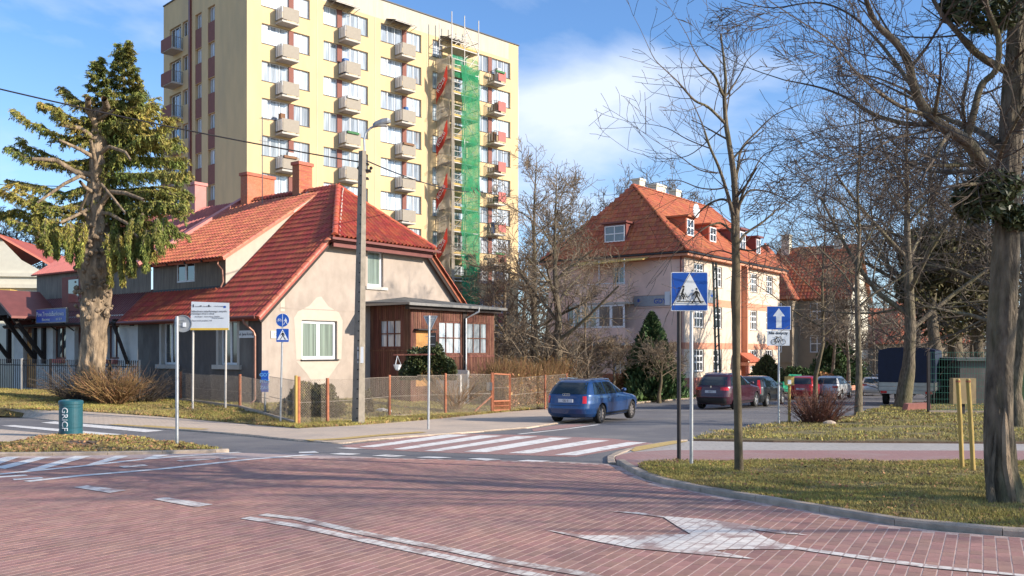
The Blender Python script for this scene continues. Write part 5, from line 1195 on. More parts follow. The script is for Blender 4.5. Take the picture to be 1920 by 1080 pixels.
# --- one-way sign
p = G(1457, 800); d = p.y; s_ = d / F; t = thing('one_way_sign', 'blue one way sign with white arrow and a bicycle plate under it', 'road sign', p, R(-4))
f_ = lambda y: W(0, y, d).z - p.z
post(t, f_(574), .032, steel, loc=(.06, .04, 0)); cx = .05
shape(t, 'panel', rrect(cx - 22 * s_, cx + 22 * s_, f_(618.5), f_(574), .02), -.012, 0, signwhite); shape(t, 'blue_face', rrect(cx - 21 * s_, cx + 21 * s_, f_(617.5), f_(575), .02), -.015, -.0125, signblue)
shape(t, 'white_arrow', [(cx - 5 * s_, f_(615)), (cx + 5 * s_, f_(615)), (cx + 5 * s_, f_(593)), (cx + 11 * s_, f_(593)), (cx, f_(578)), (cx - 11 * s_, f_(593)), (cx - 5 * s_, f_(593))], -.018, -.0155, signwhite)
shape(t, 'lower_plate', rrect(cx - 22 * s_, cx + 20 * s_, f_(648), f_(619.5), .015), -.012, 0, signwhite)
o = link('lettering', text_mesh('Nie dotyczy', 7.2 * s_, black, .002, bold=True), t, (cx - s_, -.016, f_(624.5)), (R(90), 0, 0)); figure(bicycle(25 * s_, cx - 1 * s_, f_(646)), t, 'pictogram', -.0125, black)
# --- yellow wooden marker post beside it
p = G(1480, 797); t = thing('marker_post', 'yellow marker post with small box beside the one way sign', 'post', p, R(5)); d = p.y; f_ = lambda y: W(0, y, d).z - p.z
post(t, f_(705), .045, stake); MB().box(-.12, .12, -.09, .09, f_(722), f_(706)).build('box', stake, t); MB().box(-.09, .02, -.1, -.091, f_(720), f_(712)).build('label_plate', signwhite, t)
# --- two wooden stakes on the lawn
for i, (px, py, pt_, ptx) in enumerate(((1805, 888, 710, 1796), (1826, 892, 710, 1815))):
    p = G(px, py); t = thing('wooden_stake', ['left of the two yellow wooden stakes beside the thick trunk', 'right of the two yellow wooden stakes beside the thick trunk'][i], 'stake', (p.x, p.y, p.z + .08), group='wooden stakes on the lawn')
    h = W(0, pt_, p.y).z - p.z - .08; q = (ptx - px) / F * p.y
    b = MB().tube([(0, 0, -.2), (q * .5, 0, h * .5), (q, 0, h - .02), (q, 0, h)], [.034, .034, .033, .022], 10); b.build('shaft', stake, t); MB().lathe([(.036, 0), (.036, .03)], 10, (q * .97, 0, h * .96)).build('band', rust, t)
# --- grey back of a round sign at left
p = G(332, 843); d = p.y; f_ = lambda y: W(0, y, d).z - p.z; s_ = d / F
t = thing('round_sign_back', 'grey back of a round road sign on a post beside the traffic island', 'road sign', (p.x, p.y, p.z + .06), R(8)); post(t, f_(599), .035, steel)
shape(t, 'disc', disc(10 * s_, f_(612), 16 * s_), .05, .062, signgrey); b = MB()
for pq in ringp(10 * s_, f_(612), 15.2 * s_, 16.2 * s_, 28): b.plate([(x, .049, z) for x, z in pq], (0, -.02, 0))
b.build('rim', signgrey, t); MB().box(-.05, .14, .036, .05, f_(606), f_(603)).box(-.05, .14, .036, .05, f_(616), f_(613)).build('clamp', steel, t); MB().box(.11, .17, .02, .05, f_(618), f_(610)).build('sticker', signwhite, t)
# --- information board on two poles
p = G(361, 780); p2 = G(422, 777); d = 34.0; f_ = lambda y, dd=d: W(0, y, dd).z
t = thing('information_board', 'white information board with yellow stripe on two pale poles by the verge', 'board', (0, 0, 0))
for px, py in ((361, 781), (422.5, 778)):
    q = W(px, py, d); b = MB().tube([(q.x, q.y, q.z - .4), (W(px + 1.5, 0, d).x, q.y, f_(572))], .04, 10); b.build('post', concl, t)
L0, R0_ = W(357.5, 0, d).x, W(432.5, 0, d).x; z0, z1 = f_(619), f_(565.5); sk = -.05
b = MB().plate([(L0, d - .06, z0), (R0_, d - .2, z0 + .0), (R0_, d - .2, z1 - .06), (L0 + .05, d - .06, z1)], (0, .03, 0)); b.build('panel', signwhite, t)
def bp(u, v): x = L0 + (R0_ - L0) * u; return (x, d - .063 - .14 * u, z0 + (z1 - z0) * v)
def brec(u0, u1, v0, v1): return MB().plate([bp(u0, v0), bp(u1, v0), bp(u1, v1), bp(u0, v1)], (0, -.003, 0))
brec(.01, .99, .0, .07).build('yellow_stripe', orange, t)
for i, (u0, u1, v0, v1) in enumerate(((.07, .10, .80, .90), (.25, .30, .82, .86), (.47, .50, .81, .88), (.86, .92, .77, .84))): brec(u0, u1, v0, v1).build('emblem', [textdark, textdark, black, signblue][i], t)
for txt, sz, u, v in (('Fundusze      Rzeczpospolita       Unia Europejska', .055, .5, .83), ('Odbudowa zabytkowego zespołu', .105, .48, .655), ('parkowego wraz z ulicą', .10, .3, .575), ('Beneficjent:   Gmina Miasta Gdańska', .065, .45, .47), ('Wartość projektu', .06, .72, .42), ('Dofinansowanie projektu z UE', .07, .28, .33)):
    o = link('lettering', text_mesh(txt, sz, textdark, .001), t, bp(u, v), (R(90), 0, math.atan2(-.14, R0_ - L0))); o.location.y -= .006
# --- shared path and crossing signs
p = W(525, 797, 28.6); d = 28.6; s_ = d / F; f_ = lambda y: W(0, y, d).z - p.z
t = thing('path_signs', 'round blue shared path sign above a square blue pedestrian crossing sign on one post', 'road sign', p); cx = 5 * s_
post(t, f_(590), .03, steel, tilt=(.08, 0), loc=(0, .03, 0))
shape(t, 'round_panel', disc(cx, f_(600.5), 12.8 * s_), -.01, 0, signwhite); shape(t, 'blue_disc', disc(cx, f_(600.5), 12.2 * s_), -.014, -.0105, signblue)
shape(t, 'divider', [(cx - .4 * s_, f_(612)), (cx + .4 * s_, f_(612)), (cx + .4 * s_, f_(589)), (cx - .4 * s_, f_(589))], -.017, -.0145, signwhite)
figure(bicycle(10 * s_, cx - 6 * s_, f_(603.5)), t, 'pictogram', -.0145, signwhite); figure(walker(12 * s_, cx + 5.5 * s_, f_(608)), t, 'pictogram', -.0145, signwhite)
shape(t, 'square_panel', rrect(cx - 12 * s_, cx + 12 * s_, f_(641.5), f_(616), .015), -.01, 0, signwhite); shape(t, 'blue_square', rrect(cx - 11.5 * s_, cx + 11.5 * s_, f_(641), f_(616.5), .015), -.013, -.0105, signblue)
shape(t, 'white_triangle', [(cx - 10.5 * s_, f_(637.5)), (cx + 10.5 * s_, f_(637.5)), (cx, f_(617.5))], -.016, -.0135, signwhite); figure(walker(15 * s_, cx, f_(636)), t, 'pictogram', -.0165, black)
# --- small blue board on a short post
p = W(497, 783, 32.5); d = 32.5; s_ = d / F; f_ = lambda y: W(0, y, d).z - p.z
t = thing('small_blue_board', 'narrow blue notice board on a short post in front of the house corner', 'board', p); post(t, f_(736), .035, steel)
shape(t, 'panel', rrect(-7 * s_, 6.5 * s_, f_(735), f_(694.5), .01), -.03, 0, signblue)
for i in range(3): link('lettering', text_mesh(['GOT', 'MOS', 'ZAK'][i], 9 * s_, mat('sign_blue_light', (.12, .32, .62), .5, .1) if 'sign_blue_light' not in MATS else MATS['sign_blue_light'], .002, bold=True), t, (-.3 * s_, -.034, f_(703 + i * 12)), (R(90), 0, 0))
# --- back of a give way sign
p = G(803, 807); d = p.y; s_ = d / F; f_ = lambda y: W(0, y, d).z - p.z
t = thing('give_way_sign_back', 'grey back of a triangular give way sign and small plate on a thin post', 'road sign', p, R(0)); post(t, f_(592), .033, steel, tilt=(.03, 0))
cx = 4 * s_; shape(t, 'triangle', [(cx - 13 * s_, f_(592)), (cx + 13 * s_, f_(592)), (cx + 1 * s_, f_(619)), (cx - 1 * s_, f_(619))], .04, .052, signgrey)
b = MB().bar((cx - 13 * s_, .035, f_(592.5)), (cx + 13 * s_, .035, f_(592.5)), .02).bar((cx + 13 * s_, .035, f_(592)), (cx, .035, f_(619)), .02).bar((cx - 13 * s_, .035, f_(592)), (cx, .035, f_(619)), .02); b.build('rim', steel, t)
shape(t, 'lower_plate', rrect(cx - 2 * s_, cx + 10 * s_, f_(650), f_(624), .01), .04, .05, trimb)
b = MB()
for yy in (597, 601, 630, 645): b.box(cx - 9 * s_, cx + 8 * s_, .03, .04, f_(yy + 1), f_(yy))
b.build('clamp', steel, t)
# --- litter bin
p = G(133, 819.5); t = thing('litter_bin', 'dark teal litter bin with white graffiti on the traffic island', 'litter bin', (p.x, p.y, p.z + .05)); s_ = p.y / F; h = 65 * s_; r = 20.5 * s_
b = MB().lathe([(.001, 0), (r * .97, 0), (r * .97, .04), (r, .05), (r, .14), (r * .975, .15), (r * .975, .19), (r, .2), (r, h * .78), (r * .97, h * .79), (r * .97, h * .81), (r, h * .82), (r, h - .1), (r * 1.05, h - .09), (r * 1.05, h - .02), (r * .98, h), (r * .8, h + .015), (r * .78, h - .05), (.001, h - .06)], 36); b.smooth = False; b.build('drum', teal, t)
gm_ = text_mesh('GRiCF', h * .25, signwhite, .002); vsn = []
for v in gm_.vertices:
    u_, w_ = v.co.y, v.co.x
    th = R(-96) + u_ / r ; rr = r + .004 + v.co.z; v.co = (rr * math.cos(th), rr * math.sin(th), h * .48 - w_)
o = link('graffiti', gm_, t)
b = MB().lathe([(r * 1.35, -.06), (r * 1.3, .005), (r, .01)], 24); b.build('base_slab', kerbm, t)
# --- concrete lamp post with wires
d = 28.2; p = W(671, 798, d); f_ = lambda x, y: (W(x, y, d).x - p.x, 0, W(x, y, d).z - p.z)
t = thing('street_lamp', 'concrete street lamp post with curved arm in front of the beige gable', 'street lamp', p)
b = MB(); z0, z1 = -.3, f_(0, 285)[2]; xt = f_(683, 285)[0]
b.add([(-.155, -.125, z0), (.155, -.125, z0), (.155, .14, z0), (-.155, .14, z0), (xt - .085, -.07, z1), (xt + .085, -.07, z1), (xt + .085, .09, z1), (xt - .085, .09, z1)], [(0, 1, 5, 4), (1, 2, 6, 5), (2, 3, 7, 6), (3, 0, 4, 7), (4, 5, 6, 7), (3, 2, 1, 0)])
b.build('shaft', concrete, t, rot=(0, 0, R(-38))); hb_ = MB(); rb_ = MB()
for i in range(26):
    a = .06 + i * .034; zz = z0 + (z1 - z0) * a; xx = xt * a; hw = .155 - .07 * a
    hb_.box(xx + hw * .45, xx + hw * .8, -.15 + .075 * a - .003, -.10, zz, zz + .035)
hb_.build('bolt_holes', dark, t, rot=(0, 0, R(-38)))['kind'] = 'stuff'
arm = [f_(683, 330), f_(684, 290), f_(683, 262), f_(686, 249), f_(695, 240), f_(706, 235)]
b = MB().tube(arm, .035, 8); b.build('arm', steel, t); c = Vector(f_(716, 231.5)); 
lb = MB(); L_ = .26; prof = [(-.28, .05, .06), (-.2, .10, .10), (0, .13, .13), (.18, .12, .11), (.26, .07, .05)]
for k_, (x, w_, hh) in enumerate(prof):
    for yy, zz in ((-w_, 0), (-w_ * .7, hh), (w_ * .7, hh), (w_, 0), (w_ * .8, -.05), (-w_ * .8, -.05)): lb.v.append((c.x + x, yy, c.z + zz + x * .28))
for k_ in range(4):
    for j in range(6): lb.f.append((k_ * 6 + j, k_ * 6 + (j + 1) % 6, k_ * 6 + 6 + (j + 1) % 6, k_ * 6 + 6 + j)); lb.m.append(0)
lb.f += [tuple(range(6)), tuple(range(29, 23, -1))]; lb.m += [0, 0]; lb.build('lamp_head', signgrey, t)
MB().box(c.x - .16, c.x + .16, -.09, .09, c.z - .085, c.z - .051).build('lamp_glass', concl, t)
b = MB().box(xt - .16, xt + .2, -.12, .12, z1 - .62, z1 - .56).box(xt - .14, xt + .14, -.11, .11, z1 - .4, z1 - .36).box(xt - .13, xt + .13, -.1, .12, z1 - .85, z1 - .8); b.build('clamp', darkmetal, t)
ib = MB()
for x in (-.17, .22): ib.lathe([(.02, 0), (.05, .03), (.05, .07), (.02, .1)], 10, (xt + x, -.05, z1 - .56))
ib.build('insulator', dark, t); MB().box(.02, .20, -.17, -.155, 1.95, 2.45).build('notice', signwhite, t)
def wire(label, P, r, sag):
    P = [Vector(p) for p in P]; pts = []
    for a, c_ in zip(P[:-1], P[1:]):
        n = 14
        for i in range(n): u_ = i / n; q = a.lerp(c_, u_); q.z -= sag * 4 * u_ * (1 - u_); pts.append(q)
    pts.append(P[-1]); b = MB().tube(pts, r, 5); return tag(b.build('overhead_wire', darkmetal), label, 'wire', None)
top = W(681, 305, d); wire('thick overhead wire running from the upper left to the lamp post', [W(-200, 118, 24), top], .022, .15)
wire('overhead wire running from the lamp post to the right past the scaffold', [W(684, 300, d) , W(880, 360, 52)], .022, .2)
wire('thin overhead wire crossing the tower left of the lamp post', [W(-200, 340, 40), W(130, 350, 38)], .018, .0)
# ================================================================= FENCES
def wire_panel(parent, P, Q, h0, h1, pitch, r, m, name='wire_mesh'):
    """diamond mesh between two posts (P,Q ground points)"""
    P, Q = Vector(P), Vector(Q); Lh = (Q - P).length; t = (Q - P) / Lh; H_ = h1 - h0; n = int((Lh + H_) / pitch); V_, F_ = [], []
    nn = Vector((-t.y, t.x, 0)).normalized() * r
    for s__ in (1, -1):
        for i in range(n + 1):
            a = i * pitch - (H_ if s__ == 1 else 0)
            p0 = (a, 0) if s__ == 1 else (a, 0); x0, z0, x1, z1 = (a, 0, a + H_, H_) if s__ == 1 else (a, 0, a - H_, H_)
            if s__ == 1 and x0 < 0: z0 += -x0; x0 = 0
            if s__ == 1 and x1 > Lh: z1 -= x1 - Lh; x1 = Lh
            if s__ == -1 and x0 > Lh: z0 += x0 - Lh; x0 = Lh
            if s__ == -1 and x1 < 0: z1 -= -x1; x1 = 0
            if z1 - z0 < .02: continue
            A = P + t * x0 + Vector((0, 0, h0 + z0)); B_2 = P + t * x1 + Vector((0, 0, h0 + z1)); up = Vector((0, 0, r)); o_ = len(V_)
            V_ += [A - up, A + nn, A + up, B_2 - up, B_2 + nn, B_2 + up]; F_ += [(o_, o_ + 1, o_ + 4, o_ + 3), (o_ + 1, o_ + 2, o_ + 5, o_ + 4), (o_ + 2, o_, o_ + 3, o_ + 5)]
    b = MB().add(V_, F_); 
    for z in (h0 + .02, (h0 + h1) / 2, h1): b.bar(P + Vector((0, 0, z)), Q + Vector((0, 0, z)), r * 2.2)
    o = b.build(name, m, parent); o['kind'] = 'stuff'; return o
FN = thing('wire_mesh_fence', 'low wire mesh fence with rusty orange posts round the beige house garden', 'fence', (0, 0, 0))
fp = [(339, 752, 37.5, 697), (395, 759, 35.8, 700), (450, 765, 34, 702), (505, 782, 31, 703), (560, 798, 28.3, 706), (614, 795, 29, 709), (672, 789, 30.8, 707), (730, 781, 33, 703), (782, 779, 34, 701), (835, 777, 35.2, 700), (880, 775.5, 36, 699), (922, 774.5, 37, 699)]
FPT = []
for i, (px, py, dd, pt_) in enumerate(fp):
    q = W(px, py, dd); h = W(px, pt_, dd).z - q.z; FPT.append((q, h))
    if px in (505, 672, 782, 880, 395): continue
    b = MB().tube([q - Vector((0, 0, .2)), q + Vector((0, 0, h * .5)), q + Vector((0, 0, h))], .055, 8); b.build('post', rust, FN)
q = W(555, 798, 28.2); MB().tube([q - Vector((0, 0, .2)), q + Vector((.0, 0, 1.56))], .05, 8).build('wooden_post', stake, FN)
for (a, ha), (c, hc) in zip(FPT[:-1], FPT[1:]): wire_panel(FN, a, c, .02, min(ha, hc) - .05, .085, .0055, wiremesh)
# garden gate
g0, g1 = W(924, 775, 37), W(956, 773, 39); GT = thing('garden_gate', 'orange steel garden gate with diagonal mesh left of the brown hedge', 'gate', (0, 0, 0)); up = Vector((0, 0, 1)); hg = 1.62
b = MB()
for q in (g0, g1): b.bar(q - up * .1, q + up * (hg + .05), .09)
b.build('gate_post', rust, GT); ta = (g1 - g0).normalized(); a, c = g0 + ta * .09, g1 - ta * .09; b = MB()
b.bar(a + up * .08, a + up * hg, .05); b.bar(c + up * .08, c + up * hg, .05)
for z in (.1, .5, hg): b.bar(a + up * z, c + up * z, .05)
b.build('frame', rust, GT); wire_panel(GT, a, c, .12, .48, .12, .008, rust, 'lower_mesh'); wire_panel(GT, a, c, .5, hg - .02, .09, .0045, wiremesh, 'upper_mesh'); b = MB().bar(W(890, 771, 36.6), g0 + up * .75, .06); b.build('strut', rust, GT)
q = W(917, 718, 37); MB().box(q.x - .1, q.x + .13, q.y - .1, q.y, q.z - .3, q.z + .02).build('letter_box', rail, GT)
HF = thing('hedge_fence', 'wire fence with rusty posts in front of the brown hedge', 'fence', (0, 0, 0)); hp = [g1, W(1022, 765, 41), W(1062, 757, 44.5)]
for q in hp[1:]: MB().tube([q - up * .2, q + up * 1.5], .05, 8).build('post', rust, HF)
for a, c in zip(hp[:-1], hp[1:]): wire_panel(HF, a, c, .02, 1.45, .1, .005, wiremesh)
# iron fence in front of the white house
IR = thing('iron_railing', 'black iron railing in front of the white house behind the spruce', 'fence', (0, 0, 0)); i0, i1 = W(-160, 731, 43), W(262, 742, 39.2); n = 120; ta = (i1 - i0).normalized(); Lf = (i1 - i0).length
bm_ = MB().box(-.012, .012, -.012, .012, 0, 1.42).box(-.02, .02, -.004, .004, 1.42, 1.5).mesh('bar', darkmetal)
for i in range(n):
    q = i0.lerp(i1, i / (n - 1)); link('bar', bm_, IR, (q.x, q.y, q.z + .02))
for i in range(9): q = i0.lerp(i1, i / 8); MB().bar(q - up * .2, q + up * 1.55, .09 if i % 2 else .07).build('post', darkmetal if i % 2 else concl, IR)
b = MB()
for z in (.12, 1.25): b.bar(i0 + up * z, i1 + up * z, .045)
b.build('rail', darkmetal, IR); b = MB().bar(i0 - up * .06, i1 - up * .06, .2, .24); b.build('plinth', kerbm, IR)
# fence and hedge strip in front of the pink house
q0, q1, q2 = W(1085, 741, 62), W(1195, 741, 60), W(1300, 741, 61)
PFn = thing('garden_fence', 'rusty brown picket fence in front of the pink house', 'fence', (0, 0, 0)); n = 46
pm = MB().box(-.04, .04, -.012, .012, 0, 1.45).mesh('picket', rust)
for i in range(n): q = q0.lerp(q1, i / (n - 1)); link('picket', pm, PFn, (q.x, q.y, q.z))
b = MB().bar(q0 + up * .3, q1 + up * .3, .06).bar(q0 + up * 1.2, q1 + up * 1.2, .06); b.build('rail', rust, PFn)
PW2 = thing('garden_fence', 'wire fence on thin posts behind the pollarded tree by the pink house', 'fence', (0, 0, 0))
for i in range(4): q = q1.lerp(q2, i / 3); MB().tube([q - up * .2, q + up * 1.5], .05, 6).build('post', rust, PW2)
b = MB()
for z in (.7, 1.5): b.bar(q1 + up * z, q2 + up * z, .03)
b.build('wire', rail, PW2)
wl_ = MB().box(0, 5.2, 0, .3, -.4, 1.05); o = wl_.build('garden_wall', plinthm, None, (q1.x - 2.8, q1.y + 2.0, q1.z), (0, 0, R(3))); tag(o, 'low reddish garden wall beside the round shrub at the pink house', 'wall')
# green wire fence at the right with low wall
GF = thing('green_wire_fence', 'tall dark green wire mesh fence behind the stakes on the right', 'fence', (0, 0, 0))
gA, gB, gC = W(1741, 784, 35.5), W(1990, 786, 34.5), W(2400, 790, 34)
for i in range(6):
    q = gA.lerp(gC, i / 5); MB().bar(q - up * .2, q + up * 2.6, .10).build('post', darkmetal if i == 0 else greenwire, GF)
b = MB(); Lg = (gC - gA).length; n = int(Lg / .1)
for i in range(n): q = gA.lerp(gC, i / n); b.bar(q + up * .3, q + up * 2.58, .007)
for z in (.35, .55, .75, 1.0, 1.25, 1.5, 1.75, 2.0, 2.3, 2.58): b.bar(gA + up * z, gC + up * z, .012)
b.build('wire_grid', greenwire, GF)['kind'] = 'stuff'; MB().bar(gA + up * .05, gC + up * .05, .25, .5).build('plinth', kerbm, GF)
q = W(1805, 746, 33.5); t = thing('tan_cabinet', 'tan utility cabinet behind the two wooden stakes', 'cabinet', (q.x, q.y, 0)); zb2 = gz(q.x, q.y)
MB().box(-.42, .42, -.15, .15, W(0, 757, 33.5).z, W(0, 709, 33.5).z).build('body', mat('tan_panel', (.30, .22, .11), .8, .15, 5, dirt=(.2, .12, .07), dscale=3), t); MB().box(-.06, .06, -.05, .05, gp(0, 33.5) - .1, W(0, 757, 33.5).z).build('leg', darkmetal, t); MB().box(.1, .16, -.165, -.151, W(0, 735, 33.5).z, W(0, 730, 33.5).z).build('handle', darkmetal, t)
q = G(1718, 773); b = MB().add([(-.55, -.3, -.1), (.55, -.3, -.1), (.6, .4, -.1), (-.5, .4, -.1), (-.42, -.2, .36), (.5, -.22, .40), (.48, .3, .40), (-.4, .28, .37)], [(0, 1, 5, 4), (1, 2, 6, 5), (2, 3, 7, 6), (3, 0, 4, 7), (4, 5, 6, 7), (3, 2, 1, 0)]); tag(b.build('stone_block', plinthm, None, q), 'reddish stone block on the grass in front of the blue truck', 'stone block')
t = thing('green_dumpster', 'bright green container between the dark car and the red car', 'container', W(1470, 735, 68), R(12)); green = mat('container_green', (.02, .42, .22), .5, .1)
MB().slab([(-.6, -.7, 1.25), (.9, -.7, 1.25), (.9, .9, 1.25), (-.6, .9, 1.25)], 1.2).build('body', green, t); b = MB()
for i in range(3): b.box(-.5 + i * .6, -.4 + i * .6, -.76, -.705, .1, 1.2)
b.build('rib', green, t); MB().box(-.7, 1.0, -.8, 1.0, 1.251, 1.31).build('rim', green, t)
for i, (px, py, dd, hh) in enumerate(((1348, 742, 60, 10.0),)):
    q = W(px, py, dd); t = thing('lattice_pole', 'slender dark lattice pole in front of the peach wall of the pink house', 'pole', q); Hh = W(0, 492, dd).z - q.z; b = MB()
    for s_ in (-.14, .14): b.bar((s_, 0, -.2), (s_ * .7 - .3, 0, Hh), .12)
    for k_ in range(14): z = Hh * k_ / 14; b.bar((-.14 - .3 * z / Hh, 0, z), (.14 - .3 * z / Hh, 0, z + Hh / 28), .06)
    b.build('shaft', mat('pole_grey_green', (.10, .10, .075), .9, .2), t)
# hanging basket
q = W(745, 672, 36.2); t = thing('hanging_basket', 'small white hanging flower basket in front of the veranda', 'plant basket', q); b = MB().lathe([(.05, -.48), (.09, -.44), (.16, -.27), (.165, -.25), (.14, -.26)], 6); b.build('pot', signwhite, t); b = MB()
for a in range(3): b.bar((.15 * math.cos(a * 2.1), .15 * math.sin(a * 2.1), -.26), (0, 0, .12), .012)
b.build('strings', signwhite, t); MB().bar((-.15, 0, .14), (1.5, .1, .16), .06).build('beam', woodd, t)
# ================================================================= CARS
def lerpL(L, z):
    if z <= L[0][0]: return L[0][1:]
    for a, b_ in zip(L[:-1], L[1:]):
        if z <= b_[0]: t = (z - a[0]) / (b_[0] - a[0]); return tuple(x + (y - x) * t for x, y in zip(a[1:], b_[1:]))
    return L[-1][1:]
def car(name, label, p, ang, prof, paintm, wheels, wr=.32, windows=(), rear=None, lights='low', rimm=alloy, rails=None, platez=.78, badge=None, arch=1.14, group='cars parked along the street', bumper=None, nz_=30, tailgate=True, cladding=False, text=None):
    """prof: list of (z, x_rear, x_front, half width); x runs from tail to nose"""
    t = thing(name, label, 'car', p, ang, group); t.rotation_euler = (math.asin(-SL) * math.cos(ang) * 0 , 0, ang)
    n_e = 5.5; NA = 44
    def ring_(z):
        xr, xf, w = lerpL(prof, z); return (xr + xf) / 2, (xf - xr) / 2, w
    def ysurf(x, z):
        c, a, w = ring_(z); u_ = min(1, abs(x - c) / a); return w * (1 - u_ ** n_e) ** (1 / n_e)
    def xrear(y, z, front=False):
        c, a, w = ring_(z); u_ = min(.999, abs(y) / w); return c + (a if front else -a) * (1 - u_ ** n_e) ** (1 / n_e)
    def P(th, z, off=0):
        c, a, w = ring_(z); a += off; w += off; C_, S_ = math.cos(th), math.sin(th)
        return (c + a * math.copysign(abs(C_) ** (2 / n_e), C_), w * math.copysign(abs(S_) ** (2 / n_e), S_), z)
    zs = sorted({q[0] for q in prof} | {prof[0][0] + (prof[-1][0] - prof[0][0]) * k_ / nz_ for k_ in range(nz_ + 1)})
    b = MB(); b.smooth = True
    for z in zs:
        for k_ in range(NA): b.v.append(P(2 * math.pi * (k_ + .5) / NA, z))
    for j in range(len(zs) - 1):
        for k_ in range(NA): b.f.append((j * NA + k_, j * NA + (k_ + 1) % NA, (j + 1) * NA + (k_ + 1) % NA, (j + 1) * NA + k_)); b.m.append(0)
    b.f.append(tuple(range(NA - 1, -1, -1))); b.m.append(1); b.f.append(tuple((len(zs) - 1) * NA + k_ for k_ in range(NA))); b.m.append(0)
    tmp = b.build('tmp_body', [paintm, trimb]); cut = MB()
    wmax = max(q[3] for q in prof)
    for x in wheels:
        for s_ in (-1, 1):
            n = 28; o_ = len(cut.v); ra = wr * arch
            for y in (s_ * (wmax - .26), s_ * (wmax + .2)):
                for k_ in range(n): th = 2 * math.pi * k_ / n; cut.v.append((x + ra * math.cos(th), y, wr + ra * math.sin(th)))
            for k_ in range(n): cut.f.append((o_ + k_, o_ + (k_ + 1) % n, o_ + n + (k_ + 1) % n, o_ + n + k_) if s_ > 0 else (o_ + k_, o_ + n + k_, o_ + n + (k_ + 1) % n, o_ + (k_ + 1) % n)); cut.m.append(1)
            cut.f.append(tuple(o_ + k_ for k_ in (range(n - 1, -1, -1) if s_ > 0 else range(n)))); cut.m.append(1); cut.f.append(tuple(o_ + n + k_ for k_ in (range(n) if s_ > 0 else range(n - 1, -1, -1)))); cut.m.append(1)
    co = cut.build('tmp_cut', [paintm, trimb])
    for o_ in (tmp, co):
        bmx = bmesh.new(); bmx.from_mesh(o_.data); bmesh.ops.recalc_face_normals(bmx, faces=bmx.faces); bmx.to_mesh(o_.data); bmx.free()
    md = tmp.modifiers.new('b', 'BOOLEAN'); md.operation = 'DIFFERENCE'; md.object = co; md.solver = 'EXACT'
    me = bpy.data.meshes.new_from_object(tmp.evaluated_get(bpy.context.evaluated_depsgraph_get())); bpy.data.objects.remove(tmp); bpy.data.objects.remove(co)
    me.name = 'body'; body = link('body', me, t)
    def side_patch(nm, x0b, x1b, x0t, x1t, z0, z1, m, off=.006, nx=8, nzz=5, both=True, par=body):
        for s_ in ((-1, 1) if both else (-1,)):
            q = MB(); q.smooth = True
            for j in range(nzz + 1):
                z = z0 + (z1 - z0) * j / nzz; f = j / nzz; a0, a1 = x0b + (x0t - x0b) * f, x1b + (x1t - x1b) * f
                for i in range(nx + 1): x = a0 + (a1 - a0) * i / nx; q.v.append((x, s_ * (ysurf(x, z) + off), z))
            for j in range(nzz):
                for i in range(nx): q.f.append((j * (nx + 1) + i, j * (nx + 1) + i + 1, (j + 1) * (nx + 1) + i + 1, (j + 1) * (nx + 1) + i)); q.m.append(0)
            q.build(nm, m, t)
    def end_patch(nm, wb, wt, z0, z1, m, off=.008, front=False, n=12, nzz=6, y0=None, y1=None):
        q = MB(); q.smooth = True
        for j in range(nzz + 1):
            z = z0 + (z1 - z0) * j / nzz; w = wb + (wt - wb) * j / nzz; a0, a1 = (-w, w) if y0 is None else (y0, y1)
            for i in range(n + 1): y = a0 + (a1 - a0) * i / n; q.v.append((xrear(y, z, front) + (off if front else -off), y, z))
        for j in range(nzz):
            for i in range(n): q.f.append((j * (n + 1) + i, j * (n + 1) + i + 1, (j + 1) * (n + 1) + i + 1, (j + 1) * (n + 1) + i)); q.m.append(0)
        return q.build(nm, m, t)
    def corner(nm, th0, th1, z0, z1, m, off=.01):
        for s_ in (1, -1):
            q = MB(); q.smooth = True; n = 8
            for j in range(5):
                z = z0 + (z1 - z0) * j / 4
                for i in range(n + 1): th = th0 + (th1 - th0) * i / n; q.v.append(P(s_ * th, z, off))
            for j in range(4):
                for i in range(n): q.f.append((j * (n + 1) + i, j * (n + 1) + i + 1, (j + 1) * (n + 1) + i + 1, (j + 1) * (n + 1) + i)); q.m.append(0)
            q.build(nm, m, t)
    for w_ in windows: side_patch('side_window', *w_, autoglass)
    if rear: end_patch('rear_window', *rear, autoglass)
    ft = max(z for z, *_ in prof); zb_, zt_ = windows[0][4], windows[0][5]
    end_patch('windscreen', prof[-1][3] * 1.15, prof[-1][3] * .95, zb_ + .03, zt_, autoglass, front=True)
    if lights == 'low': corner('tail_lamp', R(150), R(178) - .28, platez - .08, platez + .15, redlamp)
    if lights == 'wide': corner('tail_lamp', R(140), R(172), platez + .06, platez + .2, redlamp)
    if lights == 'tall': corner('tail_lamp', R(146), R(163), platez - .05, platez + .62, redlamp)
    corner('headlamp', R(18), R(40), .58, .72, chrome)
    xr = xrear(0, platez); MB().box(xr - .03, xr - .008, -.26, .26, platez - .055, platez + .055).build('number_plate', plate, t)
    MB().box(xr - .034, xr - .0305, -.2, .2, platez - .03, platez + .03).build('plate_characters', textdark, t) if False else None
    link('lettering', text_mesh('GD 5' , .09, textdark, .001, bold=True), t, (xr - .033, 0, platez), (R(90), 0, R(-90)))
    bz = prof[1][0]
    if bumper: end_patch('bumper_trim', wmax * .86, wmax * .9, bumper[0], bumper[1], trimb, .012)
    side_patch('door_shadow_gap', wheels[0] + .75, wheels[0] + .765, wheels[0] + .75, wheels[0] + .765, .3, zb_ - .03, trimb, .002, 1, 8); side_patch('door_shadow_gap', wheels[1] - .62, wheels[1] - .605, wheels[1] - .62, wheels[1] - .605, .3, zb_ - .03, trimb, .002, 1, 8)
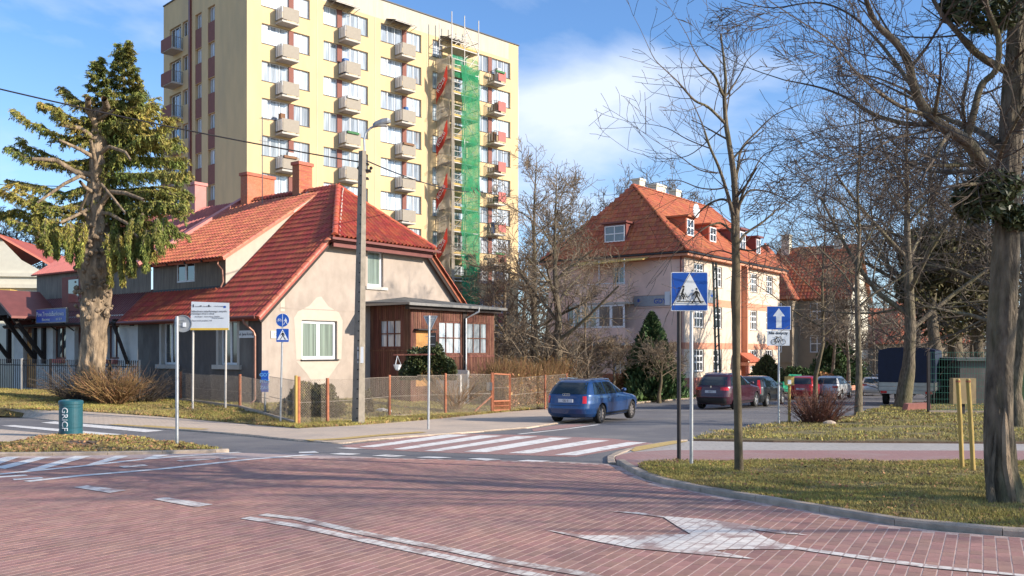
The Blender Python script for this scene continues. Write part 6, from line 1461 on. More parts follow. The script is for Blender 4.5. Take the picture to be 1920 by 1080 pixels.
    mid = (wheels[0] + wheels[1]) / 2 + .1; side_patch('door_handle', mid - .1, mid + .08, mid - .1, mid + .08, zb_ - .12, zb_ - .09, paintm, .03, 2, 1); side_patch('door_handle', wheels[0] + .5, wheels[0] + .66, wheels[0] + .5, wheels[0] + .66, zb_ - .12, zb_ - .09, paintm, .03, 2, 1)
    side_patch('sill_trim', wheels[0] + wr * 1.2, wheels[1] - wr * 1.2, wheels[0] + wr * 1.2, wheels[1] - wr * 1.2, prof[0][0] + .02, prof[0][0] + .14, trimb, .012, 6, 1)
    if tailgate: end_patch('tailgate_gap', wmax * .8, wmax * .8, platez - .16, platez - .145, trimb, .003, nzz=1)
    xm = windows[-1][3] - .02 if windows else 2.5
    xm = max(w_[1] for w_ in windows) - .12
    for s_ in (-1, 1):
        y = s_ * (ysurf(xm, zb_ + .05) + .1); q = MB(); q.smooth = True
        for k_, (xx, sx) in enumerate(((-.06, .5), (-.03, 1), (.05, 1), (.1, .5))):
            for a in range(8): th = 2 * math.pi * a / 8; q.v.append((xm + xx, y + math.cos(th) * .09 * sx, zb_ + .08 + math.sin(th) * .065 * sx))
        for k_ in range(3):
            for a in range(8): q.f.append((k_ * 8 + a, k_ * 8 + (a + 1) % 8, k_ * 8 + 8 + (a + 1) % 8, k_ * 8 + 8 + a)); q.m.append(0)
        q.f += [tuple(range(8)), tuple(range(31, 23, -1))]; q.m += [0, 0]; q.build('wing_mirror', paintm, t)
    if rails:
        for s_ in (-1, 1): x0, x1, z = rails; q = MB().tube([(x0, s_ * (ysurf(x0, z - .03) + .0), z - .05), (x0 + .1, s_ * (ysurf(x0 + .1, z - .03)), z + .02), ((x0 + x1) / 2, s_ * (ysurf((x0 + x1) / 2, z - .03) + .0), z + .035), (x1 - .15, s_ * ysurf(x1 - .15, z - .05), z + .0), (x1, s_ * ysurf(x1, z - .09), z - .09)], .018, 6); q.build('roof_rail', chrome, t)
    if badge == 'rings':
        q = MB(); xb = xrear(0, platez + .16) - .012
        for i in range(4):
            n = 16
            for k_ in range(n):
                a, c_ = 2 * math.pi * k_ / n, 2 * math.pi * (k_ + 1) / n; cy = (i - 1.5) * .062
                q.add([(xb, cy + .04 * math.cos(a), platez + .19 + .04 * math.sin(a)), (xb, cy + .03 * math.cos(a), platez + .19 + .03 * math.sin(a)), (xb, cy + .03 * math.cos(c_), platez + .19 + .03 * math.sin(c_)), (xb, cy + .04 * math.cos(c_), platez + .19 + .04 * math.sin(c_))], [(0, 1, 2, 3)])
        q.build('badge', chrome, t)
    elif badge: xb = xrear(0, platez + .2) - .01; MB().plate([(xb, 0, platez + .16), (xb, -.04, platez + .22), (xb, 0, platez + .28), (xb, .04, platez + .22)], (-.006, 0, 0)).build('badge', chrome, t)
    if lights: MB().box(prof[0][1] + .5, prof[0][1] + .6, wmax * .45, wmax * .55, .2, .26).build('exhaust', darkmetal, t)
    tw = .105; ty = MB(); ty.smooth = False; ty.lathe([(wr * .66, -tw * .8), (wr * .7, -tw), (wr * .93, -tw), (wr, -tw * .7), (wr, tw * .7), (wr * .93, tw), (wr * .7, tw), (wr * .66, tw * .8)], 32, (0, 0, 0), 0, 'y'); tm = ty.mesh('tyre', tyre)
    rm_ = MB(); rm_.lathe([(wr * .66, -tw * .85), (wr * .62, -tw * .5), (wr * .6, tw * .3), (.001, tw * .3)], 28, (0, 0, 0), 0, 'y')
    ns = 5 if rimm is alloy else 8
    for k_ in range(ns):
        th = 2 * math.pi * k_ / ns; c_, s_ = math.cos(th), math.sin(th); w1, w2 = .028, .045
        if rimm is not alloy: w1, w2 = .03, .035
        r0, r1 = wr * .14, wr * .64; q = [(r0, -w1), (r1, -w2), (r1, w2), (r0, w1)]
        rm_.plate([(a * c_ - b2 * s_, -tw * .72, a * s_ + b2 * c_) for a, b2 in q], (0, .03, 0))
    rm_.lathe([(.001, -tw * .8), (wr * .14, -tw * .78), (wr * .2, -tw * .6), (wr * .2, -tw * .2)], 14, (0, 0, 0), 0, 'y'); rme = rm_.mesh('rim', rimm)
    for x in wheels:
        for s_ in (-1, 1):
            w_ = thing('wheel', '', '', (x, s_ * (wmax - tw - .03), wr), 0 if s_ < 0 else math.pi); del w_['label'], w_['category']; w_.parent = t
            link('tyre', tm, w_); link('rim', rme, w_)
    return t
estate = [(.20, .30, 4.25, .74), (.24, .16, 4.40, .80), (.34, .05, 4.50, .855), (.50, .0, 4.53, .875), (.66, .03, 4.50, .885), (.76, .06, 4.40, .88), (.84, .08, 4.05, .872), (.90, .10, 3.55, .86), (.94, .11, 3.30, .845), (1.02, .17, 3.08, .80), (1.16, .29, 2.78, .735), (1.28, .42, 2.50, .68), (1.36, .54, 2.28, .635), (1.405, .70, 2.05, .585), (1.425, .95, 1.8, .50), (1.433, 1.2, 1.6, .35)]
# blue estate: rear axle and front axle measured on the ground
def place(rear_px, front_px, wb, side_off):
    """world position and heading from the ground contacts of the two right-hand wheels"""
    a, c = G(*rear_px), G(*front_px); ang = math.atan2(c.y - a.y, c.x - a.x); return a, ang
a, ang = place((1124, 793.5), (1186, 786.5), 2.65, .78)
def origin(a, ang, xr, w): u_ = Vector((math.cos(ang), math.sin(ang), 0)); v_ = Vector((-u_.y, u_.x, 0)); q = a - u_ * xr + v_ * w; q.z = gp(q.x, q.y + .8) + .005; return q
car('estate_car', 'dark blue estate car with silver roof rails parked beside the zebra crossing', origin(a, ang, 1.0, .76), ang, estate, carpaint('blue_car_paint', (.006, .042, .145)), (1.0, 3.62), .315,
    windows=[(.50, 1.32, .74, 1.34, .95, 1.33), (1.40, 2.22, 1.42, 2.16, .95, 1.33), (2.30, 3.12, 2.24, 2.46, .95, 1.31)], rear=(.66, .56, .97, 1.33), rails=(.62, 2.3, 1.41), rimm=steelrim, badge='rings', platez=.76, bumper=None)
suv = [(.24, .3, 4.35, .80), (.28, .14, 4.5, .86), (.42, .04, 4.62, .90), (.60, .0, 4.65, .92), (.80, .03, 4.62, .925), (.95, .05, 4.45, .915), (1.02, .07, 3.95, .90), (1.08, .09, 3.55, .875), (1.2, .20, 3.2, .82), (1.36, .36, 2.85, .76), (1.5, .55, 2.5, .70), (1.58, .62, 2.25, .64), (1.64, .75, 2.0, .55), (1.655, 1.1, 1.7, .35)]
a, ang = place((1377, 767.5), (1404, 763.0), 2.7, .8); ang = R(56)
car('suv', 'dark maroon SUV with grey lower bumper parked behind the thin tree trunk', origin(G(1378, 768), ang, .95, .80), ang, suv, carpaint('maroon_car_paint', (.05, .008, .02)), (.95, 3.62), .36,
    windows=[(.45, 1.3, .72, 1.34, 1.1, 1.5), (1.38, 2.25, 1.42, 2.2, 1.1, 1.52), (2.33, 3.1, 2.28, 2.6, 1.1, 1.48)], rear=(.7, .58, 1.12, 1.5), lights='wide', platez=.84, badge='d', bumper=(.3, .56), rails=(.7, 2.4, 1.63))
hatch = [(.22, .3, 3.85, .74), (.26, .14, 4.0, .80), (.4, .03, 4.12, .85), (.6, .0, 4.15, .865), (.78, .03, 4.08, .865), (.9, .05, 3.75, .855), (.98, .07, 3.35, .84), (1.1, .14, 3.05, .79), (1.26, .26, 2.7, .73), (1.4, .38, 2.35, .67), (1.48, .5, 2.1, .6), (1.52, .7, 1.85, .5), (1.535, 1.0, 1.6, .3)]
car('tall_hatchback', 'black car with tall red tail lamps parked in front of the maroon SUV', origin(G(1438, 762.5), R(57), .85, .78), R(57), hatch + [], carpaint('black_car_paint', (.012, .016, .02)), (.85, 3.4), .33,
    windows=[(.45, 1.2, .55, 1.22, 1.0, 1.42), (1.28, 2.1, 1.30, 2.02, 1.0, 1.43), (2.18, 2.95, 2.1, 2.4, 1.0, 1.4)], rear=(.66, .55, 1.02, 1.42), lights='tall', platez=.72)
car('small_hatchback', 'bright red hatchback parked behind the reddish bush', origin(G(1530, 750), R(58), .8, .78), R(58), hatch, carpaint('red_car_paint', (.38, .012, .02)), (.8, 3.35), .31,
    windows=[(.45, 1.2, .55, 1.22, 1.0, 1.4), (1.28, 2.1, 1.30, 2.02, 1.0, 1.4), (2.18, 2.95, 2.1, 2.4, 1.0, 1.38)], rear=(.66, .55, 1.02, 1.40), lights='wide', platez=.72)
car('hatchback', 'silver white hatchback parked between the red car and the thin straight tree', origin(G(1577, 749), R(57), .85, .78), R(57), hatch, carpaint('silver_car_paint', (.48, .49, .50)), (.85, 3.4), .32,
    windows=[(.45, 1.2, .55, 1.22, 1.0, 1.4), (1.28, 2.1, 1.30, 2.02, 1.0, 1.4), (2.18, 2.95, 2.1, 2.4, 1.0, 1.38)], rear=(.66, .55, 1.02, 1.40), lights='wide', platez=.70)
wa = G(1636, 742); car('saloon_car', 'white car seen from behind left of the blue truck', origin(wa, R(70), .9, -.0), R(70), estate, carpaint('white_car_paint', (.58, .58, .57)), (.95, 3.55), .32,
    windows=[(.50, 1.32, .74, 1.34, .95, 1.33), (1.40, 2.22, 1.42, 2.16, .95, 1.33), (2.30, 3.12, 2.24, 2.46, .95, 1.31)], rear=(.66, .56, .97, 1.33), lights='wide', platez=.72, badge='d')
wa = G(1640, 735.5); car('far_dark_car', 'dark grey car just visible above the white car at the end of the street', origin(wa, R(72), .9, -.0), R(72), suv, carpaint('grey_car_paint', (.05, .055, .06)), (.95, 3.55), .32,
    windows=[(.45, 1.3, .72, 1.34, 1.1, 1.5), (1.38, 2.25, 1.42, 2.2, 1.1, 1.52), (2.33, 3.1, 2.28, 2.6, 1.1, 1.48)], rear=(.7, .58, 1.12, 1.5), lights='wide', platez=.84)
# ---- blue truck
dT = 46.0; q = W(1699, 0, dT); ang = R(61); TR = thing('tarpaulin_truck', 'flatbed truck with dark navy tarpaulin cover parked beside the tree', 'truck', (q.x, q.y, gp(0, dT)), ang - R(90) + R(90)); LT, HW = 5.2, 1.32; f_ = lambda y: W(0, y, dT).z - gp(0, dT)
zt, zm, zl = f_(652), f_(717), f_(746)
b = MB(); b.smooth = False
prof_ = [(-HW, zm), (-HW - .03, (zm + zt) / 2), (-HW, zt - .12), (-HW * .6, zt), (0, zt + .04), (HW * .6, zt), (HW, zt - .12), (HW + .03, (zm + zt) / 2), (HW, zm)]; m_ = len(prof_); st = [0, .03, 1.3, 2.6, 3.9, LT]
for i, x in enumerate(st):
    for y, z in prof_: b.v.append((x + (.02 if i == 0 else 0), y * (1 if i % 2 == 0 else .985), z - (.0 if i % 2 == 0 else .04) * (z > zm + .3)))
for i in range(len(st) - 1):
    for j in range(m_ - 1): b.f.append((i * m_ + j, i * m_ + j + 1, (i + 1) * m_ + j + 1, (i + 1) * m_ + j)); b.m.append(0)
b.f += [tuple(range(m_)), tuple(range((len(st) - 1) * m_ + m_ - 1, (len(st) - 1) * m_ - 1, -1))]; b.m += [0, 0]; b.build('tarpaulin', tarp, TR)
bw_ = carpaint('truck_white', (.42, .42, .38)); b = MB()
for k_ in range(2): z0 = zm - .42 + k_ * .21; b.box(-.05, .0, -HW, HW, z0 + .01, z0 + .2); b.box(0.001, LT, -HW - .03, -HW, z0 + .01, z0 + .2); b.box(0.001, LT, HW, HW + .03, z0 + .01, z0 + .2)
b.build('dropside_board', bw_, TR); b = MB()
for x in (-.07,): 
    for y in (-HW - .02, -.04, HW - .04): b.box(x, x + .05, y, y + .07, zm - .45, zm + .05)
for x in (1.7, 3.4): b.box(x, x + .08, -HW - .06, -HW - .031, zm - .45, zm + .02)
b.build('board_latch', rail, TR); MB().box(-.02, LT, -HW + .05, HW - .05, zm - .55, zm - .43).build('bed', darkmetal, TR)
MB().box(-.1, -.03, -HW + .1, HW - .1, .62, .78).build('rear_bumper', bw_, TR); MB().box(-.12, -.08, -HW + .12, -HW + .42, .64, .76).box(-.12, -.08, HW - .42, HW - .12, .64, .76).build('tail_lamp', redlamp, TR); MB().box(0, LT + 1.6, -.35, .35, .55, zm - .55).build('chassis', darkmetal, TR)
MB().box(-.13, -.101, -.26, .26, .9, 1.02).build('number_plate', plate, TR)
b = MB().plate([(LT + .15, -1.05, .45), (LT + 2.1, -1.05, .45), (LT + 2.15, -1.05, 1.15), (LT + 1.75, -1.05, 1.35), (LT + 1.25, -1.05, 2.1), (LT + .15, -1.05, 2.15)], (0, 2.1, 0)); b.build('cab', bw_, TR); MB().plate([(LT + .5, -1.06, 1.3), (LT + 1.5, -1.06, 1.3), (LT + 1.15, -1.06, 1.95), (LT + .5, -1.06, 1.95)], (0, -.01, 0)).build('side_window', autoglass, TR)
MB().box(LT + 1.45, LT + 1.6, -1.35, -1.12, 1.3, 1.6).build('wing_mirror', trimb, TR)
ty = MB(); ty.lathe([(.2, -.13), (.24, -.14), (.34, -.14), (.37, -.1), (.37, .1), (.34, .14), (.24, .14), (.2, .13)], 28, (0, 0, 0), 0, 'y'); tm = ty.mesh('tyre', tyre); rm2 = MB().lathe([(.21, -.12), (.19, -.02), (.08, 0), (.001, -.05)], 20, (0, 0, 0), 0, 'y').mesh('rim', steelrim)
for x in (1.3, LT + 1.4):
    for s_ in (-1, 1): w_ = thing('wheel', '', '', (x, s_ * (HW - .22), .37), 0 if s_ < 0 else math.pi); del w_['label'], w_['category']; w_.parent = TR; link('tyre', tm, w_); link('rim', rm2, w_)
# ================================================================= TREES AND PLANTS
def segmesh(name, S, m, sides=3, parent=None):
    """tapered prisms from segment rows (x0,y0,z0,x1,y1,z1,r0,r1)"""
    S = np.asarray(S, float)
    if len(S) == 0: return None
    P0, P1, R0_, R1_ = S[:, :3], S[:, 3:6], S[:, 6], S[:, 7]; T = P1 - P0; T /= np.linalg.norm(T, axis=1)[:, None] + 1e-9
    ref = np.where(np.abs(T[:, 2:3]) > .9, np.array([[1., 0, 0]]), np.array([[0, 0, 1.]])); A = np.cross(T, ref); A /= np.linalg.norm(A, axis=1)[:, None] + 1e-9; B2 = np.cross(T, A)
    th = np.arange(sides) * 2 * math.pi / sides; c, s_ = np.cos(th), np.sin(th); n = len(S)
    V_ = np.empty((n, 2, sides, 3)); ringv = A[:, None, :] * c[None, :, None] + B2[:, None, :] * s_[None, :, None]
    V_[:, 0] = P0[:, None] + ringv * R0_[:, None, None]; V_[:, 1] = P1[:, None] + ringv * R1_[:, None, None]
    k_ = np.arange(sides); f = np.stack([k_, (k_ + 1) % sides, sides + (k_ + 1) % sides, sides + k_], 1)
    F_ = (f[None] + (np.arange(n) * 2 * sides)[:, None, None]).reshape(-1, 4)
    o = link(name, npmesh(name, V_.reshape(-1, 3), F_, m, 4), parent)
    if sides > 4: o.data.polygons.foreach_set('use_smooth', [True] * len(o.data.polygons))
    return o
def rv(r): return Vector((r.gauss(0, 1), r.gauss(0, 1), r.gauss(0, 1)))
# trees just outside the frame on the right: their crowns throw the long shadows over the road
def grow(S, p, d, r, L, lvl, c, rg):
    """one branch and its children"""
    n = 4 if lvl < c['lv'] else 3; st = L / n; p = p.copy(); d = d.copy()
    for i in range(n):
        d = (d + rv(rg) * c['wig'] + Vector((0, 0, c['up'] * (1 if lvl < 2 else c.get('up2', 1))))).normalized(); q = p + d * st; r2 = max(c['rmin'], r * (1 - .55 / n * 1.3)); S.append((p.x, p.y, p.z, q.x, q.y, q.z, r, r2))
        if lvl < c['lv']:
            k_ = c['kids'][lvl] if lvl < len(c['kids']) else 2
            for _ in range(k_):
                if rg.random() < (.35 if i == 0 else .95):
                    ax = rv(rg); ax = (ax - d * ax.dot(d)).normalized(); a = rg.uniform(*c['ang']); dd = (d * math.cos(a) + ax * math.sin(a)).normalized()
                    grow(S, p.lerp(q, rg.random()), dd, max(c['rmin'], r2 * c.get('rr', .5)), L * rg.uniform(.42, .68) * (1.08 - i / n * .35), lvl + 1, c, rg)
        p, r = q, r2
def limb(S, pts, r0, r1, c, rg, step=.3, kidL=1.6, kr=.35, start=.15, lvl=1, endgrow=True):
    """explicit limb through given points, with side branches"""
    pts = [Vector(p) for p in pts]; Lt = sum((b_ - a).length for a, b_ in zip(pts[:-1], pts[1:])); run = 0; nxt = Lt * start
    # smooth the polyline
    sm = []
    for i in range(len(pts) - 1):
        p0, p1, p2, p3 = pts[max(i - 1, 0)], pts[i], pts[i + 1], pts[min(i + 2, len(pts) - 1)]
        for k_ in range(4):
            t = k_ / 4; sm.append(.5 * ((2 * p1) + (p2 - p0) * t + (2 * p0 - 5 * p1 + 4 * p2 - p3) * t * t + (3 * p1 - p0 - 3 * p2 + p3) * t ** 3))
    sm.append(pts[-1])
    for a, b_ in zip(sm[:-1], sm[1:]):
        l = (b_ - a).length; ra, rb = r0 + (r1 - r0) * run / Lt, r0 + (r1 - r0) * min(1, (run + l) / Lt); S.append((a.x, a.y, a.z, b_.x, b_.y, b_.z, ra, rb * 1.01)); t = (b_ - a).normalized() if l > 1e-6 else Vector((0, 0, 1))
        while nxt < run + l:
            q = a.lerp(b_, (nxt - run) / l); ax = rv(rg); ax = (ax - t * ax.dot(t)).normalized(); an = rg.uniform(*c['ang']); dd = (t * math.cos(an) + ax * math.sin(an)).normalized()
            rr_ = (ra + rb) / 2; grow(S, q, dd, max(c['rmin'], rr_ * kr), kidL * rg.uniform(.5, 1.15) * (1.1 - .5 * nxt / Lt), lvl, c, rg); nxt += step * rg.uniform(.6, 1.4)
        run += l
    if endgrow: grow(S, sm[-1], (sm[-1] - sm[-2]).normalized(), r1, kidL * .9, lvl, c, rg)
def trunk_mesh(name, pts, rad, m, parent, sides=18, lump=.12, flare=0, seed=1, sub=5, fine=.03):
    """thick trunk with uneven girth, ridges and root flare"""
    pts = [Vector(p) for p in pts]; C_, Rr = [], []
    for i in range(len(pts) - 1):
        for k_ in range(sub): C_.append(pts[i].lerp(pts[i + 1], k_ / sub)); Rr.append(rad[i] + (rad[i + 1] - rad[i]) * k_ / sub)
    C_.append(pts[-1]); Rr.append(rad[-1]); V_ = []; n = len(C_)
    for i, (q, r) in enumerate(zip(C_, Rr)):
        for k_ in range(sides):
            th = 2 * math.pi * k_ / sides; z = q.z
            f = 1 + lump * math.sin(th * 3 + z * 1.1 + seed) * .5 + lump * float(vnoise(math.cos(th) * 1.3 + seed, z * 1.2 + math.sin(th) * 1.3, 1.4, seed)) + fine * math.sin(th * 9 + z * 2 + math.sin(z * 5))
            if flare and i < sub * 1.2: f += flare * (1 - i / (sub * 1.2)) * (.5 + .5 * abs(math.sin(th * 2.5 + seed)))
            V_.append((q.x + r * f * math.cos(th), q.y + r * f * math.sin(th), z))
    F_ = [(i * sides + k_, i * sides + (k_ + 1) % sides, (i + 1) * sides + (k_ + 1) % sides, (i + 1) * sides + k_) for i in range(n - 1) for k_ in range(sides)] + [tuple((n - 1) * sides + k_ for k_ in range(sides))]
    b = MB().add(V_, F_); b.smooth = True; return b.build(name, m, parent)
def leaves(name, P, size, m, parent=None, flat=0.0, aspect=1.6, seed=0, dirs=None):
    """many small leaf quads at points P"""
    P = np.asarray(P, float); n = len(P); rg = np.random.default_rng(seed); A = rg.normal(size=(n, 3)); A[:, 2] *= (1 - flat)
    if dirs is not None: A = np.asarray(dirs) + A * .35
    A /= np.linalg.norm(A, axis=1)[:, None] + 1e-9; B2 = rg.normal(size=(n, 3)); B2 -= A * np.sum(A * B2, 1)[:, None]; B2 /= np.linalg.norm(B2, axis=1)[:, None] + 1e-9
    s_ = size * rg.uniform(.6, 1.35, (n, 1)); A = A * s_ * aspect / 2; B2 = B2 * s_ / 2
    V_ = np.stack([P - A, P + B2 - A * .1, P + A, P - B2 - A * .1], 1); F_ = np.arange(n * 4).reshape(-1, 4)
    return link(name, npmesh(name, V_.reshape(-1, 3), F_, m, 4), parent)
def finish_tree(t, S, m, thick=.03, twm=twig):
    S = np.array(S); big = S[:, 6] > thick
    for nm, q, mm, k_ in (('limbs', S[big], m, 8), ('twigs', S[~big], twm, 3)):
        o = segmesh(nm, q, mm, k_, t)
        if o: o['kind'] = 'stuff'

CF = dict(lv=4, kids=[2, 2, 2, 2], ang=(.45, .95), wig=.11, up=.03, rmin=.003, rr=.5)
# ---- big leaning tree at the right edge
d = 10.5; q0 = G(1888, 955)
TB = thing('old_street_tree', 'thick leaning bare tree at the right edge with a torn strip of bark', 'tree', (q0.x, q0.y, q0.z + .05)); o0 = Vector(TB.location)
def w_(px, py, dd=10.5): return W(px, py, dd) - o0
tp_ = [w_(1893, 985), w_(1887, 950), w_(1876, 880), w_(1872, 800), w_(1874, 700), w_(1880, 600), w_(1886, 500), w_(1890, 400), w_(1894, 300), w_(1898, 200), w_(1904, 100), w_(1909, 0), w_(1915, -150), w_(1922, -300), w_(1926, -430)]
trunk_mesh('trunk', tp_, [.26, .215, .155, .145, .145, .142, .14, .13, .12, .115, .10, .09, .07, .045, .02], bark, TB, 54, .13, .55, 3, 14, .05)
MB().tube([w_(1905, 990, 10.3), w_(1896, 930, 10.33), w_(1886, 870, 10.36), w_(1884, 800, 10.365), w_(1885, 760, 10.37)], [.03, .05, .055, .04, .008], 7).build('torn_bark', barkl, TB)
b = MB().tube([w_(1862, 960, 10.33), w_(1858, 900, 10.40), w_(1864, 850, 10.38), w_(1868, 805, 10.4)], [.05, .03, .02, .01], 6); b.build('bark_ridge', bark, TB)
S_ = []; rg = random.Random(5)
L_ = [([(1884, 350, 10.5), (1850, 318, 10.3), (1815, 268, 10.1), (1780, 245, 10.0), (1740, 215, 9.9), (1716, 170, 9.8), (1702, 115, 9.7), (1680, 80, 9.6), (1640, 40, 9.5), (1618, -20, 9.4)], .085, .022),
      ([(1815, 268, 10.1), (1765, 235, 10.3), (1700, 232, 10.5), (1640, 215, 10.6), (1590, 185, 10.8), (1540, 165, 11.0), (1470, 150, 11.2)], .035, .008),
      ([(1890, 290, 10.5), (1860, 262, 10.6), (1825, 240, 10.9), (1780, 225, 11.3), (1720, 190, 11.6), (1660, 160, 12)], .045, .012),
      ([(1812, 262, 10.1), (1825, 215, 10.0), (1840, 160, 10.0), (1868, 130, 9.9), (1872, 70, 9.8), (1850, 10, 9.6), (1840, -60, 9.5)], .045, .02),
      ([(1896, 135, 10.5), (1862, 120, 10.4), (1825, 95, 10.3), (1795, 60, 10.2), (1765, 25, 10.2), (1745, -10, 10.2)], .05, .02),
      ([(1890, 330, 10.5), (1850, 322, 10.8), (1790, 322, 11.3), (1730, 318, 11.8), (1660, 285, 12.2), (1600, 275, 12.4)], .03, .008),
      ([(1740, 215, 9.9), (1700, 205, 9.6), (1650, 175, 9.3), (1600, 130, 9.0), (1560, 80, 8.8), (1500, 40, 8.7)], .025, .007),
      ([(1716, 170, 9.8), (1680, 120, 10.3), (1640, 70, 10.8), (1590, 25, 11), (1530, 5, 11.2), (1450, 15, 11.5), (1390, 5, 11.5)], .025, .007),
      ([(1884, 345, 10.5), (1830, 345, 10.1), (1770, 352, 9.8), (1720, 370, 9.6), (1680, 400, 9.5), (1640, 440, 9.4)], .025, .006),
      ([(1895, 260, 10.5), (1930, 200, 10.2), (1960, 120, 10), (1990, 20, 9.8)], .06, .02), ([(1900, 60, 10.5), (1870, -20, 10.2), (1820, -80, 10)], .05, .02), ([(1915, -150, 10.5), (1990, -220, 10.6), (2080, -300, 10.4)], .05, .015), ([(1918, -200, 10.5), (1850, -290, 10.6), (1800, -380, 10.8)], .045, .015), ([(1922, -300, 10.5), (1935, -420, 10.7), (1925, -520, 10.6)], .04, .01), ([(1895, 300, 10.5), (1970, 250, 10.7), (2060, 210, 10.8)], .05, .015),
      ([(1893, 310, 10.5), (1860, 290, 11.2), (1830, 280, 12.0), (1780, 290, 13.0), (1730, 300, 13.6)], .04, .01),
      ([(1765, 235, 10.3), (1720, 250, 10.0), (1670, 262, 9.8), (1610, 300, 9.6), (1560, 350, 9.5), (1520, 385, 9.5)], .018, .005)]
for P, r0, r1 in L_: limb(S_, [w_(*p) for p in P], r0, r1, CF, rg, .30, 1.25, .42, .06, 2)
finish_tree(TB, S_, bark, .018); nbig = len(S_)
mp = []; rgm = np.random.default_rng(3)
for cx, cy, dd, rr_, n in ((1840, 375, 10.4, .30, 1100), (1872, 350, 10.2, .22, 700), (1855, 18, 10.0, .32, 1100), (1800, 10, 10.2, .2, 900), (1905, 410, 10.4, .18, 700)):
    c_ = np.array(w_(cx, cy, dd)[:]); v = rgm.normal(size=(n, 3)); v /= np.linalg.norm(v, axis=1)[:, None]; mp.append(c_ + v * rr_ * rgm.uniform(.2, 1, (n, 1)) ** .5 * np.array([1.15, 1, .9]))
mp = np.concatenate(mp); leaves('mistletoe_leaves', mp, .035, ivy, TB, aspect=3.2, seed=4)['kind'] = 'stuff'
# ---- thin tree behind the crossing sign
q0 = G(1386, 893); q0.z += .06; TS = thing('young_street_tree', 'slim bare tree with mossy trunk standing right of the blue crossing sign', 'tree', q0); o0 = Vector(q0)
def v_(px, py, dd=13.96): return W(px, py, dd) - o0
trunk_mesh('trunk', [v_(1387, 905), v_(1386, 890), v_(1384, 780), v_(1381, 700), v_(1380, 600), v_(1379, 560), v_(1380, 500), v_(1379, 440)], [.088, .070, .062, .060, .061, .074, .062, .058], mossb, TS, 14, .10, .35, 5, 5, .03)
S_ = []; rg = random.Random(8); CS = dict(lv=4, kids=[2, 2, 2, 1], ang=(.5, 1.05), wig=.13, up=.02, rmin=.0035, rr=.5)
L2 = [([(1379, 445), (1380, 400), (1376, 330), (1366, 262), (1361, 230), (1358, 182)], .062, .03, 0), ([(1358, 182), (1352, 171), (1339, 141), (1311, 112), (1287, 64)], .024, .006, -.3), ([(1361, 233), (1328, 201), (1302, 188), (1273, 156), (1250, 134), (1228, 112), (1213, 82)], .024, .005, -.6),
      ([(1358, 182), (1365, 175), (1387, 141), (1402, 112), (1423, 93)], .018, .005, .4), ([(1374, 450), (1374, 404), (1361, 353), (1347, 312), (1332, 278), (1317, 234), (1299, 193)], .036, .008, -.5), ([(1380, 340), (1384, 310), (1391, 278), (1417, 249), (1454, 215), (1498, 197)], .024, .006, .6),
      ([(1384, 400), (1390, 370), (1406, 334), (1432, 290), (1461, 282)], .024, .006, -.4), ([(1377, 392), (1366, 378), (1350, 374), (1324, 386), (1300, 412), (1285, 440)], .022, .006, .3), ([(1386, 385), (1400, 362), (1417, 356), (1454, 364), (1498, 390)], .02, .005, .2), ([(1378, 440), (1355, 420), (1339, 420), (1318, 430), (1280, 462)], .022, .005, -.2),
      ([(1384, 458), (1398, 438), (1432, 415), (1472, 378), (1500, 350)], .024, .006, .5), ([(1358, 352), (1340, 355), (1310, 352), (1270, 338), (1225, 343)], .014, .005, .1), ([(1361, 233), (1330, 262), (1290, 292), (1240, 298), (1205, 290)], .012, .004, .5), ([(1335, 280), (1290, 262), (1250, 240), (1210, 232)], .012, .004, .3),
      ([(1388, 300), (1420, 300), (1460, 330), (1500, 345)], .012, .004, .8), ([(1381, 465), (1410, 470), (1440, 460), (1480, 490)], .016, .004, -.5), ([(1362, 215), (1352, 150), (1350, 110)], .012, .004, .2), ([(1345, 325), (1310, 318), (1270, 290), (1222, 260)], .012, .004, .1), ([(1382, 480), (1350, 470), (1320, 480), (1290, 520)], .014, .004, .4), ([(1360, 225), (1372, 150), (1380, 112), (1398, 96)], .014, .004, .4)]
for P, r0, r1, dz in L2: limb(S_, [v_(a, c, 13.96 + dz * i / (len(P) - 1)) for i, (a, c) in enumerate(P)], r0, r1, CS, rg, .30, 1.05, .42, .15, 3 if r0 < .03 else 3)
finish_tree(TS, S_, bark, .014)
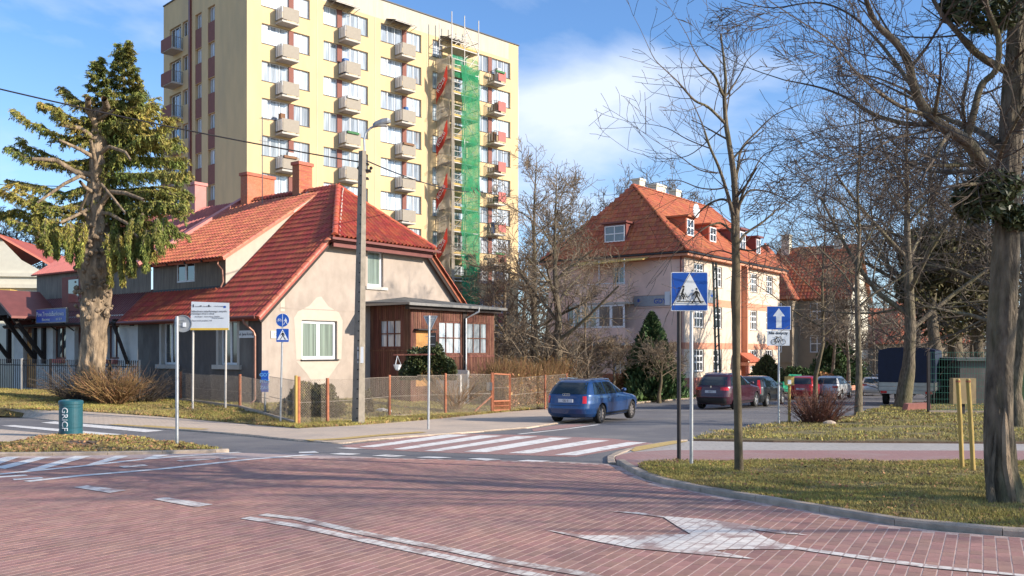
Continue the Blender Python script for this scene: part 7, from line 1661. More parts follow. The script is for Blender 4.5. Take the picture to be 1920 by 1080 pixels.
# ---- general bare trees, each with a trunk, limbs and twigs
def bare_tree(name, label, px, py, d, top, tr, seed, mtr=bark, mtw=twig, start=.3, nl=14, spread=(.5, 1.0), lv=4, kids=(2, 2, 2, 1), rmin=.008, lean=0, cat='tree', group=None, up=.04, kidL=None, z=None, upr=.45, thick=.03, trunks=None):
    p = G(px, py) if z is None else W(px, py, d)
    if z is None: d = p.y; p.z = max(p.z, gp(p.x, p.y))
    t = thing(name, label, cat, p, 0, group); rg = random.Random(seed); Ht = W(0, top, d).z - p.z; S_ = []
    c = dict(lv=lv, kids=list(kids), ang=spread, wig=.12, up=up, rmin=rmin, rr=.52)
    pts = []; n = 7; x = y = 0
    for i in range(n + 1): pts.append(Vector((x + lean * Ht * (i / n) ** 1.5, y, Ht * .92 * i / n))); x += rg.gauss(0, .018) * Ht * .5; y += rg.gauss(0, .018) * Ht * .5
    rad = [tr * (1 - .86 * (i / n)) for i in range(n + 1)]; pts[0].z = -.3
    k0 = 3; trunk_mesh('trunk', pts[:k0 + 2], rad[:k0 + 2], mtr, t, 12, .1, .4, seed, 5, .03)
    for i in range(k0 + 1, n): S_.append((*pts[i], *pts[i + 1], rad[i], rad[i + 1]))
    grow(S_, pts[-1], (pts[-1] - pts[-2]).normalized(), rad[-1], Ht * .15, 2, c, rg)
    for i in range(nl):
        f = start + (1 - start) * (i + rg.random() * .8) / nl * .97; j = min(n - 1, int(f * n)); q = pts[j].lerp(pts[j + 1], f * n - j); r_ = rad[j] + (rad[j + 1] - rad[j]) * (f * n - j); az = i * 2.4 + rg.uniform(-.5, .5); el = upr + (1 - upr) * f * .8
        dd = Vector((math.cos(az), math.sin(az), el)).normalized(); grow(S_, q, dd, r_ * .55, (kidL or .42) * Ht * (1.15 - .75 * (f - start) / (1 - start)) * rg.uniform(.75, 1.1), 1, c, rg)
    finish_tree(t, S_, mtr, thick, mtw); return t
bare_tree('street_tree', 'tall straight bare tree with smooth thin trunk beyond the reddish bush', 1609, 778, 0, 120, .13, 21, bark, twig, .32, 13, rmin=.006, kidL=.27, upr=.6)
bare_tree('young_birch', 'yellowish young bare tree rising behind the reddish bush', 1527, 762, 0, 330, .12, 22, mossb, twigl, .30, 15, rmin=.007, kidL=.3)
bare_tree('forked_tree', 'stout grey bare tree with wide forks standing right in front of the truck', 1690, 767, 0, 160, .32, 23, bark, twig, .22, 11, rmin=.008, kidL=.42, upr=.75)
for i, (px, d, top, tr, sd, lab) in enumerate(((1752, 56, 250, .42, 31, 'dark ivy clad tree trunk just above the truck cab'), (1790, 58, 280, .5, 32, 'thick dark bare tree behind the tan cabinet'), (1835, 60, 210, .45, 33, 'broad dark bare tree behind the green fence, left of the leaning trunk'), (1720, 88, 330, .35, 34, 'faint bare tree far beyond the truck'), (1900, 50, 230, .4, 35, 'dark bare tree at the right edge behind the fence'))):
    bare_tree('park_tree', lab, px, 720, d, top, tr, sd, bark, twig, .25, 10, z=1, rmin=.016, kidL=.42, group='bare trees behind the green fence', thick=.05, kids=(2, 2, 2, 1))
tr_ = bare_tree('dark_trunk_tree', 'dark leaning tree trunk at the very right edge behind the thick trunk', 1912, 806, 0, 300, .24, 36, bark, twig, .3, 10, rmin=.007, kidL=.35)
# ivy lumps in the park trees
mp = []
for cx, cy, dd, rr_, n in ((1740, 480, 56, 1.7, 2600), (1715, 540, 56, 1.2, 1200), (1800, 520, 58, 2.2, 2800), (1850, 560, 60, 2.4, 2500), (1770, 590, 57, 1.6, 1500), (1835, 470, 60, 1.6, 1300)):
    c_ = np.array(W(cx, cy, dd)[:]); v = rgm.normal(size=(n, 3)); v /= np.linalg.norm(v, axis=1)[:, None]; mp.append(c_ + v * rr_ * rgm.uniform(.1, 1, (n, 1)) ** .6 * np.array([1, 1, 1.25]))
o = leaves('ivy_clumps', np.concatenate(mp), .19, mat('dry_ivy', (.10, .085, .035), .9, .4, .6, rnd=.5), None, aspect=2, seed=9); tag(o, 'brownish ivy clumps hanging in the dark trees behind the truck', 'ivy'); o['kind'] = 'stuff'
for i, (x, y, h, tr, sd, lab) in enumerate(((17.5, 5.6, 11, .2, 81, 'bare roadside tree outside the frame on the right, nearest the thick trunk'), (25, 4.2, 13, .24, 82, 'bare roadside tree outside the frame on the right, farther from the thick trunk'))):
    zz = gp(x, y); F_y = HY - (zz + h - CZ) * F / max(y, 3.0)
    def place_tree(x=x, y=y, h=h, tr=tr, sd=sd, lab=lab, zz=zz):
        t = thing('roadside_tree', lab, 'tree', (x, y, zz), 0, 'bare roadside trees'); rg = random.Random(sd); S_ = []; c = dict(lv=4, kids=[2, 2, 1, 1], ang=(.5, 1.0), wig=.12, up=.04, rmin=.005, rr=.52)
        pts = [Vector((0, 0, -.3))] + [Vector((rg.gauss(0, .08) * k_, rg.gauss(0, .08) * k_, h * .15 * k_)) for k_ in range(1, 7)]; rad = [tr * (1 - .13 * k_) for k_ in range(7)]
        trunk_mesh('trunk', pts[:5], rad[:5], bark, t, 12, .1, .4, sd, 5, .03)
        for k_ in range(4, 6): S_.append((*pts[k_], *pts[k_ + 1], rad[k_], rad[k_ + 1]))
        for k_ in range(14):
            f = 2 + 4 * k_ / 14; j = min(5, int(f)); q = pts[j].lerp(pts[j + 1], f - j); az = k_ * 2.4; dd = Vector((math.cos(az), math.sin(az), .6)).normalized(); grow(S_, q, dd, rad[j] * .5, h * .36, 1, c, rg)
        finish_tree(t, S_, bark, .03)
    place_tree()
# middle trees between the tower and the pink house
bare_tree('garden_tree', 'bare tan fruit tree with a low fork behind the brown hedge', 1046, 700, 47, 335, .24, 41, bark, twigl, .16, 12, z=1, rmin=.010, kidL=.36, upr=.8, kids=(2, 2, 2, 1), up=.03)
bare_tree('garden_tree', 'slender bare tree right of the tower edge', 1002, 700, 52, 300, .24, 42, bark, twigl, .22, 13, z=1, rmin=.012, kidL=.40)
bare_tree('garden_tree', 'dense bare tree in front of the foot of the tower', 945, 690, 50, 470, .16, 43, twigl, twigl, .12, 12, z=1, rmin=.010, kidL=.42)
bare_tree('garden_tree', 'greyish bare tree by the left gable of the pink house', 1098, 690, 54, 520, .10, 44, twigl, twigl, .2, 7, z=1, rmin=.009, kidL=.34)
bare_tree('tall_thin_tree', 'tall thin pale stem in front of the tower beside the veranda roof', 925, 690, 48, 470, .07, 45, twigl, twigl, .4, 6, z=1, rmin=.009, kidL=.2)
for i, (px, d, top, sd) in enumerate(((1090, 100, 395, 51), (1140, 105, 375, 52), (1175, 108, 345, 53), (1215, 110, 330, 54), (1262, 112, 335, 55), (1060, 98, 400, 56), (1020, 96, 420, 57), (985, 94, 470, 58))):
    bare_tree('distant_tree', ['far bare tree left of the pink roof', 'far bare tree over the left slope of the pink roof', 'far bare tree just left of the pink roof peak', 'far bare tree behind the pink house chimneys', 'far bare tree right of the pink house chimneys', 'far bare tree between the tower and pink house', 'far bare tree close beside the tower', 'low far bare tree touching the tower edge'][i], px, 700, d, top, .3, sd, twigf, twigf, .35, 12, z=1, rmin=.022, kidL=.3, kids=(2, 2, 2, 1), group='bare trees on the skyline', thick=.08, upr=.9)
for i, (px, d, top, sd) in enumerate(((-20, 95, 375, 61), (25, 100, 380, 62), (70, 98, 400, 63))): bare_tree('distant_tree', ['far bare tree at the left edge above the cream house', 'far bare tree over the cream house roof', 'far bare tree behind the spruce'][i], px, 700, d, top, .3, sd, twigf, twigf, .3, 12, z=1, rmin=.022, kidL=.3, group='bare trees on the skyline', thick=.08, upr=.9)
for i, (px, d, top, sd) in enumerate(((1660, 120, 470, 64), (1640, 95, 520, 65), (1590, 75, 560, 66), (1560, 80, 520, 67))): bare_tree('street_side_tree', ['bare tree far down the street over the truck', 'small bare tree at the far end of the street', 'bare tree by the corner of the tan house', 'bare tree in front of the tan house'][i], px, 715, d, top, .16, sd, twigf, twigf, .25, 11, z=1, rmin=.018, kidL=.35, thick=.08)
# pollarded small trees by the pink house
bare_tree('pollard_tree', 'small pollarded tree with bushy crown beside the blue car', 1236, 756, 0, 652, .12, 71, mossb, twigl, .5, 12, rmin=.009, kidL=.55, kids=(3, 2, 2, 1), upr=.35, spread=(.5, 1.2))
bare_tree('pollard_tree', 'small spreading fruit tree in the garden above the blue car roof', 1150, 735, 52, 640, .10, 72, bark, twigl, .38, 10, z=1, rmin=.011, kidL=.55, kids=(2, 2, 2, 1), upr=.4, spread=(.5, 1.2))
bare_tree('garden_shrub_tree', 'bare shrub before the cellar window of the pink house', 1105, 722, 55, 640, .08, 73, twigl, twigl, .1, 12, z=1, rmin=.011, kidL=.6, kids=(2, 2, 2, 1))
# ---- spruce on the left
q0 = W(168, 757, 36.5); q0.z = gz(q0.x, q0.y); SP = thing('spruce', 'large old spruce with thick knobbly trunk and lopped branches in front of the white house', 'tree', q0); o0 = Vector(q0)
def s(px, py, dd=36.5): return W(px, py, dd) - o0
trunk_mesh('trunk', [s(166, 775), s(167, 745), s(172, 690), s(176, 620), s(178, 560), s(178, 500), s(180, 450), s(182, 400), s(184, 330), s(186, 260), s(187, 205)], [.58, .53, .50, .48, .52, .62, .52, .44, .39, .32, .25], barkl, SP, 64, .16, .05, 2, 14, .06)
kb = MB(); rg = random.Random(3)
for i in range(120):
    py = rg.uniform(420, 600); th = rg.uniform(-math.pi, 0); c_ = s(178, py); r_ = .62 + .1 * math.sin(py); P = c_ + Vector((math.cos(th) * r_, math.sin(th) * r_, 0)); rr_ = rg.uniform(.04, .13)
    kb.lathe([(.001, -rr_), (rr_ * .8, -rr_ * .5), (rr_, 0), (rr_ * .7, rr_ * .6), (.001, rr_)], 7, P)
kb.build('burls', barkl, SP)['kind'] = 'stuff'
lop = []
for P, r0, r1 in (([(182, 330), (140, 322), (105, 300), (60, 298)], .13, .07), ([(180, 345), (150, 330), (120, 345), (70, 380)], .09, .05), ([(184, 265), (150, 240), (115, 235)], .12, .06), ([(184, 300), (150, 280), (110, 262)], .1, .05), ([(182, 240), (165, 205), (165, 185)], .14, .1), ([(188, 215), (200, 200), (195, 185)], .16, .12), ([(186, 290), (205, 275), (235, 285), (245, 300)], .09, .04), ([(183, 395), (205, 360), (235, 362), (270, 375)], .12, .06), ([(182, 400), (205, 400), (240, 420), (258, 445)], .09, .05), ([(180, 385), (160, 395), (130, 410), (112, 418)], .08, .05), ([(181, 375), (190, 345), (215, 375), (235, 400)], .07, .04), ([(180, 420), (150, 395), (165, 360)], .08, .05), ([(182, 365), (160, 352), (150, 340)], .09, .06), ([(184, 225), (205, 212), (215, 205)], .08, .05), ([(178, 470), (140, 465), (90, 455), (35, 425)], .07, .03), ([(182, 350), (178, 300), (170, 262)], .1, .06)):
    lop = []
    for k_ in range(len(P) - 1):
        a, c_ = s(*P[k_], 36.5 - .9 * (k_ + .3) / len(P) * 2), s(*P[k_ + 1], 36.5 - .9 * (k_ + 1.3) / len(P) * 2); f0, f1 = r0 + (r1 - r0) * k_ / (len(P) - 1), r0 + (r1 - r0) * (k_ + 1) / (len(P) - 1); lop.append((*a, *c_, f0, f1))
    segmesh('lopped_branch', lop, barkl, 8, SP)
tw_, npn, nd = [], [], []
def bough(P, droop, dens=1.0, wid=1.0, yoff=0):
    """hanging spruce bough along image polyline P=(px,py,depth)"""
    pts = [s(a, c_, dd) for a, c_, dd in P]; L = sum((b_ - a).length for a, b_ in zip(pts[:-1], pts[1:])); acc = 0
    for a, b_ in zip(pts[:-1], pts[1:]):
        l = (b_ - a).length; n = max(1, int(l / .10 * dens)); t = (b_ - a).normalized(); side = t.cross(Vector((0, 0, 1))).normalized()
        fr = acc / L; tw_.append((*a, *b_, .05 * (1 - fr) + .015, .05 * (1 - fr) + .012))
        for i in range(n):
            q = a.lerp(b_, (i + rg.random()) / n); f = (acc + l * i / n) / L
            for sd in (-1, 1):
                ln = wid * rg.uniform(.25, .75) * (1.15 - .5 * f); dd = (side * sd * rg.uniform(.2, 1) + t * rg.uniform(.3, .9) + Vector((0, 0, rg.uniform(-.5, .25)))).normalized(); p = q.copy(); m_ = 4
                for k_ in range(m_):
                    dd = (dd + Vector((0, 0, -droop * rg.uniform(.2, .6))) + rv(rg) * .1).normalized(); p2 = p + dd * ln / m_
                    if k_ < 2: tw_.append((*p, *p2, .012, .008))
                    for _ in range(11): npn.append(tuple(p.lerp(p2, rg.random()) + rv(rg) * .035)); nd.append(tuple(dd))
                    p = p2
        acc += l
# crown boughs: the leader, left arms reaching out, right mass
rgB = random.Random(14)
for i in range(26):   # leader behind the broken trunk
    f = i / 26; y = 95 + 190 * f; w0 = 8 + 50 * f; sgn = -1 if i % 2 else 1; dd = 37.6 + rgB.uniform(-.8, .8); cx = 234 - 10 * f
    bough([(cx, y, dd), (cx + sgn * w0 * .6, y - 3 + 6 * f, dd - .5), (cx + sgn * w0 * rgB.uniform(.9, 1.2), y - 18 + 22 * f, dd - .9)], .45, 1.2, .55 + .3 * f)
tw_.append((*s(234, 80, 37.6), *s(228, 300, 37.6), .03, .12))
for i in range(14):   # second shorter leader
    f = i / 14; y = 120 + 130 * f; w0 = 6 + 32 * f; sgn = -1 if i % 2 else 1; dd = 36.9 + rgB.uniform(-.5, .5); cx = 184
    bough([(cx, y, dd), (cx + sgn * w0 * .6, y, dd - .4), (cx + sgn * w0, y - 12 + 12 * f, dd - .8)], .4, 1.2, .5)
left = [((180, 240), (130, 225), (95, 205), (70, 192)), ((180, 262), (120, 262), (80, 240), (48, 232), (28, 212)), ((180, 300), (120, 305), (70, 285), (40, 262)), ((180, 320), (110, 315), (60, 300), (15, 280)), ((180, 345), (120, 365), (60, 345), (10, 345)), ((178, 380), (120, 385), (60, 380), (0, 350), (-30, 345)), ((178, 420), (120, 425), (70, 405), (30, 395), (-15, 405)), ((178, 445), (140, 455), (100, 455), (60, 430), (25, 405)), ((176, 200), (150, 190), (128, 178), (120, 160)), ((178, 400), (130, 405), (95, 390), (50, 370), (20, 355)), ((180, 270), (150, 250), (118, 225), (108, 205))]
right = [((188, 230), (240, 225), (280, 215), (285, 190)), ((188, 250), (240, 250), (300, 232), (330, 225)), ((188, 275), (250, 268), (300, 262), (345, 262)), ((188, 300), (250, 300), (300, 290), (348, 300)), ((188, 330), (240, 330), (300, 325), (350, 335)), ((186, 355), (240, 358), (300, 350), (352, 362)), ((186, 385), (240, 388), (300, 385), (345, 395)), ((184, 415), (240, 415), (290, 410), (340, 430)), ((184, 440), (230, 440), (270, 440), (320, 445)), ((182, 465), (215, 455), (260, 455), (290, 470)), ((188, 240), (225, 200), (262, 190), (270, 160)), ((188, 320), (230, 290), (270, 260), (310, 250)), ((184, 400), (230, 370), (280, 365), (330, 380))]
for L in left:
    for _ in range(2):
        dz = rgB.uniform(-2.2, 2.0); bough([(a + rgB.uniform(-8, 8), c_ + rgB.uniform(-8, 8), 36.5 + dz * i / (len(L) - 1)) for i, (a, c_) in enumerate(L)], .7, .75, .8)
for L in right:
    for _ in range(3):
        dz = rgB.uniform(-1.5, 3.2); bough([(a + rgB.uniform(-10, 6) * (i > 0), c_ + rgB.uniform(-12, 14), 36.5 + dz * i / (len(L) - 1)) for i, (a, c_) in enumerate(L)], .85, .85, 1.05)
for a, c_, e in ((228, 470, 60), (250, 468, 45), (205, 470, 62), (275, 462, 40), (215, 440, 60), (300, 440, 30), (130, 450, 35), (105, 440, 40), (75, 425, 35), (150, 448, 45), (245, 440, 70), (262, 430, 50), (90, 440, 30)):
    for _ in range(3): dz = rgB.uniform(-1.2, 1.2); bough([(a + rgB.uniform(-8, 8), c_ - 30, 36 + dz), (a + rgB.uniform(-8, 8), c_, 35.8 + dz), (a + rgB.uniform(-5, 5), c_ + e, 35.8 + dz)], .9, 1.3, .5)
segmesh('boughs', tw_, bark, 3, SP); leaves('needles', npn, .032, needle, SP, aspect=4.4, seed=6, dirs=nd)['kind'] = 'stuff'
# ---- conifers by the pink house
def cone(name, label, px, py, d, top, rad, seed, m, n, cat='conifer'):
    p = W(px, py, d); t = thing(name, label, cat, p); Ht = W(0, top, d).z - p.z; rg = np.random.default_rng(seed); h = rg.random(n) ** 1.15; a = rg.random(n) * 6.283; lob = 1 + .18 * np.sin(a * 5 + h * 9) + .12 * np.sin(a * 11 - h * 17)
    rr_ = rad * (1 - h) ** .8 * lob * np.sqrt(rg.uniform(.35, 1, n)); P = np.stack([rr_ * np.cos(a), rr_ * np.sin(a), h * Ht], 1); D = np.stack([np.cos(a) * .6, np.sin(a) * .6, np.full(n, .8)], 1)
    leaves('foliage', P, .16, m, t, aspect=2.4, seed=seed, dirs=D)['kind'] = 'stuff'; MB().tube([(0, 0, -.4), (0, 0, Ht * .9)], [rad * .09, .02], 7).build('trunk', bark, t)
cone('conifer', 'dark green pointed conifer in front of the pink house', 1222, 742, 53.5, 588, 1.9, 1, conifer, 11000)
cone('conifer', 'small olive conifer beside the entrance of the pink house', 1438, 712, 62, 668, 1.3, 2, conifer2, 3000)
cone('conifer', 'broad dark conifer in front of the tan house', 1570, 715, 84, 625, 3.0, 3, conifer, 7000)
# ---- shrubs
def blob(name, label, px, py, d, w_, h, dp, seed, m, n, size, cat='shrub', z=None, asp=1.6):
    p = W(px, py, d); t = thing(name, label, cat, p); rg = np.random.default_rng(seed); v = rg.normal(size=(n, 3)); v /= np.linalg.norm(v, axis=1)[:, None]; v[:, 2] = np.abs(v[:, 2]); lob = 1 + .13 * np.sin(v[:, 0] * 7 + seed) * np.sin(v[:, 2] * 6) + .1 * np.sin(v[:, 1] * 9)
    P = v * (lob * rg.uniform(.45, 1, n) ** .35)[:, None] * np.array([w_, dp, h]); leaves('foliage', P, size, m, t, aspect=asp, seed=seed)['kind'] = 'stuff'
    S = [];  r2 = random.Random(seed)
    for i in range(14): a = r2.uniform(0, 6.28); S.append((0, 0, -.15, math.cos(a) * w_ * .6, math.sin(a) * dp * .6, h * r2.uniform(.4, .9), .025, .008))
    segmesh('stems', S, bark, 5, t); return t
blob('round_shrub', 'round olive green shrub behind the fence corner of the beige house', 583, 783, 31.5, 1.05, 1.15, .9, 1, boxl, 9000, .07)
blob('small_shrub', 'small yellowish shrub right of the lamp post base', 688, 772, 32.5, .22, .75, .3, 2, boxl, 1200, .07)
blob('ivy_bush', 'dark ivy bush climbing in front of the veranda', 805, 712, 36.8, 1.1, 1.35, .7, 3, ivy, 9000, .085, asp=1.3)
blob('round_hedge_bush', 'brown clipped round bush behind the blue car', 1172, 742, 54, .9, 1.35, .9, 4, hedgel, 2500, .09)
for i, (px, w2, h2, sd, mm) in enumerate(((1510, 1.6, 1.3, 5, conifer), (1545, 1.5, 1.0, 6, hedgel), (1580, 1.4, 1.2, 7, conifer), (1490, 1.0, 1.5, 8, conifer))): blob('garden_bush', ['dark green bush behind the red car', 'brown bush behind the red car', 'dark bush behind the silver car', 'green bush beside the green container'][i], px, 722, 76, w2, h2, 1.0, sd, mm, 1800, .14)
def stick_bush(name, label, px, py, d, w_, h, n, seed, m, r=.006, spread=1.0, cat='bush', curve=.5, kids=3, dp=.5):
    p = W(px, py, d); p.z = max(p.z, gz(p.x, p.y) - .02) ; t = thing(name, label, cat, p); rg = random.Random(seed); S = []
    for i in range(n):
        a = rg.uniform(0, 6.283); b0 = rg.random() ** .5 * .35; q = Vector((math.cos(a) * b0 * w_, math.sin(a) * b0 * w_ * dp, -.05)); d_ = Vector((math.cos(a) * b0 * 2 * spread + rg.gauss(0, .2), math.sin(a) * b0 * 2 * spread + rg.gauss(0, .2), 1.0)).normalized(); L = h * rg.uniform(.55, 1.1); rr_ = r * rg.uniform(.8, 1.6)
        for k_ in range(5):
            d_ = (d_ + rv(rg) * .12 + Vector((d_.x, d_.y, 0)) * curve * .12).normalized(); q2 = q + d_ * L / 5; S.append((*q, *q2, rr_, rr_ * .82)); rr_ *= .82
            if k_ > 0:
                for _ in range(kids):
                    if rg.random() < .55: dd = (d_ + rv(rg) * .5).normalized(); q3 = q2 + dd * L * rg.uniform(.08, .2); S.append((*q2, *q3, rr_ * .8, rr_ * .5))
            q = q2
    segmesh('stems', S, m, 3, t); return t
stick_bush('red_twig_bush', 'dense bush of reddish bare stems on the far lawn', 1532, 800, 27.8, .95, 1.28, 330, 1, twigr, .009, .9)
stick_bush('tangled_bush', 'tangled orange brown bush around the foot of the spruce', 212, 763, 35.3, .95, 1.6, 460, 2, twigo, .012, 1.05, curve=1.1)
stick_bush('wild_twigs', 'loose bare twigs right of the spruce in front of the dark grey wall', 262, 757, 36.5, 1.8, 1.8, 150, 3, twig, .010, 1.6, curve=1.4)
stick_bush('dark_twig_bush', 'dark bare twigs left of the spruce trunk', 150, 756, 36, .85, 1.8, 230, 4, twig, .011, 1.5, curve=1.4)
stick_bush('rose_bush', 'brown climbing twigs beside the veranda steps', 850, 765, 36.0, .8, 1.5, 120, 5, twigo, .010, 1.2)
# brown hedge along the pavement
HG = thing('brown_hedge', 'long brown winter hedge between the garden gate and the blue car', 'hedge', W(960, 772, 39.2)); o0 = Vector(HG.location); S = []; rg = random.Random(77); P = []
hA, hB = W(958, 773, 39.3), W(1080, 754, 47.5); tt = (hB - hA).normalized(); nn = Vector((-tt.y, tt.x, 0))
for i in range(2600):
    f = rg.random(); q = hA.lerp(hB, f) + nn * rg.uniform(.15, 1.5); q.z = hA.lerp(hB, f).z; h = rg.uniform(1.5, 2.35) + .25 * math.sin(f * 9); d_ = Vector((rg.gauss(0, .16), rg.gauss(0, .16), 1)).normalized(); q2 = q + d_ * h * .6; q3 = q2 + (d_ + rv(rg) * .25).normalized() * h * .4
    S += [(*(q - o0), *(q2 - o0), .014, .011), (*(q2 - o0), *(q3 - o0), .011, .007)]
    for _ in range(5): u_ = rg.random(); x = (q.lerp(q2, u_ * 1.3) + rv(rg) * .08 - o0); P.append(tuple(x))
segmesh('stems', S, twigo, 3, HG)['kind'] = 'stuff'; leaves('foliage', P, .075, hedgel, HG, seed=12)['kind'] = 'stuff'
# thicket behind, one tangle nobody could count
S = []; rg = random.Random(78)
for i in range(3400):
    px = rg.uniform(905, 1105); d = rg.uniform(46, 60); q = W(px, 0, d); q.z = gp(q.x, q.y) + rg.random() ** 1.4 * 4.6 * (1 - abs(px - 985) / 240); a = rg.uniform(0, 6.28); L = rg.uniform(.5, 1.5); dd = Vector((math.cos(a) * .8, math.sin(a) * .8, rg.uniform(-.1, 1.2))).normalized(); q2 = q + dd * L; q3 = q2 + (dd + rv(rg) * .4).normalized() * L * .6
    S += [(*q, *q2, .02, .015), (*q2, *q3, .015, .009)]
o = segmesh('thicket', S, twigl, 3); tag(o, 'dense tangle of bare shrubs in front of the tower foot', 'thicket'); o['kind'] = 'stuff'
S = []
for i in range(2200):
    px = rg.uniform(1560, 1900) if i % 5 else rg.uniform(1905, 2050); d = rg.uniform(56, 95); q = W(px, 0, d); q.z = gp(q.x, q.y) + rg.random() ** 1.2 * 6.5 + (0 if px > 1650 else -1); a = rg.uniform(0, 6.28); L = rg.uniform(.6, 2.0); dd = Vector((math.cos(a) * .8, math.sin(a) * .8, rg.uniform(-.1, 1.2))).normalized(); q2 = q + dd * L; q3 = q2 + (dd + rv(rg) * .4).normalized() * L * .6
    if px < 1650: continue
    S += [(*q, *q2, .035, .025), (*q2, *q3, .025, .015)]
o = segmesh('undergrowth', S, twigf, 3); tag(o, 'tangle of bare undergrowth behind the truck and the green fence', 'thicket'); o['kind'] = 'stuff'
# low far wood closing the horizon
S = []
for i in range(9000):
    x = rg.uniform(-170, 190); d = rg.uniform(128, 170); z0 = gp(0, 110); hh = rg.random() * (8 + 2.5 * math.sin(x * .11) + 1.5 * math.sin(x * .37)); q = Vector((x, d, z0 + hh)); dd = Vector((rg.gauss(0, .6), rg.gauss(0, .3), rg.uniform(.1, 1))).normalized(); q2 = q + dd * rg.uniform(1.5, 4); S.append((*q, *q2, .10, .04))
o = segmesh('far_wood', S, twigf, 3); tag(o, 'bare wood along the horizon behind the houses', 'wood'); o['kind'] = 'stuff'

# ================================================================= GRASS AND FALLEN LEAVES
def grass(name, label, poly, n, zf, hmin, hmax, w0, m=blade, seed=1, dref=None, patch=.0, xr=None):
    rg = np.random.default_rng(seed); x0, x1 = min(p[0] for p in poly), max(p[0] for p in poly); y0, y1 = min(p[1] for p in poly), max(p[1] for p in poly)
    if xr: x0, x1, y0, y1 = max(x0, xr[0]), min(x1, xr[1]), max(y0, xr[2]), min(y1, xr[3])
    X = rg.uniform(x0, x1, n); Y = rg.uniform(y0, y1, n); k_ = inpoly_np(X, Y, poly) & (np.abs(X) < Y * .72 + 1.2)
    if dref: k_ &= rg.random(n) < np.minimum(1, (dref / Y) ** 1.6)
    pn = vnoise(X, Y, 1.3, seed) + .5 * vnoise(X, Y, 4.2, seed + 3)
    k_ &= (pn > -1.3 + patch + rg.random(n) * .9); X, Y = X[k_], Y[k_]; n = len(X)
    Z = zf(X, Y); h = rg.uniform(hmin, hmax, n) * (1 + .35 * vnoise(X, Y, 1.9, 5)); a = rg.uniform(0, 6.283, n); wv = (w0 * (1 + Y / 14))[:, None] * np.stack([np.cos(a), np.sin(a), np.zeros(n)], 1)
    ln = rg.normal(size=(n, 2)) * h[:, None] * .55; P = np.stack([X, Y, Z - .01], 1); T = P + np.stack([ln[:, 0], ln[:, 1], h], 1)
    V_ = np.stack([P - wv, P + wv, T], 1).reshape(-1, 3); o = link(name, npmesh(name, V_, np.arange(n * 3).reshape(-1, 3), m, 3)); tag(o, label, 'grass'); o['kind'] = 'stuff'; return o
def scatter_leaves(name, label, poly, n, zf, size, seed, xr=None, m=deadleaf):
    rg = np.random.default_rng(seed); x0, x1 = min(p[0] for p in poly), max(p[0] for p in poly); y0, y1 = min(p[1] for p in poly), max(p[1] for p in poly)
    if xr: x0, x1, y0, y1 = max(x0, xr[0]), min(x1, xr[1]), max(y0, xr[2]), min(y1, xr[3])
    X = rg.uniform(x0, x1, n); Y = rg.uniform(y0, y1, n); k_ = inpoly_np(X, Y, poly) & (np.abs(X) < Y * .72 + 1.2) & (vnoise(X, Y, .9, seed) > -.25 - rg.random(n) * .5); X, Y = X[k_], Y[k_]
    P = np.stack([X, Y, zf(X, Y) + .015], 1); o = leaves(name, P, size, m, None, flat=.7, aspect=1.3, seed=seed); tag(o, label, 'leaves'); o['kind'] = 'stuff'
zN = lambda X, Y: lawn_h(X, Y)
grass('lawn_grass', 'short dry winter grass on the near lawn by the thick tree', NEARL, 420000, zN, .018, .055, .0022, seed=1, dref=11, xr=(-1, 12, 8, 17))
scatter_leaves('fallen_leaves', 'brown fallen leaves on the near lawn', NEARL, 5000, zN, .034, 2, xr=(0, 12, 8, 17))
zM = lambda X, Y: lawn_h(X, Y, amp=.05)
grass('far_grass', 'yellowish winter grass on the far lawn by the reddish bush', MOUND, 330000, zM, .03, .08, .004, seed=3, dref=24, xr=(3, 36, 20, 52))
scatter_leaves('far_leaves', 'brown fallen leaves on the far lawn', MOUND, 5000, zM, .06, 4, xr=(3, 30, 20, 45))
grass('island_grass', 'sparse brown grass on the traffic island', ISL, 60000, lambda X, Y: lawn_h(X, Y, top=.09, amp=.05), .02, .06, .003, seed=5, patch=.4, xr=(-14, -3, 15, 26)); scatter_leaves('island_leaves', 'brown leaves on the traffic island', ISL, 5000, lambda X, Y: lawn_h(X, Y, top=.09, amp=.05), .06, 6, xr=(-14, -3, 15, 26))
grass('far_verge_grass', 'bright green grass strip in front of the pink house', pink_g, 60000, lambda X, Y: lawn_h(X, Y, top=.08), .05, .12, .006, mat('fresh_grass', (.10, .16, .025), .85, .3, 1, rnd=.35), seed=7, xr=(6, 25, 44, 66))
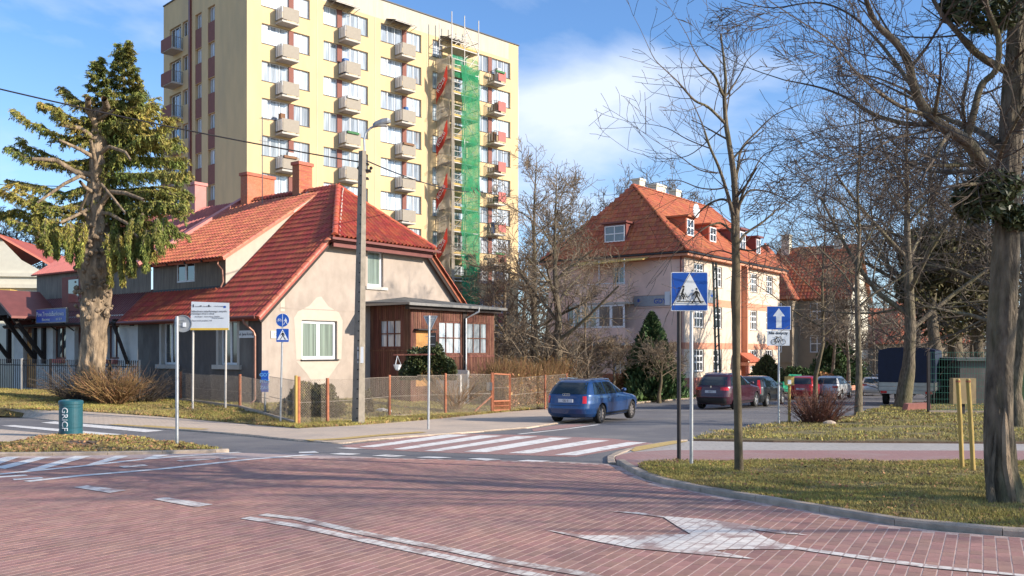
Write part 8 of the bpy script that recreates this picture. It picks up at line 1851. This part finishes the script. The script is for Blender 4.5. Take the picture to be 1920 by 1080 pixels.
for o_, lab, n, nm, pat, sd in ((verge, 'winter grass on the verge under the spruce', 150000, 'verge_grass', .1, 8), (garden, 'grass in the fenced garden of the beige house', 90000, 'garden_grass', .1, 9)):
    vs = np.array([v.co[:] for v in o_.data.vertices]); fs = np.array([p.vertices[:] for p in o_.data.polygons if len(p.vertices) == 4]); rgn = np.random.default_rng(sd)
    A, B_1, C_1, D_1 = (vs[fs[:, i]] for i in range(4)); ar = np.linalg.norm(np.cross(B_1 - A, D_1 - A), axis=1); cen = (A + C_1) / 2; vis = (np.abs(cen[:, 0]) < cen[:, 1] * .62 + 1) & (cen[:, 1] < 46) ; pr = ar * vis; pr /= pr.sum(); ii = rgn.choice(len(fs), n, p=pr); u_, w2 = rgn.random((n, 1)), rgn.random((n, 1))
    P = (A[ii] * (1 - u_) + B_1[ii] * u_) * (1 - w2) + (D_1[ii] * (1 - u_) + C_1[ii] * u_) * w2; pn = vnoise(P[:, 0], P[:, 1], 1.0, 3); P = P[pn > -.9 + pat + rgn.random(n) * .8]; n = len(P)
    h = rgn.uniform(.04, .11, n); a = rgn.uniform(0, 6.28, n); wv = .009 * np.stack([np.cos(a), np.sin(a), np.zeros(n)], 1); T = P + np.stack([rgn.normal(size=n) * h * .5, rgn.normal(size=n) * h * .5, h], 1)
    o = link(nm, npmesh(nm, np.stack([P - wv, P + wv, T], 1).reshape(-1, 3), np.arange(n * 3).reshape(-1, 3), blade, 3)); tag(o, lab, 'grass'); o['kind'] = 'stuff'
    k_ = rgn.random(n) < (.07 if nm == 'verge_grass' else .02); o = leaves('fallen_leaves', P[k_] + np.array([0, 0, .02]), .09, deadleaf, None, flat=.7, aspect=1.3, seed=3); tag(o, 'fallen brown leaves on the ' + ('verge under the spruce' if nm == 'verge_grass' else 'garden grass of the beige house'), 'leaves'); o['kind'] = 'stuff'
# stones in the garden
for i, (px, py, dd, r_) in enumerate(((716, 767, 34.5, .2), (726, 769, 34.5, .16), (605, 768, 32, .18), (620, 764, 32.5, .22), (636, 768, 32, .15), (1555, 805, 27.2, .18))):
    q = W(px, py, dd); q.z = gz(q.x, q.y) + (.08 if px > 1500 else 0); b = MB().lathe([(.001, -.1), (r_, 0), (r_ * .85, r_ * .45), (r_ * .3, r_ * .7), (.001, r_ * .72)], 9); b.v = [(x * 1.2 + .03 * math.sin(y * 20), y * .8, z) for x, y, z in b.v]
    tag(b.build('garden_stone', concl if px < 1500 else kerbm, None, q), ['pale stone right of the lamp post, nearer the post', 'pale stone right of the lamp post, farther from the post', 'pale stone on the grass right of the round shrub', 'largest pale stone between round shrub and lamp post', 'small pale stone just left of the lamp post', 'flat grey stone under the reddish bush'][i], 'stone', None)
